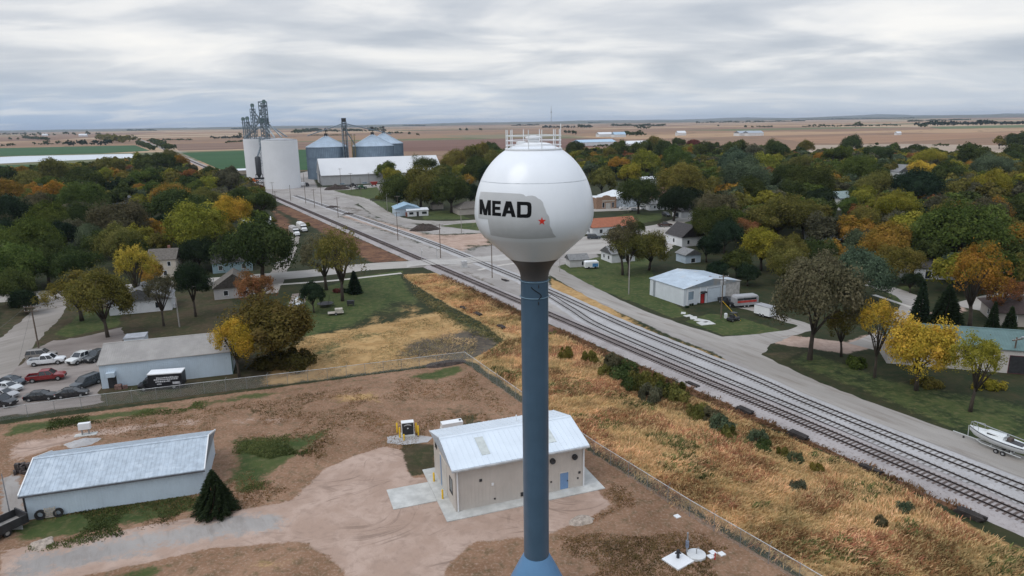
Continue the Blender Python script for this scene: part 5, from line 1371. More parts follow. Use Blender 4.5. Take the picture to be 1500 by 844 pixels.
# white enclosed trailer
p = W2(1120, 463)
et = thing('cargo_trailer', 'small white enclosed cargo trailer right of the camper', 'trailer', p.x, p.y, -58)
MB().box(-2.0, 2.0, -1.1, 1.1, .45, 2.35).build('body', WHITE, et)
MB().box(-2.05, 2.05, -1.15, 1.15, 2.35, 2.45).build('roof', mat('grey_trailer_roof', (.30, .30, .31), .6), et)
wheels(et, (-.4, .4), 1.0, .34)
MB().tube([(2, 0, .5), (3.2, 0, .5)], .06, 6).build('hitch', DARK, et)
# atv, box and wire by the pole
p = W2(1074, 470); 
at_ = thing('utility_vehicle', 'black open utility vehicle on the small lawn by the pole', 'utility vehicle', p.x, p.y, 30)
MB().loft([ring(-1.4, .4, .8, .6, .55), ring(-.6, .35, .85, .7, .65), ring(.5, .35, .75, .7, .65), ring(1.4, .4, .8, .6, .5)]).box(-.5, -.2, -.55, .55, .8, 1.3).build('body', DARK, at_)
m_ = MB()
for x in (-.6, .7):
    for s in (-.6, .6): m_.tube([(x, s, .7), (x * .8, s * .9, 1.8)], .04, 5)
m_.box(-.6, .7, -.6, .6, 1.78, 1.85); m_.build('roll_cage', DARK, at_); wheels(at_, (-.95, .95), .65, .32)
p = W2(1063, 466); o = MB().box(-.3, .3, -.25, .25, 0, .95).hexa([(-.3, -.25, .95), (.3, -.25, .95), (.3, .25, .95), (-.3, .25, .95)], [(-.2, -.2, 1.08), (.2, -.2, 1.08), (.2, .2, 1.08), (-.2, .2, 1.08)]).build('electric_meter_box', WHITE); o.location = (p.x, p.y, 0); tag(o, 'small white meter box between the pole and the utility vehicle', 'meter box')
# boat on trailer
p = W2(1461, 660)
ba = thing('sailboat', 'white sailboat with dark stripe and lowered mast on a trailer', 'boat', p.x, p.y, -62, .55)
GELC = mat('white_gelcoat', (.68, .70, .70), .25, .04, 1)
def hull_ring(x, wd, keel, deck): return [(x, 0, keel), (x, wd * .55, keel + (deck - keel) * .28), (x, wd * .92, keel + (deck - keel) * .65), (x, wd, deck), (x, 0, deck + .06), (x, -wd, deck), (x, -wd * .92, keel + (deck - keel) * .65), (x, -wd * .55, keel + (deck - keel) * .28)]
HB = [(-3.6, .05, .95, 1.55), (-3.0, .42, .45, 1.48), (-2.0, .85, .15, 1.40), (-.6, 1.15, .02, 1.33), (1.0, 1.2, .02, 1.28), (2.4, 1.05, .12, 1.26), (3.2, .9, .3, 1.28)]
MB().loft([hull_ring(*r_) for r_ in HB]).build('hull', GELC, ba, True)
s_ = MB()
for s in (-1, 1):
    for a, b_ in zip(HB[:-1], HB[1:]):
        P_ = [(a[0], s * (a[1] * .985 + .012), a[3] - .17), (b_[0], s * (b_[1] * .985 + .012), b_[3] - .17), (b_[0], s * (b_[1] + .012), b_[3] - .07), (a[0], s * (a[1] + .012), a[3] - .07)]
        s_.add(P_, [(0, 1, 2, 3) if s < 0 else (3, 2, 1, 0)])
s_.build('stripe', mat('navy_stripe', (.03, .04, .07), .4), ba)
MB().loft([[(x, s * wd, z) for s, z in ((-1, 1.3), (1, 1.3), (.75, 1.3 + hh), (-.75, 1.3 + hh))] for x, wd, hh in ((-2.0, .45, .2), (-1.4, .7, .42), (.7, .85, .50), (.75, .85, .48))]).build('cabin', GELC, ba)
MB().box(-1.2, .4, -.68, -.60, 1.45, 1.62).box(-1.2, .4, .60, .68, 1.45, 1.62).build('cabin_window', GLASS, ba)
MB().box(.9, 2.9, -.6, .6, 1.28, 1.345).build('cockpit', mat('dark_cockpit', (.06, .06, .065), .7), ba)
MB().box(1.0, 1.5, -.35, .35, 1.34, 1.75).build('tarp', mat('brown_tarp', (.09, .07, .06), .9), ba)
MB().box(3.15, 3.45, -.2, .2, .5, 1.5).build('outboard_motor', DARK, ba)
m_ = MB()
for s in (-1, 1): m_.tube([(-3.5, 0, 2.1), (-3.0, s * .45, 2.1), (-2.2, s * .8, 2.05)], .03, 5); m_.tube([(-3.0, s * .42, 1.45), (-3.0, s * .45, 2.1)], .03, 5); m_.tube([(-2.2, s * .8, 1.4), (-2.2, s * .8, 2.05)], .03, 5)
m_.tube([(-3.55, 0, 1.5), (-3.5, 0, 2.1)], .03, 5); m_.build('bow_rail', STEEL, ba)
MB().tube([(-3.3, .25, 2.15), (3.6, .35, 1.85)], .06, 6).build('mast', STEEL, ba); MB().box(3.0, 3.1, .2, .5, 1.3, 1.85).box(.7, .8, .2, .4, 1.8, 1.95).build('mast_crutch', DARK, ba)
bt = thing('boat_trailer', 'galvanised trailer with small wheels carrying the white sailboat', 'trailer', p.x, p.y, -62)
m_ = MB()
for s in (-1, 1): m_.tube([(-2.6, s * .1, .5), (-1.6, s * .7, .5), (3.0, s * .75, .5)], .06, 6); m_.tube([(-.5, s * .75, .5), (-.5, s * .6, .75)], .05, 5); m_.tube([(1.8, s * .75, .5), (1.8, s * .6, .78)], .05, 5)
m_.tube([(-2.5, 0, .5), (-5.6, 0, .45)], .06, 6).tube([(1.8, -.75, .5), (1.8, .75, .5)], .05, 5).tube([(-.5, -.75, .5), (-.5, .75, .5)], .05, 5).tube([(-3.7, 0, .5), (-3.75, 0, 2.0)], .05, 5)
m_.build('frame', mat('pale_trailer_steel', (.5, .52, .52), .5, .1), bt)
wheels(bt, (.3, 1.1), 1.0, .30); MB().lathe([(.12, 0), (.12, .25), (.05, .3)], 10, cx=-4.2, cy=0).build('jack_wheel', DARK, bt)
# flat-bed trailer with load, near the lawn trees
p = W2(489, 461)
lt_ = thing('utility_trailer', 'small utility trailer with a pale boxy load on the western lawn', 'trailer', p.x, p.y, 15)
MB().box(-1.3, 2.2, -.9, .9, .45, .55).build('deck', mat('bare_pallet_wood', (0, 0, 0)), lt_); MB().box(.3, 2.0, -.7, .7, .55, 1.35).build('load', mat('beige_load', (.45, .42, .36), .8, .1), lt_)
wheels(lt_, (.5,), .95, .33); MB().tube([(-1.3, 0, .5), (-2.8, 0, .45)], .05, 5).build('hitch', DARK, lt_)
p = W2(514, 448); o = thing('lawn_grill', 'dark covered barbecue standing by the pale tree trunk', 'barbecue', p.x, p.y); MB().box(-.8, .8, -.5, .5, .5, 1.3).build('cover', DARK, o); MB().box(-.7, -.6, -.4, .4, 0, .5).box(.6, .7, -.4, .4, 0, .5).build('leg', DARK, o)
p = W2(477, 449); o = thing('trampoline', 'round dark trampoline beneath the western lawn trees', 'trampoline', p.x, p.y); MB().lathe([(1.9, .75), (1.9, .82)], 28).build('mat', DARK, o)
m_ = MB()
for k in range(6):
    a = R(60 * k + 10); m_.tube([(1.85 * math.cos(a), 1.85 * math.sin(a), 0), (1.85 * math.cos(a), 1.85 * math.sin(a), 2.3)], .035, 5)
m_.build('pole_frame', DARK, o)
# grain trucks beyond the western trees
for (a, b_), lb, yw in (((431, 344), 'grey-topped grain truck nearer the west trees', -60), ((442, 338), 'white-topped grain truck beside another grain truck', -60)):
    p = W2(a, b_); o = thing('grain_truck', lb, 'truck', p.x, p.y, yw, group='grain trucks by the west trees')
    MB().loft([[(x, -1.25, 1), (x, 1.25, 1), (x, 1.25, 2.9), (x, .7, 3.5), (x, -.7, 3.5), (x, -1.25, 2.9)] for x in (-3.5, 3.0)]).build('cargo_box', mat('tarp_white', (.58, .58, .57), .7, .08) if 'white' in lb else mat('tarp_grey', (.36, .34, .33), .7, .1), o)
    MB().loft([ring(3.1, .6, 2.8, 1.1, 1.0), ring(4.2, .6, 2.7, 1.1, .95), ring(4.5, .6, 1.7, 1.05, .95), ring(5.6, .6, 1.5, 1.0, .9)]).build('cab', WHITE, o); MB().box(3.6, 4.42, -1.12, 1.12, 1.8, 2.5).build('cab_window', GLASS, o); wheels(o, (-2.4, -1.2, 4.8), 1.05, .5, .4)
p = W2(443, 274); o = thing('semi_truck', 'white lorry cab by the right edge of the near silo', 'truck', p.x, p.y, 20); MB().box(-4, 2.0, -1.3, 1.3, 1.2, 3.2).build('cargo_box', WHITE, o); MB().loft([ring(2.2, .6, 3.0, 1.2, 1.1), ring(4, .6, 2.9, 1.2, 1.0), ring(4.6, .6, 1.6, 1.1, 1.0)]).build('cab', DARK, o); wheels(o, (-3, -1.8, 3.4), 1.1, .5, .4)
p = W2(373, 268); o = thing('tractor', 'orange tractor-like machine at the foot of the western silo', 'tractor', p.x, p.y, 20)
MB().loft([ring(-2.2, .8, 2.6, 1.2, 1.1), ring(-.4, .8, 3.6, 1.4, 1.2), ring(.6, .8, 3.4, 1.4, 1.1), ring(.8, .8, 2.2, 1.2, 1.0), ring(3.0, .9, 2.0, 1.0, .8)]).build('body', mat('orange_machine_paint', (.55, .14, .02), .5, .1), o); wheels(o, (-1.2, 2.2), 1.4, .9, .6)
p = W2(364, 329); 
for a, b_, lb, cc in ((530, 277, 'green farm machine parked before the flat storage', (.02, .08, .035)), (517, 274, 'dark tillage implement in front of the flat storage', (.03, .03, .03))):
    p = W2(a, b_); o = thing('farm_machine', lb, 'farm machine', p.x, p.y, 25, group='farm machines before the flat storage')
    MB().loft([ring(-2.5, .7, 1.6, 1.4, 1.3), ring(-.5, .7, 2.8, 1.4, 1.2), ring(.8, .7, 2.6, 1.3, 1.1), ring(1.0, .8, 1.7, 1.1, 1.0), ring(3.2, .8, 1.6, .9, .8)]).build('body', mat('machine_paint_%d' % a, cc, .5, .2), o); MB().box(-4.5, -2.4, -3, 3, .8, 1.3).build('implement', DARK, o); wheels(o, (-1.3, 2.3), 1.4, .8, .5)
p = W2(548, 273); o = thing('grain_wagon', 'red grain wagon parked against the flat storage wall', 'wagon', p.x, p.y, 20); MB().hexa([(-1.2, -.9, 1), (1.2, -.9, 1), (1.2, .9, 1), (-1.2, .9, 1)], [(-2.6, -1.5, 3.2), (2.6, -1.5, 3.2), (2.6, 1.5, 3.2), (-2.6, 1.5, 3.2)]).build('hopper', mat('wagon_red', (.32, .04, .03), .6), o); wheels(o, (-1.3, 1.3), 1.1, .5)
p = W2(404, 271); 
p = W2(424, 271.5); o = thing('fuel_tank', 'raised grey tank on a post in the gravel elevator yard', 'tank', p.x, p.y, 20)
q = MB().lathe([(.3, -3), (1.5, -2.6), (1.5, 2.6), (.3, 3)], 18); q.v = [(z, a, b_ + 5.6) for a, b_, z in q.v]; q.build('tank', mat('dull_grey_tank', (.17, .19, .20), .5), o, True); MB().box(-2.4, -2.0, -1, 1, 0, 4.4).box(2.0, 2.4, -1, 1, 0, 4.4).build('stand', DARK, o)
# dark dump-truck corner at the left edge
p = W2(-4, 786)
dt = thing('dump_trailer', 'dark dump trailer with pale floor cut off at the lower left edge', 'trailer', p.x, p.y, 62)
MB().box(-3.6, 2.6, -1.15, 1.15, .6, .75).build('floor', mat('dusty_trailer_floor', (.30, .28, .26), .9), dt)
MB().box(-3.6, 2.6, -1.2, -1.1, .6, 1.55).box(-3.6, 2.6, 1.1, 1.2, .6, 1.55).box(2.5, 2.65, -1.2, 1.2, .6, 1.7).build('side_panel', DARK, dt); wheels(dt, (-.6, .5), 1.05, .4)
struct(sheet('path', [(17, 771), (33, 770), (34, 776), (16, 777)], .03, CONC, .1, .5))
# ================================================================ poles and wires
CER = mat('grey_transformer_can', (.36, .37, .38), .5)
def pole(p, h, label, arm=0.0, yaw=20, can=0, col=None, r=.15, lamp=False, group=None):
    q = W2(*p); o = thing('utility_pole', label, 'utility pole', q.x, q.y, yaw, group=group)
    MB().lathe([(r, 0), (r * .72, h)], 10).build('shaft', col or WOODPOLE, o, True)
    for k in range(int(math.ceil(arm / 2.6)) if arm else 0):
        z = h - .35 - .8 * k
        c_ = MB().box(-1.25, 1.25, -.16 - r, -.02 - r * .6, z - .07, z + .07).build('crossarm', col or WOODPOLE, o)
        i_ = MB()
        for u in (-1.15, -.5, .5, 1.15): i_.lathe([(.05, z + .07), (.06, z + .2), (.03, z + .26)], 8, u, -.12 - r * .5)
        i_.build('insulator', CER, c_)
    for k in range(can):
        MB().lathe([(.24, h - 2.2), (.26, h - 2.1), (.26, h - 1.3), (.1, h - 1.2)], 12, .38 * (1 if k else -1), -.1).build('transformer', CER, o, True)
    if lamp: MB().tube([(0, 0, h - .3), (.8, -.3, h)], .04, 5).box(.7, 1.3, -.5, -.2, h - .08, h + .08).build('lamp_head', CER, o)
    return o, Vector((q.x, q.y, h - .15))
GREYP = mat('pale_grey_pole_wood', (.30, .28, .26), .9, .15, 4)
_, t1 = pole((57, 511), 8.9, 'weathered utility pole with double crossarms behind the tan suv', 5, 10, 0)
_, t2 = pole((263, 479), 6.6, 'pale utility pole with transformer behind the tan-roofed workshop', 0, 20, 1, GREYP)
_, t3 = pole((921, 431), 9.4, 'pale bare utility pole on the lawn left of the metal shop', 0, 20, 0, GREYP)
_, t4 = pole((1056, 466), 9.6, 'brown utility pole with crossarm and transformer by the metal shop door', 2, 20, 2)
pole((1481, 546), 6.2, 'utility pole with lamp arm at the off-white pole barn corner', 2, 20, 0, lamp=True)
pole((16, 760), 5.5, 'thin leaning grey pole at the left end of the long white shed', 0, 20, 0, mat('grey_pipe', (.25, .25, .26), .5), .07)
pole((820, 398), 4.2, 'short pale post on the lawn beside the tower neck', 0, 20, 0, GREYP, .09)
GP_ = 'slim poles in the gravel elevator yard'
for (a, b_), h, lb, arm in (((721, 407), 11.2, 'dark utility pole between the sidings just left of the tower stem', 2), ((645.5, 378), 11, 'dark utility pole beside the street crossing', 2), ((583, 352), 10.5, 'dark utility pole in the gravel left of the dirt heap', 2), ((676, 342), 9.8, 'pale utility pole on the small green triangle left of the tank', 0), ((495.5, 319), 9.5, 'slim pole between the two tracks, left of the dirt heap pole', 1), ((448, 298), 16.5, 'tallest dark pole in the yard before the flat storage', 0), ((461, 304), 9.5, 'left one of two slim poles sharing a wire frame', 1), ((471.5, 302), 10.5, 'right one of two slim poles sharing a wire frame', 1), ((426, 294), 9.0, 'slim pole under the raised grey tank', 0), ((405.5, 313), 11, 'thin pole at the rust-coloured bank left of the main line', 1), ((400, 286), 8, 'short thin pole at the tree edge left of the near silo', 1), ((567.5, 311), 9.0, 'pale pole with lamp left of the blue-roofed office', 0), ((583, 313), 8.5, 'dark pole in front of the blue-roofed office', 1), ((611.5, 304), 9, 'slim pole right behind the blue-roofed office', 0), ((685.5, 296), 12, 'tall pale pole with lamp behind the brown-roofed garage', 0), ((499.5, 272), 12, 'slim pole left before the flat storage wall', 1), ((515, 281), 12, 'slim pole in the middle before the flat storage wall', 1), ((529, 287), 11, 'slim pole at the lawn edge before the flat storage', 0), ((541, 272), 9, 'slim pole right before the flat storage wall', 1)):
    pole((a, b_), h, lb, arm, 20, 0, GREYP if 'pale' in lb else None, .14, lamp='lamp' in lb, group=GP_)
for (a, b_), lb in (((968, 302), 'pale street pole left of the dark trees near the porch house'), ((434, 470), 'dark short pole beside the narrow drive on the lawn'), ((447, 478), 'dark short post right of the narrow drive pole')):
    pole((a, b_), 9 if a > 900 else 5, lb, 0, 20, 0, GREYP if 'pale' in lb else DARK, .13)
WIRE = mat('overhead_wire', (.10, .10, .10), .6)
def wire(a, b_, sag, label):
    pts = [a.lerp(b_, u / 14) - Vector((0, 0, sag * 4 * (u / 14) * (1 - u / 14))) for u in range(15)]
    o = MB().tube(pts, .022, 4).build('overhead_wire', WIRE); tag(o, label, 'wire', 'overhead wires')
wire(t1, t2, .5, 'wire from the double-crossarm pole to the pole behind the workshop')
wire(t1 + Vector((-.9, 0, 0)), W2(-60, 600).to_3d() + Vector((0, 0, 8)), .6, 'wire running from the double-crossarm pole out past the left edge')
o_ = MB().tube([t1 + Vector((0, 0, -.6)), W2(28, 527).to_3d()], .02, 4).build('guy_wire', WIRE); tag(o_, 'guy wire slanting down from the double-crossarm pole', 'wire')
p = W2(1085, 470); o = MB().tube([t4 + Vector((0, 0, -5.5)), (p.x, p.y, 0)], .05, 5).build('guy_wire', YELLOW); tag(o, 'yellow-sheathed guy wire by the crossarm pole at the metal shop', 'wire')
# crossing signals at the street
for (a, b_), lb in (((618, 382), 'silver crossing signal mast left of the dark pole at the crossing'), ((640, 379), 'small crossing signal mast just left of the dark crossing pole')):
    p = W2(a, b_); o = thing('crossing_signal', lb, 'signal', p.x, p.y, 110, group='railway crossing signals'); MB().lathe([(.08, 0), (.07, 4.0)], 8).build('mast', mat('silver_paint', (.5, .5, .5), .4), o); MB().box(-.55, .55, -.12, -.06, 2.7, 2.95).build('lamp_bar', DARK, o)
    m_ = MB()
    for s in (-1, 1): m_.tube([(-.6, -.1, 3.6 - s * .3), (.6, -.1, 3.6 + s * .3)], .08, 4)
    m_.build('crossbuck', WHITE, o)
p = W2(680, 392); o = thing('signal_cabinet', 'small silver signal cabinet beside the crossing sidewalk', 'cabinet', p.x, p.y, 20); MB().box(-.8, .8, -.6, .6, .2, 2.0).build('housing', mat('silver_paint', (0, 0, 0)), o); MB().box(-.9, .9, -.7, .7, 0, .2).build('base', CONC, o)
# ================================================================ chain-link fence of the well yard
FENM = mat('galvanised_fence_wire', (.36, .37, .36), .6, .1, 1)
def fence(pts, label, hgt=2.0, gap=3.0):
    P = [W2(*p) for p in pts]; o = thing('chain_link_fence', label, 'fence', P[0].x, P[0].y); o0 = P[0]
    line = dense(P, gap); P3 = [Vector((p.x - o0.x, p.y - o0.y)) for p in line]
    pm_ = MB().lathe([(.035, 0), (.035, hgt + .05), (.01, hgt + .1)], 6).mesh('post'); pm_.materials.append(STEEL)
    am = MB().tube([(0, 0, hgt + .05), (.25, .1, hgt + .42)], .02, 4).mesh('barb_arm'); am.materials.append(STEEL)
    for i, p in enumerate(P3):
        q = bpy.data.objects.new('post', pm_); COL.objects.link(q); q.parent = o; q.location = (p.x, p.y, 0)
        if i % 2 == 0: k = bpy.data.objects.new('barb_arm', am); COL.objects.link(k); k.parent = q
    MB().tube([(p.x, p.y, hgt) for p in P3], .04, 5).build('top_rail', mat('bright_fence_rail', (.52, .53, .53), .5), o)
    m_ = MB(); st = .17; wd = .009
    for a, b_ in zip(P[:-1], P[1:]):
        d = (b_ - a); L = d.length; d = d / L; a = a - o0
        for s in (1, -1):
            u = -hgt
            while u < L:
                z0_, z1_ = 0.04, hgt; u0, u1 = u, u + hgt
                if u0 < 0: z0_ += -u0 * 1.0; u0 = 0
                if u1 > L: z1_ -= (u1 - L); u1 = L
                if u1 > u0 and z1_ > z0_:
                    zA, zB = (z0_, z1_) if s > 0 else (hgt - z0_, max(.02, hgt - z1_))
                    A_, B_ = a + d * u0, a + d * u1
                    m_.add([(A_.x, A_.y, zA - wd), (B_.x, B_.y, zB - wd), (B_.x, B_.y, zB + wd), (A_.x, A_.y, zA + wd)], [(0, 1, 2, 3)])
                u += st
    m_.build('mesh_panel', FENM, o)
fence([(-40, 622), (0, 617), (120, 599), (300, 577), (480, 556), (640, 536), (681, 531)], 'long chain-link fence between the parking lot and the dirt yard')
fence([(681, 531), (770, 596), (870, 667), (1010, 757), (1170, 853), (1230, 890)], 'chain-link fence with pale top rail between yard and tall grass')
# ================================================================ small things in the yard
p = W2(980, 829)
o = struct(MB().box(-1.15, 1.15, -1.05, 1.05, -.05, .16).build('concrete_pad', WHITE)); q_ = W2(993, 822); o.location = (q_.x, q_.y, 0); o.rotation_euler = (0, 0, R(35))
hy = W2(993, 819); o = thing('hydrant', 'black flushing hydrant standing on the white pad', 'hydrant', hy.x, hy.y, 0, .16); MB().lathe([(.16, 0), (.16, .5), (.2, .55), (.2, .65), (.14, .85), (.04, .95)], 12).build('barrel', DARK, o, True); MB().tube([(-.3, 0, .5), (.3, 0, .5)], .08, 8).build('nozzle', DARK, o)
p = W2(1020, 815); o = thing('tank_lid', 'round white tank lid with a bent pipe in the yard', 'tank lid', p.x, p.y); MB().lathe([(.92, 0), (.92, .28), (.86, .32)], 32).build('lid', mat('pale_lid_concrete', (.60, .61, .61), .8, .06), o, True); MB().tube([(0, 0, .3), (0, 0, .8), (.15, 0, .95), (.3, 0, .8)], .05, 6).build('vent_pipe', STEEL, o)
p = W2(1006, 812); o = thing('pipe_stand', 'grey upright pipe stand beside the round tank lid', 'pipe', p.x, p.y); MB().tube([(0, 0, 0), (0, 0, 2.4)], .09, 8).build('pipe', STEEL, o); MB().box(-.14, .14, -.14, .14, .8, 1.5).build('meter', mat('blue_grey_meter', (.2, .24, .32), .5), o)
for (a, b_), lb in (((1044, 810), 'middle small white plate by the red stake'), ((1041, 816), 'small white plate left of the red stake'), ((1057, 812), 'small white plate right of the red stake'), ((992, 757), 'lone small white plate farther up the dirt yard')):
    p = W2(a, b_); o = MB().box(-.3, .3, -.3, .3, 0, .1).lathe([(.1, .1), (.1, .14)], 10).build('valve_plate', WHITE); o.location = (p.x, p.y, 0); o.rotation_euler = (0, 0, R(25)); tag(o, lb, 'valve cover', 'white valve covers in the yard')
p = W2(1047, 820); o = MB().lathe([(.06, 0), (.06, .75), (.02, .8)], 8).build('marker_stake', mat('red_marker', (.5, .03, .03), .5)); o.location = (p.x, p.y, 0); tag(o, 'red marker stake between the small white plates', 'stake')
p = W2(126, 637); o = thing('meter_pedestal', 'pale meter pedestal behind the long white shed', 'pedestal', p.x, p.y, 17); MB().box(-.75, .75, -.3, .3, .9, 1.8).build('cabinet', WHITE, o); MB().box(-.5, -.35, -.1, .1, 0, .9).box(.35, .5, -.1, .1, 0, .9).build('leg', STEEL, o); MB().box(-1.4, 1.4, -.5, .5, 0, .08).build('base', CONC, o)
p = W2(38, 692); o = thing('scrap_pile', 'dark heap of scrap behind the left end of the long shed', 'scrap', p.x, p.y); m_ = MB()
random.seed(5)
for _ in range(14): m_.rbox(random.uniform(-1, 1), random.uniform(-.6, .6), 0, random.uniform(.4, 1.3), random.uniform(.2, .6), random.uniform(.2, .6), random.uniform(0, 3))
m_.build('scrap', mat('dark_scrap', (.08, .065, .06), .8, .4, 3), o)
def heap(name, p, r, h, mt, label, cat, seed, kind=None, n=28, flat=1.0):
    q = W2(*p); m_ = MB(); v = []; rr = 9
    for i in range(rr + 1):
        u = i / rr
        for j in range(n):
            a = 2 * math.pi * j / n; nz = mnoise.noise((math.cos(a) * 1.6 + seed, math.sin(a) * 1.6, u * 2)); f = r * u * (1 + .3 * nz)
            z = h * max(0, (1 - u ** 1.6)) * (1 + .5 * mnoise.noise((math.cos(a) * u * 3, math.sin(a) * u * 3, seed))) if i < rr else -.06
            v.append((f * math.cos(a), f * math.sin(a) * flat, z))
    f = []
    for i in range(rr):
        for j in range(n): a, b_ = i * n + j, i * n + (j + 1) % n; f.append((a, a + n, b_ + n, b_))
    o = m_.add(v, f).build(name, mt, None, True); o.location = (q.x, q.y, 0); o.rotation_euler = (0, 0, R(20)); return tag(o, label, cat, kind=kind)
DIRTP = mat('dark_dirt', (.05, .036, .03), .95, .4, 2.0, bump=.6, bscale=5)
heap('dirt_heap', (621, 337), 6.5, 2.4, DIRTP, 'dark dirt heap in the open gravel near the green triangle', 'heap', 2, flat=.55)
heap('gravel_heap', (120, 649), 2.2, .5, BALP, 'low white gravel heap behind the long white shed', 'heap', 3, flat=.6)
heap('gravel_heap', (62, 797), 1.2, .35, mat('tan_rubble', (.36, .30, .25), .95, .25, 3, bump=.5), 'small pale rubble heap beside the yard drive', 'heap', 6)
heap('gravel_heap', (494, 277.5), 9, 3.2, DIRTP, 'dark spoil heap at the lawn corner before the flat storage', 'heap', 9, flat=.5)
heap('rubble_heap', (852, 763), 1.6, .35, mat('tan_rubble', (0, 0, 0)), 'pale broken rubble patch right of the tower stem', 'heap', 12, flat=.6)
heap('gravel_heap', (487, 304), 4, 1.0, DIRTP, 'low dark gravel heap in the open elevator yard', 'heap', 15, flat=.6)
heap('gravel_heap', (510, 314), 3, .8, DIRTP, 'smaller low dark heap right of the yard heap', 'heap', 17, flat=.6)
heap('soil_bank', (652, 533), 4, .5, DIRTP, 'low dark soil bank near the fence corner', 'heap', 19, flat=.4)
# stacked ties beside the main line
def tie_stack(p, n, label, yaw=-60):
    q = W2(*p); o = thing('tie_stack', label, 'tie stack', q.x, q.y, yaw, group='stacks of dark railway ties along the main line')
    b0 = MB().box(-1.3, 1.3, -.11, .11, 0, .18).mesh('tie'); b0.materials.append(TIED)
    for k in range(n):
        x = bpy.data.objects.new('tie', b0); COL.objects.link(x); x.parent = o; x.location = (random.uniform(-.2, .2), (k % 4 - 1.5) * .26, .18 * (k // 4) + .02); x.rotation_euler = (0, 0, random.uniform(-.05, .05))
tie_stack((1091, 604), 12, 'tie stack closest to the dark bushes in the dry grass')
tie_stack((1169, 640), 12, 'second tie stack along the main line from the bushes')
tie_stack((1016, 565), 8, 'low tie stack just above the dark bushes by the track')
tie_stack((1276, 688), 6, 'low tie stack between the second stack and the lower right one')
tie_stack((1421, 757), 12, 'tie stack at the lower right beside the dark ballast')
tie_stack((700, 461), 8, 'tie stack left of the tower stem in the weeds'); tie_stack((680, 452), 6, 'low tie stack in the weeds left of another stack'); tie_stack((735, 480), 8, 'tie stack hard against the tower stem in the weeds')
tie_stack((740, 411), 5, 'low tie stack by the dark pole near the crossing')
# debris of broken concrete on the shop drive
for i, ((a, b_), s) in enumerate((((1008, 463), 1.2), ((1016, 466), 1.5), ((1028, 470), 1.9), ((1034, 474), 2.2), ((1001, 459), 1.0))):
    p = W2(a, b_); o = MB().rbox(0, 0, -.04, .10, s * 1.5, s, .4 + i).build('concrete_slab', CONC); o.location = (p.x, p.y, 0)
    tag(o, ('broken slab second from the shop bushes', 'broken slab in the middle of the shop drive slabs', 'broken slab second from the street beside the small lawn', 'largest broken slab beside the small lawn', 'smallest broken slab closest to the shop bushes')[i], 'slab', 'broken concrete slabs by the shop drive')
# ================================================================ vegetation
rng = np.random.default_rng(11)
def unit(v): return v / (np.linalg.norm(v, axis=-1, keepdims=True) + 1e-9)
def leaf_cloud(seed, n, leaf, clumps, shape='round', clump_r=(.24, .40), core=True):
    """unit crown: radius 1, centre at the origin; returns verts, quads, tint per vertex"""
    g = np.random.default_rng(seed)
    d = unit(g.normal(size=(clumps, 3)))
    d[:, 2] = np.where(d[:, 2] < -.45, -d[:, 2] * .6, d[:, 2])
    rad = g.uniform(.50, .84, clumps)
    c = d * rad[:, None]
    if shape == 'round': c *= np.array([1, 1, .82])
    elif shape == 'tall': c *= np.array([.78, .78, 1.12]); c[:, :2] *= (1.0 - .35 * np.clip(c[:, 2:3], -.2, 1))
    elif shape == 'broad': c *= np.array([1.05, 1.05, .60])
    elif shape == 'sparse': c *= np.array([.95, .95, .92]); clump_r = (.15, .27)
    elif shape == 'weep': c *= np.array([1, 1, .75]); c[:, 2] -= .25 * np.linalg.norm(c[:, :2], axis=1) ** 2
    elif shape == 'bush': c *= np.array([1, 1, .7]); c[:, 2] = np.abs(c[:, 2]) * .9
    # lopsidedness
    c += .10 * np.sin(c[:, ::-1] * 3 + g.uniform(0, 6, 3))
    c *= (1 + .16 * np.sin(4.1 * d[:, :1] + g.uniform(0, 6)) * np.cos(3.3 * d[:, 1:2] + g.uniform(0, 6)))
    cr = g.uniform(clump_r[0] * .65, clump_r[1] * 1.05, clumps); ct = g.uniform(0, 1, clumps)
    k = g.integers(0, clumps, n)
    u = unit(g.normal(size=(n, 3)))
    out = unit(c[k] + np.array([0, 0, .25]))
    flip = (u * out).sum(1) < -.35
    u[flip] *= -1
    r = cr[k] * g.uniform(.35, 1.0, n) ** .55
    p = c[k] + u * r[:, None]
    stray = g.random(n) < .07
    p[stray] *= g.uniform(1.02, 1.18, (stray.sum(), 1))
    nrm = unit(u * .8 + out * .5 + g.normal(size=(n, 3)) * .55)
    t1 = unit(np.cross(nrm, g.normal(size=(n, 3)))); t2 = np.cross(nrm, t1)
    sz = leaf * g.uniform(.4, 1.6, (n, 1))
    a = t1 * sz; b_ = t2 * sz * g.uniform(.5, .95, (n, 1))
    v = np.stack([p - a * .9, p - b_ * .75 + a * .1, p + a, p + b_ * .75 - a * .1], 1).reshape(-1, 3)
    tint = np.repeat(np.clip(.55 * ct[k] + .45 * g.random(n), 0, 1), 4)
    return v, np.arange(n * 4).reshape(n, 4), tint
def leaf_mesh(name, v, q, tint, mt=None):
    me = bpy.data.meshes.new(name); np_mesh(me, v, q)
    at = me.attributes.new('tint', 'FLOAT', 'POINT'); at.data.foreach_set('value', tint.astype(np.float32))
    me.materials.append(mt or LEAF); return me
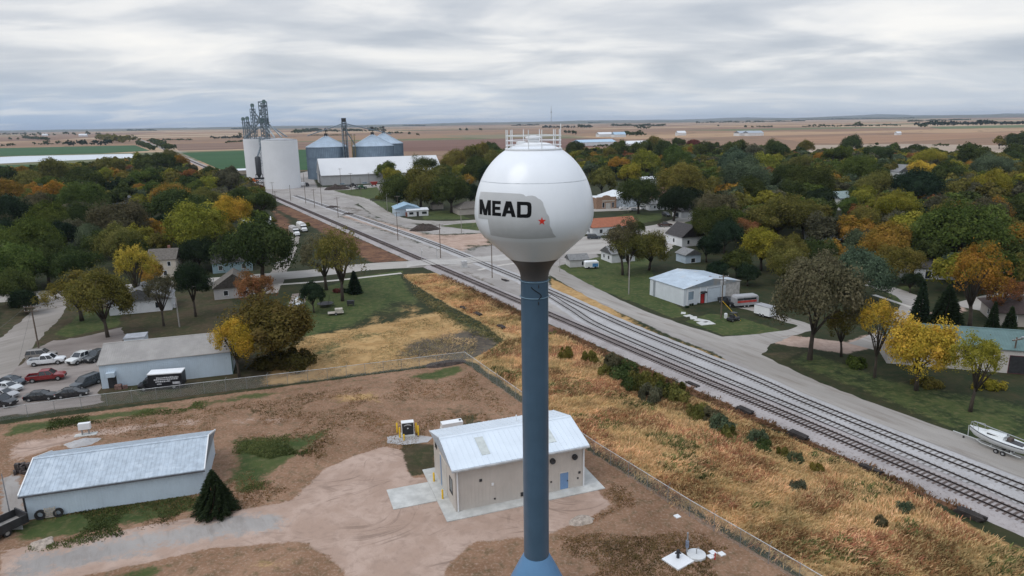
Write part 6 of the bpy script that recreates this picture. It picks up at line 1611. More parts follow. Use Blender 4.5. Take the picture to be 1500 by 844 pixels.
def limb_mesh(seed, shape, zc, thick=.055, n=6, low=.35):
    g = random.Random(seed); m_ = MB()
    lean = (g.uniform(-.08, .08), g.uniform(-.08, .08)); z1 = zc * low + .15
    m_.tube([(0, 0, 0), (lean[0] * .3, lean[1] * .3, z1 * .5), (lean[0], lean[1], z1)], [thick * 1.35, thick, thick * .85], 7)
    for i in range(n):
        a = 2 * math.pi * (i + g.uniform(-.3, .3)) / n; rr = g.uniform(.45, .8); ze = zc + g.uniform(-.2, .5)
        b0 = Vector((lean[0], lean[1], z1 * g.uniform(.75, 1))); e = Vector((rr * math.cos(a), rr * math.sin(a), ze)); md = b0.lerp(e, .5) + Vector((.05, .05, .12))
        m_.tube([b0, md, e], [thick * .6, thick * .38, thick * .12], 5)
        for k in range(3):
            s_ = b0.lerp(e, g.uniform(.4, .8)) + Vector((0, 0, .06)); e2 = s_ + Vector((g.uniform(-.35, .35), g.uniform(-.35, .35), g.uniform(.05, .4)))
            m_.tube([s_, e2], [thick * .25, thick * .06], 4)
    m_.tube([(lean[0], lean[1], z1), (lean[0] * 1.2, lean[1], zc + .35)], [thick * .8, thick * .15], 5)
    me = m_.mesh('trunk'); me.materials.append(BARK)
    me.polygons.foreach_set('use_smooth', [True] * len(me.polygons))
    return me
SHAPES = {}
ZC = {'round': 1.02, 'tall': 1.25, 'broad': .82, 'sparse': 1.4, 'weep': 1.35}
def conifer_cloud(seed, n, leaf, wid=.42):
    g = np.random.default_rng(seed)
    z = 1 - np.sqrt(g.random(n)); z = np.clip(z, 0, .99)
    lay = np.floor(z * 13) / 13
    ang = g.uniform(0, 2 * np.pi, n); br = np.round(ang / (2 * np.pi) * 11 + lay * 37.7 % 1 * 3) / 11 * 2 * np.pi
    ang = .55 * ang + .45 * br
    R_ = wid * (1 - z) ** .85 * (.82 + .3 * np.sin(ang * 3 + lay * 40) ** 2 * .6 + .12 * g.normal(size=n))
    r = R_ * g.uniform(.35, 1, n) ** .5
    zz = z - .10 * r + .02 * g.normal(size=n)
    p = np.stack([r * np.cos(ang), r * np.sin(ang), zz * 2.0 + .12], 1)
    o = np.stack([np.cos(ang), np.sin(ang), np.full(n, -.15)], 1)
    t1 = unit(o + .35 * g.normal(size=(n, 3))); t2 = unit(np.cross(t1, g.normal(size=(n, 3))))
    sz = leaf * g.uniform(.6, 1.3, (n, 1)); a = t1 * sz; b_ = t2 * sz * .38
    v = np.stack([p - a * .7, p - b_, p + a, p + b_], 1).reshape(-1, 3)
    return v, np.arange(n * 4).reshape(n, 4), np.repeat(np.clip(.2 + .6 * g.random(n), 0, 1), 4)
LOD = {0: (27000, .0295, 110), 1: (11000, .045, 64), 2: (3200, .083, 34)}
def shape_mesh(shape, lod, var):
    key = (shape, lod, var)
    if key not in SHAPES:
        n, leaf, cl = LOD[lod]
        sd = hash((shape, var)) % 1000 if False else {'round': 10, 'tall': 20, 'broad': 30, 'sparse': 40, 'weep': 50, 'bush': 60, 'conifer': 70}[shape] + var * 101
        if shape == 'conifer':
            me = leaf_mesh('needles', *conifer_cloud(sd, int(n * .9), leaf * 1.1)); tr = MB().tube([(0, 0, 0), (0, 0, 1.0), (0, 0, 2.0)], [.05, .035, .006], 6).mesh('trunk'); tr.materials.append(BARK)
        elif shape == 'bush':
            me = leaf_mesh('crown', *leaf_cloud(sd, n // 3, leaf * 1.4, 22, 'bush', (.14, .38))); tr = MB().tube([(0, 0, 0), (.1, 0, .4)], [.04, .01], 5).tube([(0, 0, 0), (-.15, .1, .4)], [.04, .01], 5).mesh('stem'); tr.materials.append(BARK)
        else:
            k = n // 3 if shape == 'sparse' else n
            me = leaf_mesh('crown', *leaf_cloud(sd, k, leaf * (.9 if shape == 'sparse' else 1), cl, shape)); tr = limb_mesh(sd + 7, shape, ZC[shape], n=8 if shape == 'sparse' else 6)
        SHAPES[key] = (me, tr)
    return SHAPES[key]
HUE = {'D': ((.042, .055, .018), 'dark green'), 'G': ((.060, .080, .020), 'mid green'), 'O': ((.105, .096, .026), 'olive'), 'Y': ((.155, .148, .024), 'yellow-green'),
       'A': ((.20, .12, .025), 'amber'), 'K': ((.072, .058, .018), 'dark olive'), 'L': ((.29, .215, .034), 'golden yellow'), 'R': ((.25, .035, .022), 'red'), 'N': ((.155, .075, .032), 'rust-orange'),
       'B': ((.072, .070, .042), 'thin grey-green'), 'S': ((.062, .080, .046), 'silvery green'), 'C': ((.017, .027, .014), 'blackish green'), 'P': ((.10, .035, .030), 'purple-brown')}
TREES = []
def tree(px, py, rpx, hue, shape='round', base=None, lbl=None, name='tree', rise=None, cat='tree'):
    """crown seen centred at (px, py) with the radius rpx in the photograph"""
    zk = {'conifer': .5}.get(shape, ZC.get(shape, .5))
    rpx *= 1.6 if shape == 'bush' and rpx < 17 and py > 500 else 1.0 if shape in ('bush', 'conifer') else 1.14 if base else 1.13 if px < 420 else 1.24
    if base: p = W2(*base); dep = proj(p.x, p.y, 0)[2]; r = rpx * dep / 1000
    else:
        r = 5.0
        for _ in range(6):
            zc_ = zk * r * (2 if shape == 'conifer' else 1)
            p = G(px, py, min(zc_, 30)); r = rpx * proj(p.x, p.y, zc_)[2] / 1000
            r = min(max(r, .4), 11.5)
    zs = 1.0
    if base and shape not in ('bush', 'conifer'):
        # stretch so that the crown sits where it was seen
        lo, hi = 0.5, 40.0
        for _ in range(40):
            m_ = (lo + hi) / 2
            if proj(p.x, p.y, m_)[1] > py: lo = m_
            else: hi = m_
        zs = min(max(lo / (zk * r), .75), 1.7)
    if shape == 'conifer':
        r = rpx * proj(p.x, p.y, 3)[2] / 1000 / .42
        if base:
            lo, hi = .5, 30.
            for _ in range(40):
                m_ = (lo + hi) / 2
                if proj(p.x, p.y, m_)[1] > py: lo = m_
                else: hi = m_
            zs = min(max(lo / r, .4), 2.2)
    TREES.append(dict(x=p.x, y=p.y, r=r, zs=zs, hue=hue, shape=shape, px=px, py=py, rpx=rpx, lbl=lbl, name=name, cat=cat))
    return TREES[-1]
# --- the trees one can tell apart, first west of the line (crown centre and radius as seen)
for a in [
    (5, 260, 18, 'D'), (30, 253, 10, 'A'), (40, 268, 17, 'O'), (80, 255, 21, 'O'), (72, 271, 16, 'G'), (125, 268, 30, 'D', 'broad'), (150, 260, 13, 'Y'), (165, 244, 17, 'O'), (182, 262, 11, 'O'),
    (214, 244, 16, 'D'), (240, 239, 19, 'D'), (250, 229, 11, 'O'), (263, 240, 13, 'A'), (212, 263, 20, 'G'), (226, 279, 14, 'G'), (203, 280, 11, 'A'), (310, 269, 16, 'Y'), (287, 276, 12, 'G'), (334, 267, 17, 'B'),
    (281, 258, 10, 'N'), (15, 284, 19, 'A'), (72, 288, 20, 'A'), (122, 293, 27, 'G'), (52, 302, 21, 'B'), (205, 297, 13, 'Y'), (250, 291, 25, 'A', 'broad'), (298, 297, 22, 'O'), (265, 306, 36, 'D', 'broad'), (334, 314, 25, 'L'),
    (355, 293, 17, 'D'), (8, 318, 30, 'C'), (70, 326, 30, 'G'), (115, 320, 24, 'D'), (175, 324, 38, 'B'), (140, 347, 22, 'S'), (220, 338, 18, 'A'), (280, 342, 38, 'Y'), (325, 337, 14, 'O'), (15, 362, 26, 'G'), (52, 352, 30, 'G'),
    (172, 362, 28, 'O'), (20, 385, 38, 'G'), (14, 420, 26, 'D'), (66, 382, 30, 'D'), (107, 388, 30, 'D'), (225, 402, 18, 'A'), (378, 298, 21, 'D'), (350, 264, 9, 'B'), (447, 327, 8, 'O', 'bush'), (300, 318, 22, 'D'), (95, 345, 20, 'C'), (200, 372, 22, 'D'), (242, 330, 20, 'C'), (35, 440, 18, 'C'), (290, 372, 22, 'C'), (315, 372, 16, 'D'), (395, 320, 10, 'O', 'bush'), (318, 296, 14, 'O'),
]: tree(*a)
tree(382, 365, 46, 'D', 'broad', (385, 412), 'wide dark green tree spreading over the street west of the crossing')
tree(122, 428, 40, 'O', 'sparse', (120, 470), 'olive-amber tree at the lawn corner by the side street')
tree(160, 440, 36, 'O', 'round', (158, 494), 'olive tree with dark trunk at the upper end of the parking lot')
tree(192, 393, 26, 'L', 'sparse', (205, 452), 'golden half-bare tree left of the cream house')
tree(232, 425, 22, 'B', 'sparse', (240, 478), 'thin bare grey tree behind the tan-roofed workshop')
tree(287, 415, 25, 'C', 'round', (287, 464), 'black-green yard tree right of the cream house')
tree(336, 476, 27, 'L', 'round', (351, 553), 'bright yellow tree overhanging the tan workshop roof')
tree(394, 478, 58, 'K', 'round', (402, 536), 'huge olive-amber oak beside the right end of the tan-roofed workshop')
tree(375, 420, 30, 'N', 'sparse', (378, 470), 'rusty thin crown rising behind the huge olive-amber oak')
tree(415, 514, 46, 'K', 'bush', None, 'olive lower bush skirting the right side of the huge oak', 'bush', cat='bush')
tree(460, 432, 16, 'C', 'round', (460, 458), 'small blackish tree between the pale suv and the trampoline')
tree(519, 415, 11, 'C', 'conifer', (520, 430), 'small dark conifer on the western lawn below the street')
tree(497, 424, 9, 'P', 'bush', None, 'purple-brown shrub beside the small dark lawn conifer', 'shrub', cat='shrub')
tree(507, 424, 8, 'C', 'bush', None, 'dark round shrub left of the small lawn conifer', 'shrub', cat='shrub')
tree(474, 372, 35, 'B', 'sparse', (478, 425), 'thin-crowned greyish tree with dark trunk by the street sidewalk')
tree(508, 378, 34, 'O', 'sparse', (502, 441), 'tall thin-crowned tree with pale trunk on the western lawn')
tree(318, 722, 31, 'C', 'conifer', (317, 750), 'dense dark spruce at the right end of the long white shed', 'spruce')
# grove by the office
for a in [(566, 252, 13, 'G'), (620, 245, 20, 'D', 'broad'), (582, 277, 24, 'D'), (575, 260, 12, 'Y'), (615, 272, 27, 'O'), (640, 266, 19, 'O'), (660, 281, 24, 'D'), (680, 271, 13, 'A'), (665, 237, 21, 'O'), (690, 232, 18, 'O'), (647, 253, 13, 'D'), (703, 227, 17, 'O'), (702, 250, 20, 'D'), (722, 238, 20, 'O'), (555, 288, 7, 'O', 'bush'), (598, 285, 18, 'C'), (636, 288, 14, 'C'), (690, 284, 14, 'C'), (722, 222, 14, 'D'), (740, 230, 18, 'G'), (690, 258, 14, 'D'), (720, 262, 16, 'C')]: tree(*a)
# --- east side
for a in [
    (842, 218, 17, 'D'), (905, 222, 18, 'D'), (892, 228, 10, 'O'), (940, 221, 15, 'D'), (960, 213, 13, 'O'), (995, 211, 9, 'D'), (1017, 212, 9, 'P'), (975, 223, 16, 'D'), (1032, 222, 17, 'D'), (1077, 221, 17, 'D'), (1135, 222, 17, 'D'), (1105, 226, 13, 'B'), (1047, 214, 6, 'D'),
    (947, 241, 17, 'Y'), (990, 236, 22, 'G'), (1075, 241, 27, 'S'), (1120, 241, 17, 'Y'), (1170, 244, 14, 'O'), (908, 243, 13, 'A'), (882, 267, 17, 'O'), (920, 259, 17, 'Y'), (1000, 268, 36, 'O'), (1040, 261, 8, 'R'), (1095, 266, 29, 'S'), (1130, 258, 13, 'N'), (1155, 268, 21, 'D'), (1082, 291, 15, 'O'), (1130, 296, 11, 'A'), (1050, 302, 24, 'B'), (1028, 304, 14, 'B'), (1100, 284, 20, 'D'), (1160, 286, 18, 'D'), (988, 296, 22, 'C'), (1012, 290, 16, 'C'),
    (1140, 322, 34, 'O', 'broad'), (1092, 337, 18, 'N'), (1045, 330, 28, 'D'), (1062, 346, 20, 'C'), (1117, 362, 28, 'Y'), (1160, 372, 24, 'O'), (935, 335, 9, 'D'), (1036, 362, 18, 'C'),
    (1140, 223, 14, 'D'), (1180, 216, 10, 'O'), (1200, 233, 11, 'A'), (1225, 231, 15, 'G'), (1246, 214, 14, 'D'), (1285, 228, 24, 'D', 'broad'), (1342, 221, 11, 'D'), (1362, 233, 25, 'Y', 'broad'), (1427, 229, 19, 'D'), (1455, 246, 25, 'S', 'broad'), (1490, 226, 15, 'D'), (1465, 208, 8, 'O'), (1487, 206, 11, 'D'), (1497, 203, 8, 'D'),
    (1187, 266, 34, 'D'), (1260, 251, 21, 'G'), (1282, 273, 23, 'O'), (1352, 253, 18, 'L'), (1385, 259, 19, 'D'), (1342, 277, 28, 'C', 'broad'), (1415, 263, 13, 'O'), (1455, 273, 21, 'Y'), (1430, 278, 8, 'N'), (1378, 293, 7, 'R'), (1408, 294, 10, 'R'), (1377, 306, 19, 'B'), (1494, 266, 15, 'O'),
    (1200, 291, 18, 'C'), (1267, 299, 15, 'Y'), (1312, 309, 24, 'Y'), (1265, 319, 21, 'O'), (1242, 305, 13, 'G'), (1178, 320, 24, 'O'), (1440, 321, 24, 'B'), (1475, 311, 23, 'D'), (1400, 346, 56, 'G', 'broad'), (1300, 357, 31, 'A'), (1258, 360, 19, 'S'), (1200, 372, 22, 'D'), (1490, 346, 14, 'N'), (1235, 335, 16, 'C'), (1345, 330, 16, 'D'), (1150, 388, 24, 'O'), (1315, 385, 24, 'O'), (1262, 402, 32, 'S'), (1228, 390, 18, 'O'), (1080, 385, 18, 'D'), (1335, 412, 14, 'C'), (1050, 395, 14, 'C'), (1096, 402, 14, 'C'), (1470, 350, 20, 'O'),
]: tree(*a)
tree(935, 286, 24, 'D', 'round', (935, 313), 'round dark tree standing on the lawn before the parked white cars')
tree(906, 351, 27, 'B', 'sparse', (912, 403), 'dark thin-leaved tree left of its olive neighbour by the shop lawn')
tree(922, 362, 22, 'O', 'round', (921, 404), 'small olive tree squeezed between two larger lawn trees near the shop')
tree(960, 364, 28, 'O', 'round', (951, 396), 'olive spreading tree just behind the metal shop roof')
tree(1180, 432, 50, 'B', 'round', (1186, 527), 'large grey-brown bare-looking tree on the dark lawn right of the white trailer')
tree(1234, 478, 26, 'O', 'sparse', (1232, 522), 'thin dark tree between the grey-brown tree and the yellow column')
tree(1276, 470, 29, 'L', 'sparse', (1281, 553), 'slim yellow tree with a bare dark trunk')
tree(1340, 512, 42, 'L', 'round', (1342, 572), 'largest yellow tree hiding the left end of the pole barn')
tree(1427, 528, 36, 'Y', 'sparse', (1421, 603), 'yellow-olive tree with thin crown before the pole barn wall')
tree(1255, 528, 19, 'G', 'bush', None, 'low green bush beneath the slim yellow tree', 'bush', cat='bush')
tree(1360, 555, 22, 'O', 'bush', None, 'low olive bush at the foot of the largest yellow tree', 'bush', cat='bush')
tree(1452, 557, 24, 'Y', 'bush', None, 'low yellow-green bush at the right edge below the pole barn', 'bush', cat='bush')
tree(1405, 402, 40, 'A', 'sparse', (1420, 482), 'orange and amber half-bare oak behind the pole barn')
tree(1450, 425, 30, 'N', 'sparse', (1455, 470), 'rust-brown half-bare tree left of the dark-roofed house')
tree(1345, 448, 16, 'C', 'conifer', (1345, 483), 'dark spruce at the left of the pole barn roof')
tree(1380, 458, 30, 'C', 'conifer', (1382, 492), 'broad dark spruce behind the left end of the pole barn')
tree(1450, 474, 13, 'C', 'conifer', (1450, 500), 'narrow dark spruce behind the middle of the pole barn roof')
tree(1472, 480, 16, 'C', 'conifer', (1474, 508), 'dark spruce below the dark brown-roofed house')
tree(1320, 484, 12, 'P', 'bush', None, 'purple-brown shrub at the left tip of the pole barn', 'shrub', cat='shrub')
tree(1496, 428, 14, 'N', 'sparse', None, 'rust-orange crown at the right edge above the dark-roofed house')
for a, lb in (((1012, 445, 4.5, 'C', 'bush'), 'dark round shrub left of the red shop door'), ((1006, 449, 4, 'C', 'bush'), 'dark shrub at the corner of the metal shop'), ((1022, 443, 4, 'C', 'bush'), 'dark shrub hard against the red shop door')): tree(*a, None, lb, 'shrub', cat='shrub')
# shrubs along the track side of the dry grass
for i, a in enumerate([(884, 541, 8, 'C'), (897, 527, 11, 'D'), (917, 540, 14, 'D'), (938, 555, 15, 'C'), (960, 560, 13, 'O'), (975, 568, 12, 'D'), (994, 575, 14, 'D'), (950, 575, 12, 'C'), (925, 560, 11, 'C'), (1022, 600, 12, 'D'), (1038, 606, 10, 'D'), (1058, 618, 12, 'S'), (1066, 632, 9, 'D'), (1108, 638, 10, 'S'), (1120, 650, 9, 'D'), (1148, 660, 7, 'O'), (1163, 668, 8, 'S'), (1196, 682, 7, 'O'), (865, 520, 9, 'O'), (830, 515, 9, 'O'), (1170, 708, 8, 'B'), (1325, 740, 8, 'S'), (1290, 760, 7, 'B')]):
    tree(a[0], a[1] + 2, a[2], 'OBD'[i % 3] if a[3] in 'CD' else a[3], 'bush', name='bush', cat='bush')['zs'] = 1.75

# --- filler: the crowns that close the canopy between them
KEEP = [(225, 365, 262, 404, 195), (305, 408, 352, 436, 165), (178, 440, 238, 464, 150), (160, 278, 190, 302, 320), (560, 290, 735, 345, 0), (835, 285, 1020, 300, 320), (838, 300, 1025, 375, 180), (1300, 242, 1338, 263, 470), (1218, 280, 1240, 312, 330), (990, 335, 1025, 395, 170), (1190, 335, 1222, 352, 220), (1330, 385, 1385, 415, 175), (1280, 410, 1345, 470, 130), (1440, 385, 1500, 470, 110), (945, 255, 985, 290, 300), (1030, 275, 1075, 303, 280), (330, 385, 360, 405, 170), (360, 322, 460, 350, 180), (1105, 425, 1135, 470, 100), (800, 370, 1180, 560, 0), (0, 425, 100, 520, 0), (395, 290, 560, 480, 0), (400, 380, 800, 430, 0), (215, 250, 280, 290, 300), (240, 436, 330, 480, 0)]
def clear_of(px, py, rpx, dep):
    for x0, y0, x1, y1, far in KEEP:
        if far == 0 or dep < far - 4:
            if px + rpx * .8 > x0 and px - rpx * .8 < x1 and py + rpx > y0 and py - rpx * .7 < y1: return False
    return True
MASS = [[(-60, 268), (120, 250), (235, 236), (300, 262), (365, 275), (385, 300), (420, 340), (400, 380), (300, 400), (200, 405), (90, 420), (40, 450), (-60, 470)],
        [(830, 232), (960, 222), (1190, 232), (1330, 228), (1420, 240), (1560, 234), (1560, 470), (1470, 420), (1400, 440), (1330, 400), (1200, 400), (1080, 400), (1030, 380), (1030, 310), (960, 268), (860, 262)],
        [(560, 262), (640, 248), (740, 244), (740, 292), (600, 296)]]
rr_ = random.Random(21)
polysW = [[tuple(G(*p)[:2]) for p in poly] for poly in MASS]
n_fill = 0
N_MAN = len([q for q in TREES if q['cat'] == 'tree'])
ROOM = 298 - N_MAN - 19
for poly, tries, lim in zip(polysW, (1500, 9000, 300), (int(ROOM * .3), int(ROOM * .95), ROOM)):
    a = np.array(poly); 
    for _ in range(tries):
        if n_fill >= lim: break
        # even in the picture rather than on the ground: nearer spots first
        X = rr_.uniform(a[:, 0].min(), a[:, 0].max()); Y = rr_.uniform(a[:, 1].min(), a[:, 1].max())
        if sdf(poly, np.array([X]), np.array([Y]))[0] < 0: continue
        r = rr_.uniform(5.2, 7.6)
        if any((q['x'] - X) ** 2 + (q['y'] - Y) ** 2 < (.72 * (q['r'] + r)) ** 2 for q in TREES): continue
        px, py, dep = proj(X, Y, r * 1.25)
        if not (-40 < px < 1540) or not clear_of(px, py, r / dep * 1000, dep): continue
        hue = rr_.choices('DGOYBCSAN', (20, 18, 26, 12, 9, 5, 6, 5, 2))[0]
        TREES.append(dict(x=X, y=Y, r=r, zs=1.0, hue=hue, shape=rr_.choice(['round', 'round', 'broad', 'tall']), px=px, py=py, rpx=r / dep * 1000, lbl=None, name='tree', cat='tree')); n_fill += 1
# the rest of the canopy, past three hundred trees: one mass
REST = []
for poly, tries in zip(polysW[:2], (1500, 6500)):
    a = np.array(poly)
    for _ in range(tries):
        X = rr_.uniform(a[:, 0].min(), a[:, 0].max()); Y = rr_.uniform(a[:, 1].min(), a[:, 1].max())
        if sdf(poly, np.array([X]), np.array([Y]))[0] < 0: continue
        r = rr_.uniform(4.2, 6.8)
        if any((q['x'] - X) ** 2 + (q['y'] - Y) ** 2 < (.64 * (q['r'] + r)) ** 2 for q in TREES + REST): continue
        px, py, dep = proj(X, Y, r)
        if not (-40 < px < 1540) or not clear_of(px, py, r / dep * 1000, dep): continue
        REST.append(dict(x=X, y=Y, r=r, hue=rr_.choices('DGOYBCSAN', (20, 18, 26, 12, 9, 5, 6, 5, 2))[0], dep=dep))
# far single trees among the fields
for a in [(600, 195, 2.6, 'D'), (612, 196.5, 2.8, 'O'), (674, 189.5, 2.2, 'D'), (684, 189.5, 2.6, 'D'), (704, 188.5, 3.0, 'D'), (828, 193, 3, 'D'), (834, 193, 3, 'D'), (841, 193, 4.5, 'D'), (1052, 184, 1.6, 'D'), (1092, 185, 2.4, 'D'), (1102, 185.5, 2, 'O'), (1284, 211, 3, 'D'), (1405, 215, 3.4, 'D'), (352, 195, 4, 'O'), (15, 203, 2.5, 'D'), (27, 203, 2.2, 'O'), (395, 181, 2.5, 'D'), (410, 182, 2.0, 'D'), (1436, 214, 2.4, 'O')]:
    px, py, rp, hue = a; p = W2(px, py + rp); dep = proj(p.x, p.y, 0)[2]; r = min(rp * dep / 1000, 9)
    TREES.append(dict(x=p.x, y=p.y, r=r, zs=1, hue=hue, shape='round', px=px, py=py, rpx=rp, lbl=None, name='tree', cat='tree', far=True))

# --- labels that single each one out: own look, then what it stands by
MARKS = [('the near white silo', 415, 240), ('the yard scale poles', 440, 300), ('the grey hipped house', 174, 292), ('the cream house', 245, 385), ('the tall grey house', 246, 265), ('the teal house', 342, 395), ('the grain trucks', 437, 340), ('the western green field', 60, 246), ('the pond', 110, 233), ('the flat storage', 600, 245), ('the blue-roofed office', 595, 305), ('the brown-roofed garage', 690, 308), ('the tank ball', 783, 298), ('the brick storefront', 884, 296), ('the orange roof', 905, 338), ('the white garage', 1003, 315), ('the metal shop', 1010, 420), ('the black-gabled house', 1003, 355), ('the tan long house', 1052, 283), ('the cross-gabled house', 1318, 252), ('the green-roofed house', 1229, 297), ('the pale low house', 1206, 346), ('the cottage by the oak', 1352, 400), ('the pole barn', 1440, 510), ('the blue-grey far house', 1152, 244), ('the white hall', 953, 266), ('the red-leaved pair', 1393, 293), ('the stubble fields', 1270, 205), ('the pale far barns', 1096, 197), ('the left picture edge', 0, 340), ('the right picture edge', 1500, 320), ('the workshop', 245, 520), ('the side street', 60, 445), ('the long pale barn', 935, 214), ('the dry-grass tie stacks', 1091, 604), ('the tower stem', 784, 560), ('the lower right tie stack', 1421, 757)]
ORD = ['first', 'second', 'third', 'fourth', 'fifth', 'sixth', 'seventh', 'eighth', 'ninth', 'tenth', 'eleventh', 'twelfth', 'thirteenth', 'fourteenth', 'fifteenth', 'sixteenth', 'seventeenth', 'eighteenth', 'nineteenth', 'twentieth']
FORM = {'round': 'rounded', 'broad': 'broad', 'tall': 'tall', 'sparse': 'open-crowned', 'bush': 'low', 'conifer': 'conical', 'weep': 'drooping'}
groups_ = {}
for q in TREES:
    if q['lbl']: continue
    mk = min(MARKS, key=lambda m_: (m_[1] - q['px']) ** 2 + 3.2 * (m_[2] - q['py']) ** 2)
    dx, dy = q['px'] - mk[1], q['py'] - mk[2]
    rel = ('left of ' if dx < 0 else 'right of ') if abs(dx) > 1.6 * abs(dy) else ('behind ' if dy < 0 else 'in front of ')
    if mk[0].startswith('the left picture') or mk[0].startswith('the right picture'): rel = 'close to '
    size = 'tiny distant' if q.get('far') else ''
    s_ = ' '.join(x for x in (size, HUE[q['hue']][1], FORM[q['shape']], q['name'], rel + mk[0]) if x)
    groups_.setdefault(s_, []).append(q)
for s_, qs in groups_.items():
    if len(qs) == 1: qs[0]['lbl'] = s_; continue
    qs.sort(key=lambda q: q['px'])
    for i, q in enumerate(qs):
        q['lbl'] = s_ + (', leftmost such' if i == 0 else ', rightmost such' if i == len(qs) - 1 else ', %s such from left' % ORD[min(i, 19)])
jr = random.Random(4)
for i, q in enumerate(TREES):
    dep = proj(q['x'], q['y'], 0)[2]
    far = dep > 420
    lod = 0 if q['rpx'] > 24 else 1 if q['rpx'] > 11 else 2
    var = i % 3 if lod else i % 4
    crown, trunk = shape_mesh(q['shape'], lod, var)
    base, _ = HUE[q['hue']]; k = jr.uniform(.85, 1.18); hs_ = jr.uniform(-.10, .10)
    colr = (base[0] * k * (1 + hs_), base[1] * k, base[2] * k * (1 - hs_), 1)
    grp = 'bushes and shrubs' if q['cat'] in ('bush', 'shrub') else 'trees of the town and fields'
    if q.get('far'):
        o = bpy.data.objects.new('tree', crown); COL.objects.link(o); o.location = (q['x'], q['y'], q['r'] * .75); o.scale = (q['r'],) * 3; o.color = colr
        tag(o, q['lbl'], 'tree', grp); continue
    o = thing(q['name'], q['lbl'], q['cat'], q['x'], q['y'], jr.uniform(0, 360), group=grp)
    sc_ = q['r']; zs = q['zs'] * jr.uniform(.94, 1.08)
    cr = bpy.data.objects.new('crown', crown); COL.objects.link(cr); cr.parent = o; cr.color = colr
    tr = bpy.data.objects.new('stem' if q['shape'] == 'bush' else 'trunk', trunk); COL.objects.link(tr); tr.parent = o
    if q['shape'] in ('conifer', 'bush'):
        cr.scale = tr.scale = (sc_, sc_, sc_ * zs)
    else:
        zc_ = ZC[q['shape']]
        cr.scale = (sc_, sc_, sc_ * min(zs, 1.15)); cr.location = (0, 0, zc_ * sc_ * zs); tr.scale = (sc_, sc_, sc_ * zs)

V, Q, T_, C_, k = [], [], [], [], 0
for i, q in enumerate(REST):
    n_, lf, cl_ = (7000, .056, 60) if q['dep'] < 260 else (2600, .092, 32)
    v, qd, ti = leaf_cloud(900 + i % 17, n_, lf, cl_, ('round', 'broad', 'round')[i % 3])
    a_ = i * 2.4; c_, s_ = math.cos(a_), math.sin(a_); v = v @ np.array([[c_, s_, 0], [-s_, c_, 0], [0, 0, 1]]) * q['r'] + np.array([q['x'], q['y'], q['r'] * .98])
    V.append(v); Q.append(qd + k); T_.append(ti); k += len(v)
    C_.append(np.tile(np.array([*HUE[q['hue']][0], 1.0]) * jr.uniform(.8, 1.2), (len(v), 1)))
if V:
    me = leaf_mesh('background_trees', np.concatenate(V), np.concatenate(Q), np.concatenate(T_), LEAFOWN)
    at = me.attributes.new('leaf_colour', 'FLOAT_COLOR', 'POINT'); at.data.foreach_set('color', np.concatenate(C_).astype(np.float32).ravel())
    o = bpy.data.objects.new('background_trees', me); COL.objects.link(o); struct(o, kind='stuff')

# --- windbreaks and far woods: each reads as one mass
def treeline(p0, p1, hpx, hue, dens=1.0, name='treeline', wide=1.0):
    a, b_ = W2(*p0), W2(*p1); L = (b_ - a).length; dep = proj(*((a + b_) / 2), 0)[2]
    h = min(max(hpx * dep / 1000, 5), 22); n = int(max(5, L / (h * .55) * dens)); g = np.random.default_rng(int(p0[0] * 7 + p1[0]))
    V, Q, T_ = [], [], []; k = 0
    for i in range(n):
        u = (i + g.uniform(-.4, .4)) / n; c = a.lerp(b_, u); hh = h * g.uniform(.55, 1.05) * (.8 + .5 * abs(math.sin(u * 9 + p0[0])))
        if g.random() < .10 / dens: continue
        v, q, t_ = leaf_cloud(int(g.integers(0, 1e6)), 70, .30, 9, 'round')
        v = v * np.array([hh * .55, hh * .55, hh * .52]) + np.array([c.x + g.normal() * h * .3 * wide, c.y + g.normal() * h * .3 * wide, hh * .46])
        V.append(v); Q.append(q + k); T_.append(t_); k += len(v)
    me = leaf_mesh(name, np.concatenate(V), np.concatenate(Q), np.concatenate(T_))
    o = bpy.data.objects.new(name, me); COL.objects.link(o); o.color = (*HUE[hue][0], 1); struct(o, kind='stuff'); return o
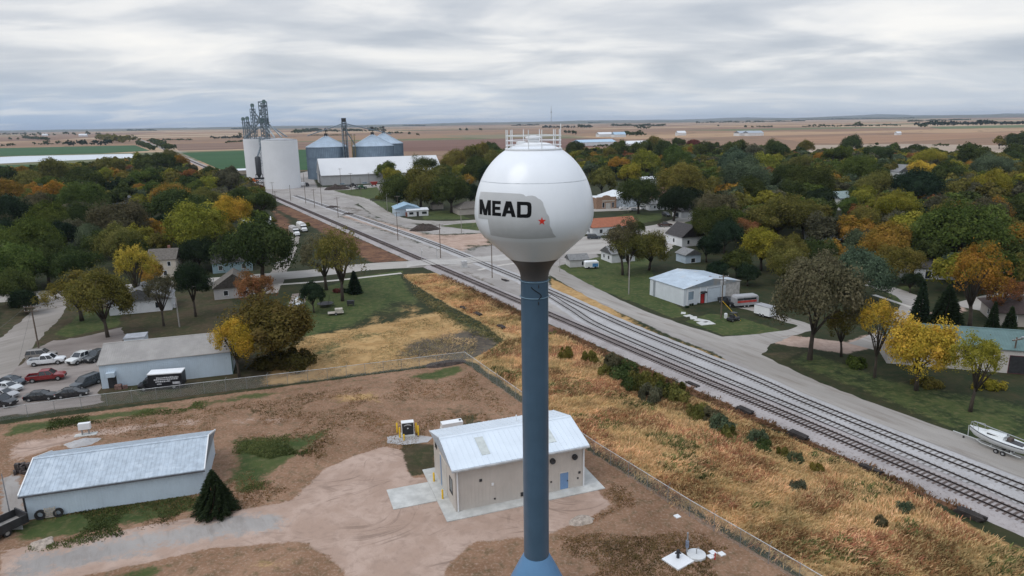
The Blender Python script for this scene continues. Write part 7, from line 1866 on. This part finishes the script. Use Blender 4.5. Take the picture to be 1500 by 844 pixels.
for a in [((35, 203), (72, 206), 4, 'D'), ((55, 213), (98, 212), 6, 'D'), ((96, 214), (168, 213), 9, 'C', 1.5), ((145, 205), (182, 210), 11, 'O'), ((186, 192), (230, 192), 5, 'D', 1.5), ((0, 215), (22, 214), 4, 'D'), ((203, 211), (225, 221), 6, 'D'), ((222, 208), (250, 221), 7, 'D'), ((310, 204), (368, 203), 5, 'C', 1.4), ((238, 206), (282, 206), 3, 'D'), ((186, 207), (206, 207), 9, 'O'), ((28, 200), (150, 198), 5, 'D', .6), ((260, 188), (330, 188), 2, 'D'),
          ((432, 196), (470, 192), 7, 'D'), ((465, 194), (566, 193), 5, 'D', 1.3), ((540, 190), (560, 190), 6, 'D'), ((565, 196), (592, 196), 3, 'D'), ((592, 185), (622, 185), 3.5, 'D', 1.3), ((644, 183), (672, 183), 2.5, 'D'), ((432, 184), (447, 184), 5, 'D'), ((455, 199), (520, 199), 2, 'O'), ((330, 210), (372, 207), 3, 'D'),
          ((796, 188.5), (870, 187.5), 4.5, 'C', 1.5), ((850, 188), (864, 187.5), 7, 'D'), ((897, 185), (972, 185.5), 3.5, 'D', 1.3), ((930, 189), (952, 189), 5, 'D'), ((915, 199), (944, 200), 8, 'D', 1.5), ((1110, 187), (1132, 187), 3, 'D'), ((1020, 181), (1100, 180), 3, 'D', 1.4), ((862, 181), (900, 180), 2, 'D'), ((1100, 180), (1180, 178), 2.5, 'D'), ((750, 185), (790, 184), 2.5, 'D'),
          ((1175, 187), (1322, 185), 4, 'D', .9), ((1250, 186), (1265, 186), 7, 'D'), ((1345, 185.5), (1540, 182), 7, 'C', 2.0), ((1347, 187), (1358, 186.5), 5, 'D'), ((1365, 215), (1392, 214.5), 4, 'D'), ((1180, 176), (1340, 174), 2.5, 'D', 1.3), ((1330, 179), (1420, 176), 2.5, 'D'), ((1420, 172), (1500, 170), 2, 'D'), ((940, 178), (1020, 177), 2, 'D'), ((690, 181), (745, 181), 2.0, 'D'), ((1475, 217), (1510, 216), 13, 'C', 1.6), ((870, 216), (960, 215), 5, 'D', 1.2), ((0, 198), (40, 197), 3, 'D'), ((340, 190), (372, 189), 2.5, 'D'), ((480, 187), (540, 186), 1.8, 'D')]:
    treeline(*a)

# --- tall dry grass of the verge, weeds, rough grass
def tufts(name, polys, n, h0, h1, hue, seed, blades=5, wid=.035, holes=(), spread=.18, patch=.0, tint0=.0):
    g = np.random.default_rng(seed); P_ = []
    for poly, share in polys:
        pw = np.array([tuple(G(*p)[:2]) for p in poly]); k = int(n * share); got = 0
        while got < k:
            xy = np.stack([g.uniform(pw[:, 0].min(), pw[:, 0].max(), 4000), g.uniform(pw[:, 1].min(), pw[:, 1].max(), 4000)], 1)
            s_ = sdf([tuple(p) for p in pw], xy[:, 0], xy[:, 1])
            keep = s_ > g.uniform(-.6, .8, 4000)
            if patch: keep &= np.array([mnoise.noise((x * .16 + seed, y * .16, 0)) > patch - .5 for x, y in xy])
            xy = xy[keep][:k - got]
            if len(xy) == 0: break
            P_.append(xy); got += len(xy)
    c = np.concatenate(P_); m_ = len(c)
    hh = g.uniform(h0, h1, m_) * (.75 + .5 * np.array([mnoise.noise((x * .2, y * .2, 3.3)) for x, y in c]))
    tn = np.clip(.5 + .55 * np.array([mnoise.noise((x * .13, y * .13, 8.1)) for x, y in c]) + .22 * g.normal(size=m_), 0, 1)
    cc = np.repeat(c, blades, 0); H_ = np.repeat(hh, blades) * g.uniform(.7, 1.1, m_ * blades); n_ = m_ * blades
    an = g.uniform(0, 2 * np.pi, n_); ln = g.uniform(.2, 1.1, n_) * H_
    bx = cc + g.normal(size=(n_, 2)) * spread
    d = np.stack([np.cos(an), np.sin(an)], 1); s_ = np.stack([-d[:, 1], d[:, 0]], 1)
    wv = wid * g.uniform(.7, 1.6, n_)[:, None]
    wa = 2.6 * np.array([mnoise.noise((x * .05, y * .05, 2.2)) for x, y in c]); wa = np.repeat(wa, blades)[:, None]
    wd_ = np.concatenate([np.cos(wa), np.sin(wa)], 1) * H_[:, None] * .45
    v0 = np.concatenate([bx - s_ * wv, np.full((n_, 1), -.02)], 1); v1 = np.concatenate([bx + s_ * wv, np.full((n_, 1), -.02)], 1)
    md = bx + d * ln[:, None] * .4 + wd_ * .4; v2 = np.concatenate([md + s_ * wv * 1.3, (H_ * .62)[:, None]], 1); v3 = np.concatenate([md - s_ * wv * 1.3, (H_ * .62)[:, None]], 1)
    tp = bx + d * ln[:, None] + wd_; v4 = np.concatenate([tp + s_ * wv * .5, H_[:, None]], 1); v5 = np.concatenate([tp - s_ * wv * .5, (H_ * .97)[:, None]], 1)
    V = np.stack([v0, v1, v2, v3, v4, v5], 1).reshape(-1, 3); b_ = np.arange(n_)[:, None] * 6
    Q = np.concatenate([b_ + np.array([0, 1, 2, 3]), b_ + np.array([3, 2, 4, 5])], 1).reshape(-1, 4)
    me = leaf_mesh(name, V, Q, np.repeat(np.repeat(tn, blades), 6)); o = bpy.data.objects.new(name, me); COL.objects.link(o); o.color = (*hue, 1)
    return struct(o, kind='stuff')
V1 = [(592, 405), (640, 402), (700, 430), (762, 468), (762, 495), (700, 468), (640, 436), (606, 416)]
V2 = [(700, 528), (745, 500), (812, 488), (900, 531), (1000, 577), (1100, 620), (1280, 698), (1430, 782), (1560, 850), (1560, 960), (1250, 880), (1010, 750), (870, 658)]
tufts('dry_grass', [(V2, .86), (V1, .14)], 19000, .25, .7, (.42, .295, .15), 1, 6, .024, spread=.3)
tufts('dry_grass', [(V2, .9), (V1, .1)], 8000, .25, .75, (.23, .12, .06), 2, 6, .028, patch=.50, spread=.28)
tufts('green_weeds', [(V2, 1.0)], 1500, .3, .7, (.10, .11, .04), 3, 7, .04, patch=.70)
tufts('dry_grass', [([(448, 494), (560, 478), (646, 462), (700, 500), (690, 524), (560, 543), (400, 562)], 1.0)], 5200, .10, .3, (.33, .25, .13), 4, 4, .024, patch=.36)
tufts('green_weeds', [([(604, 418), (640, 440), (700, 472), (764, 502), (764, 512), (700, 494), (650, 470), (612, 436)], 1.0)], 1000, .1, .38, (.16, .14, .065), 5, 6, .03)
tufts('rust_weeds', [([(645, 402), (700, 424), (762, 457), (762, 468), (700, 434), (655, 412)], .42), ([(812, 480), (900, 520), (1000, 564), (1000, 571), (900, 529), (812, 489)], .33), ([(1000, 564), (1180, 639), (1440, 755), (1440, 766), (1180, 650), (1000, 574)], .25)], 2000, .25, .6, (.125, .075, .04), 9, 6, .035)
tufts('rough_grass', [([(0, 640), (300, 598), (620, 552), (690, 545), (760, 610), (640, 620), (600, 660), (480, 650), (300, 640)], .5), ([(880, 700), (1000, 770), (1150, 850), (850, 850), (820, 790), (900, 745)], .3), ([(60, 745), (290, 724), (480, 640), (470, 690), (390, 735), (250, 765), (100, 795)], .2)], 9000, .06, .2, (.16, .105, .05), 6, 4, .03, patch=.45)
tufts('green_weeds', [([(0, 775), (60, 750), (290, 726), (345, 735), (255, 766), (110, 798), (0, 810)], .4), ([(345, 645), (480, 632), (462, 655), (385, 715), (350, 730)], .35), ([(0, 624), (300, 586), (300, 600), (120, 622), (0, 644)], .25)], 4200, .08, .25, (.07, .085, .03), 7, 5, .03, patch=.5)
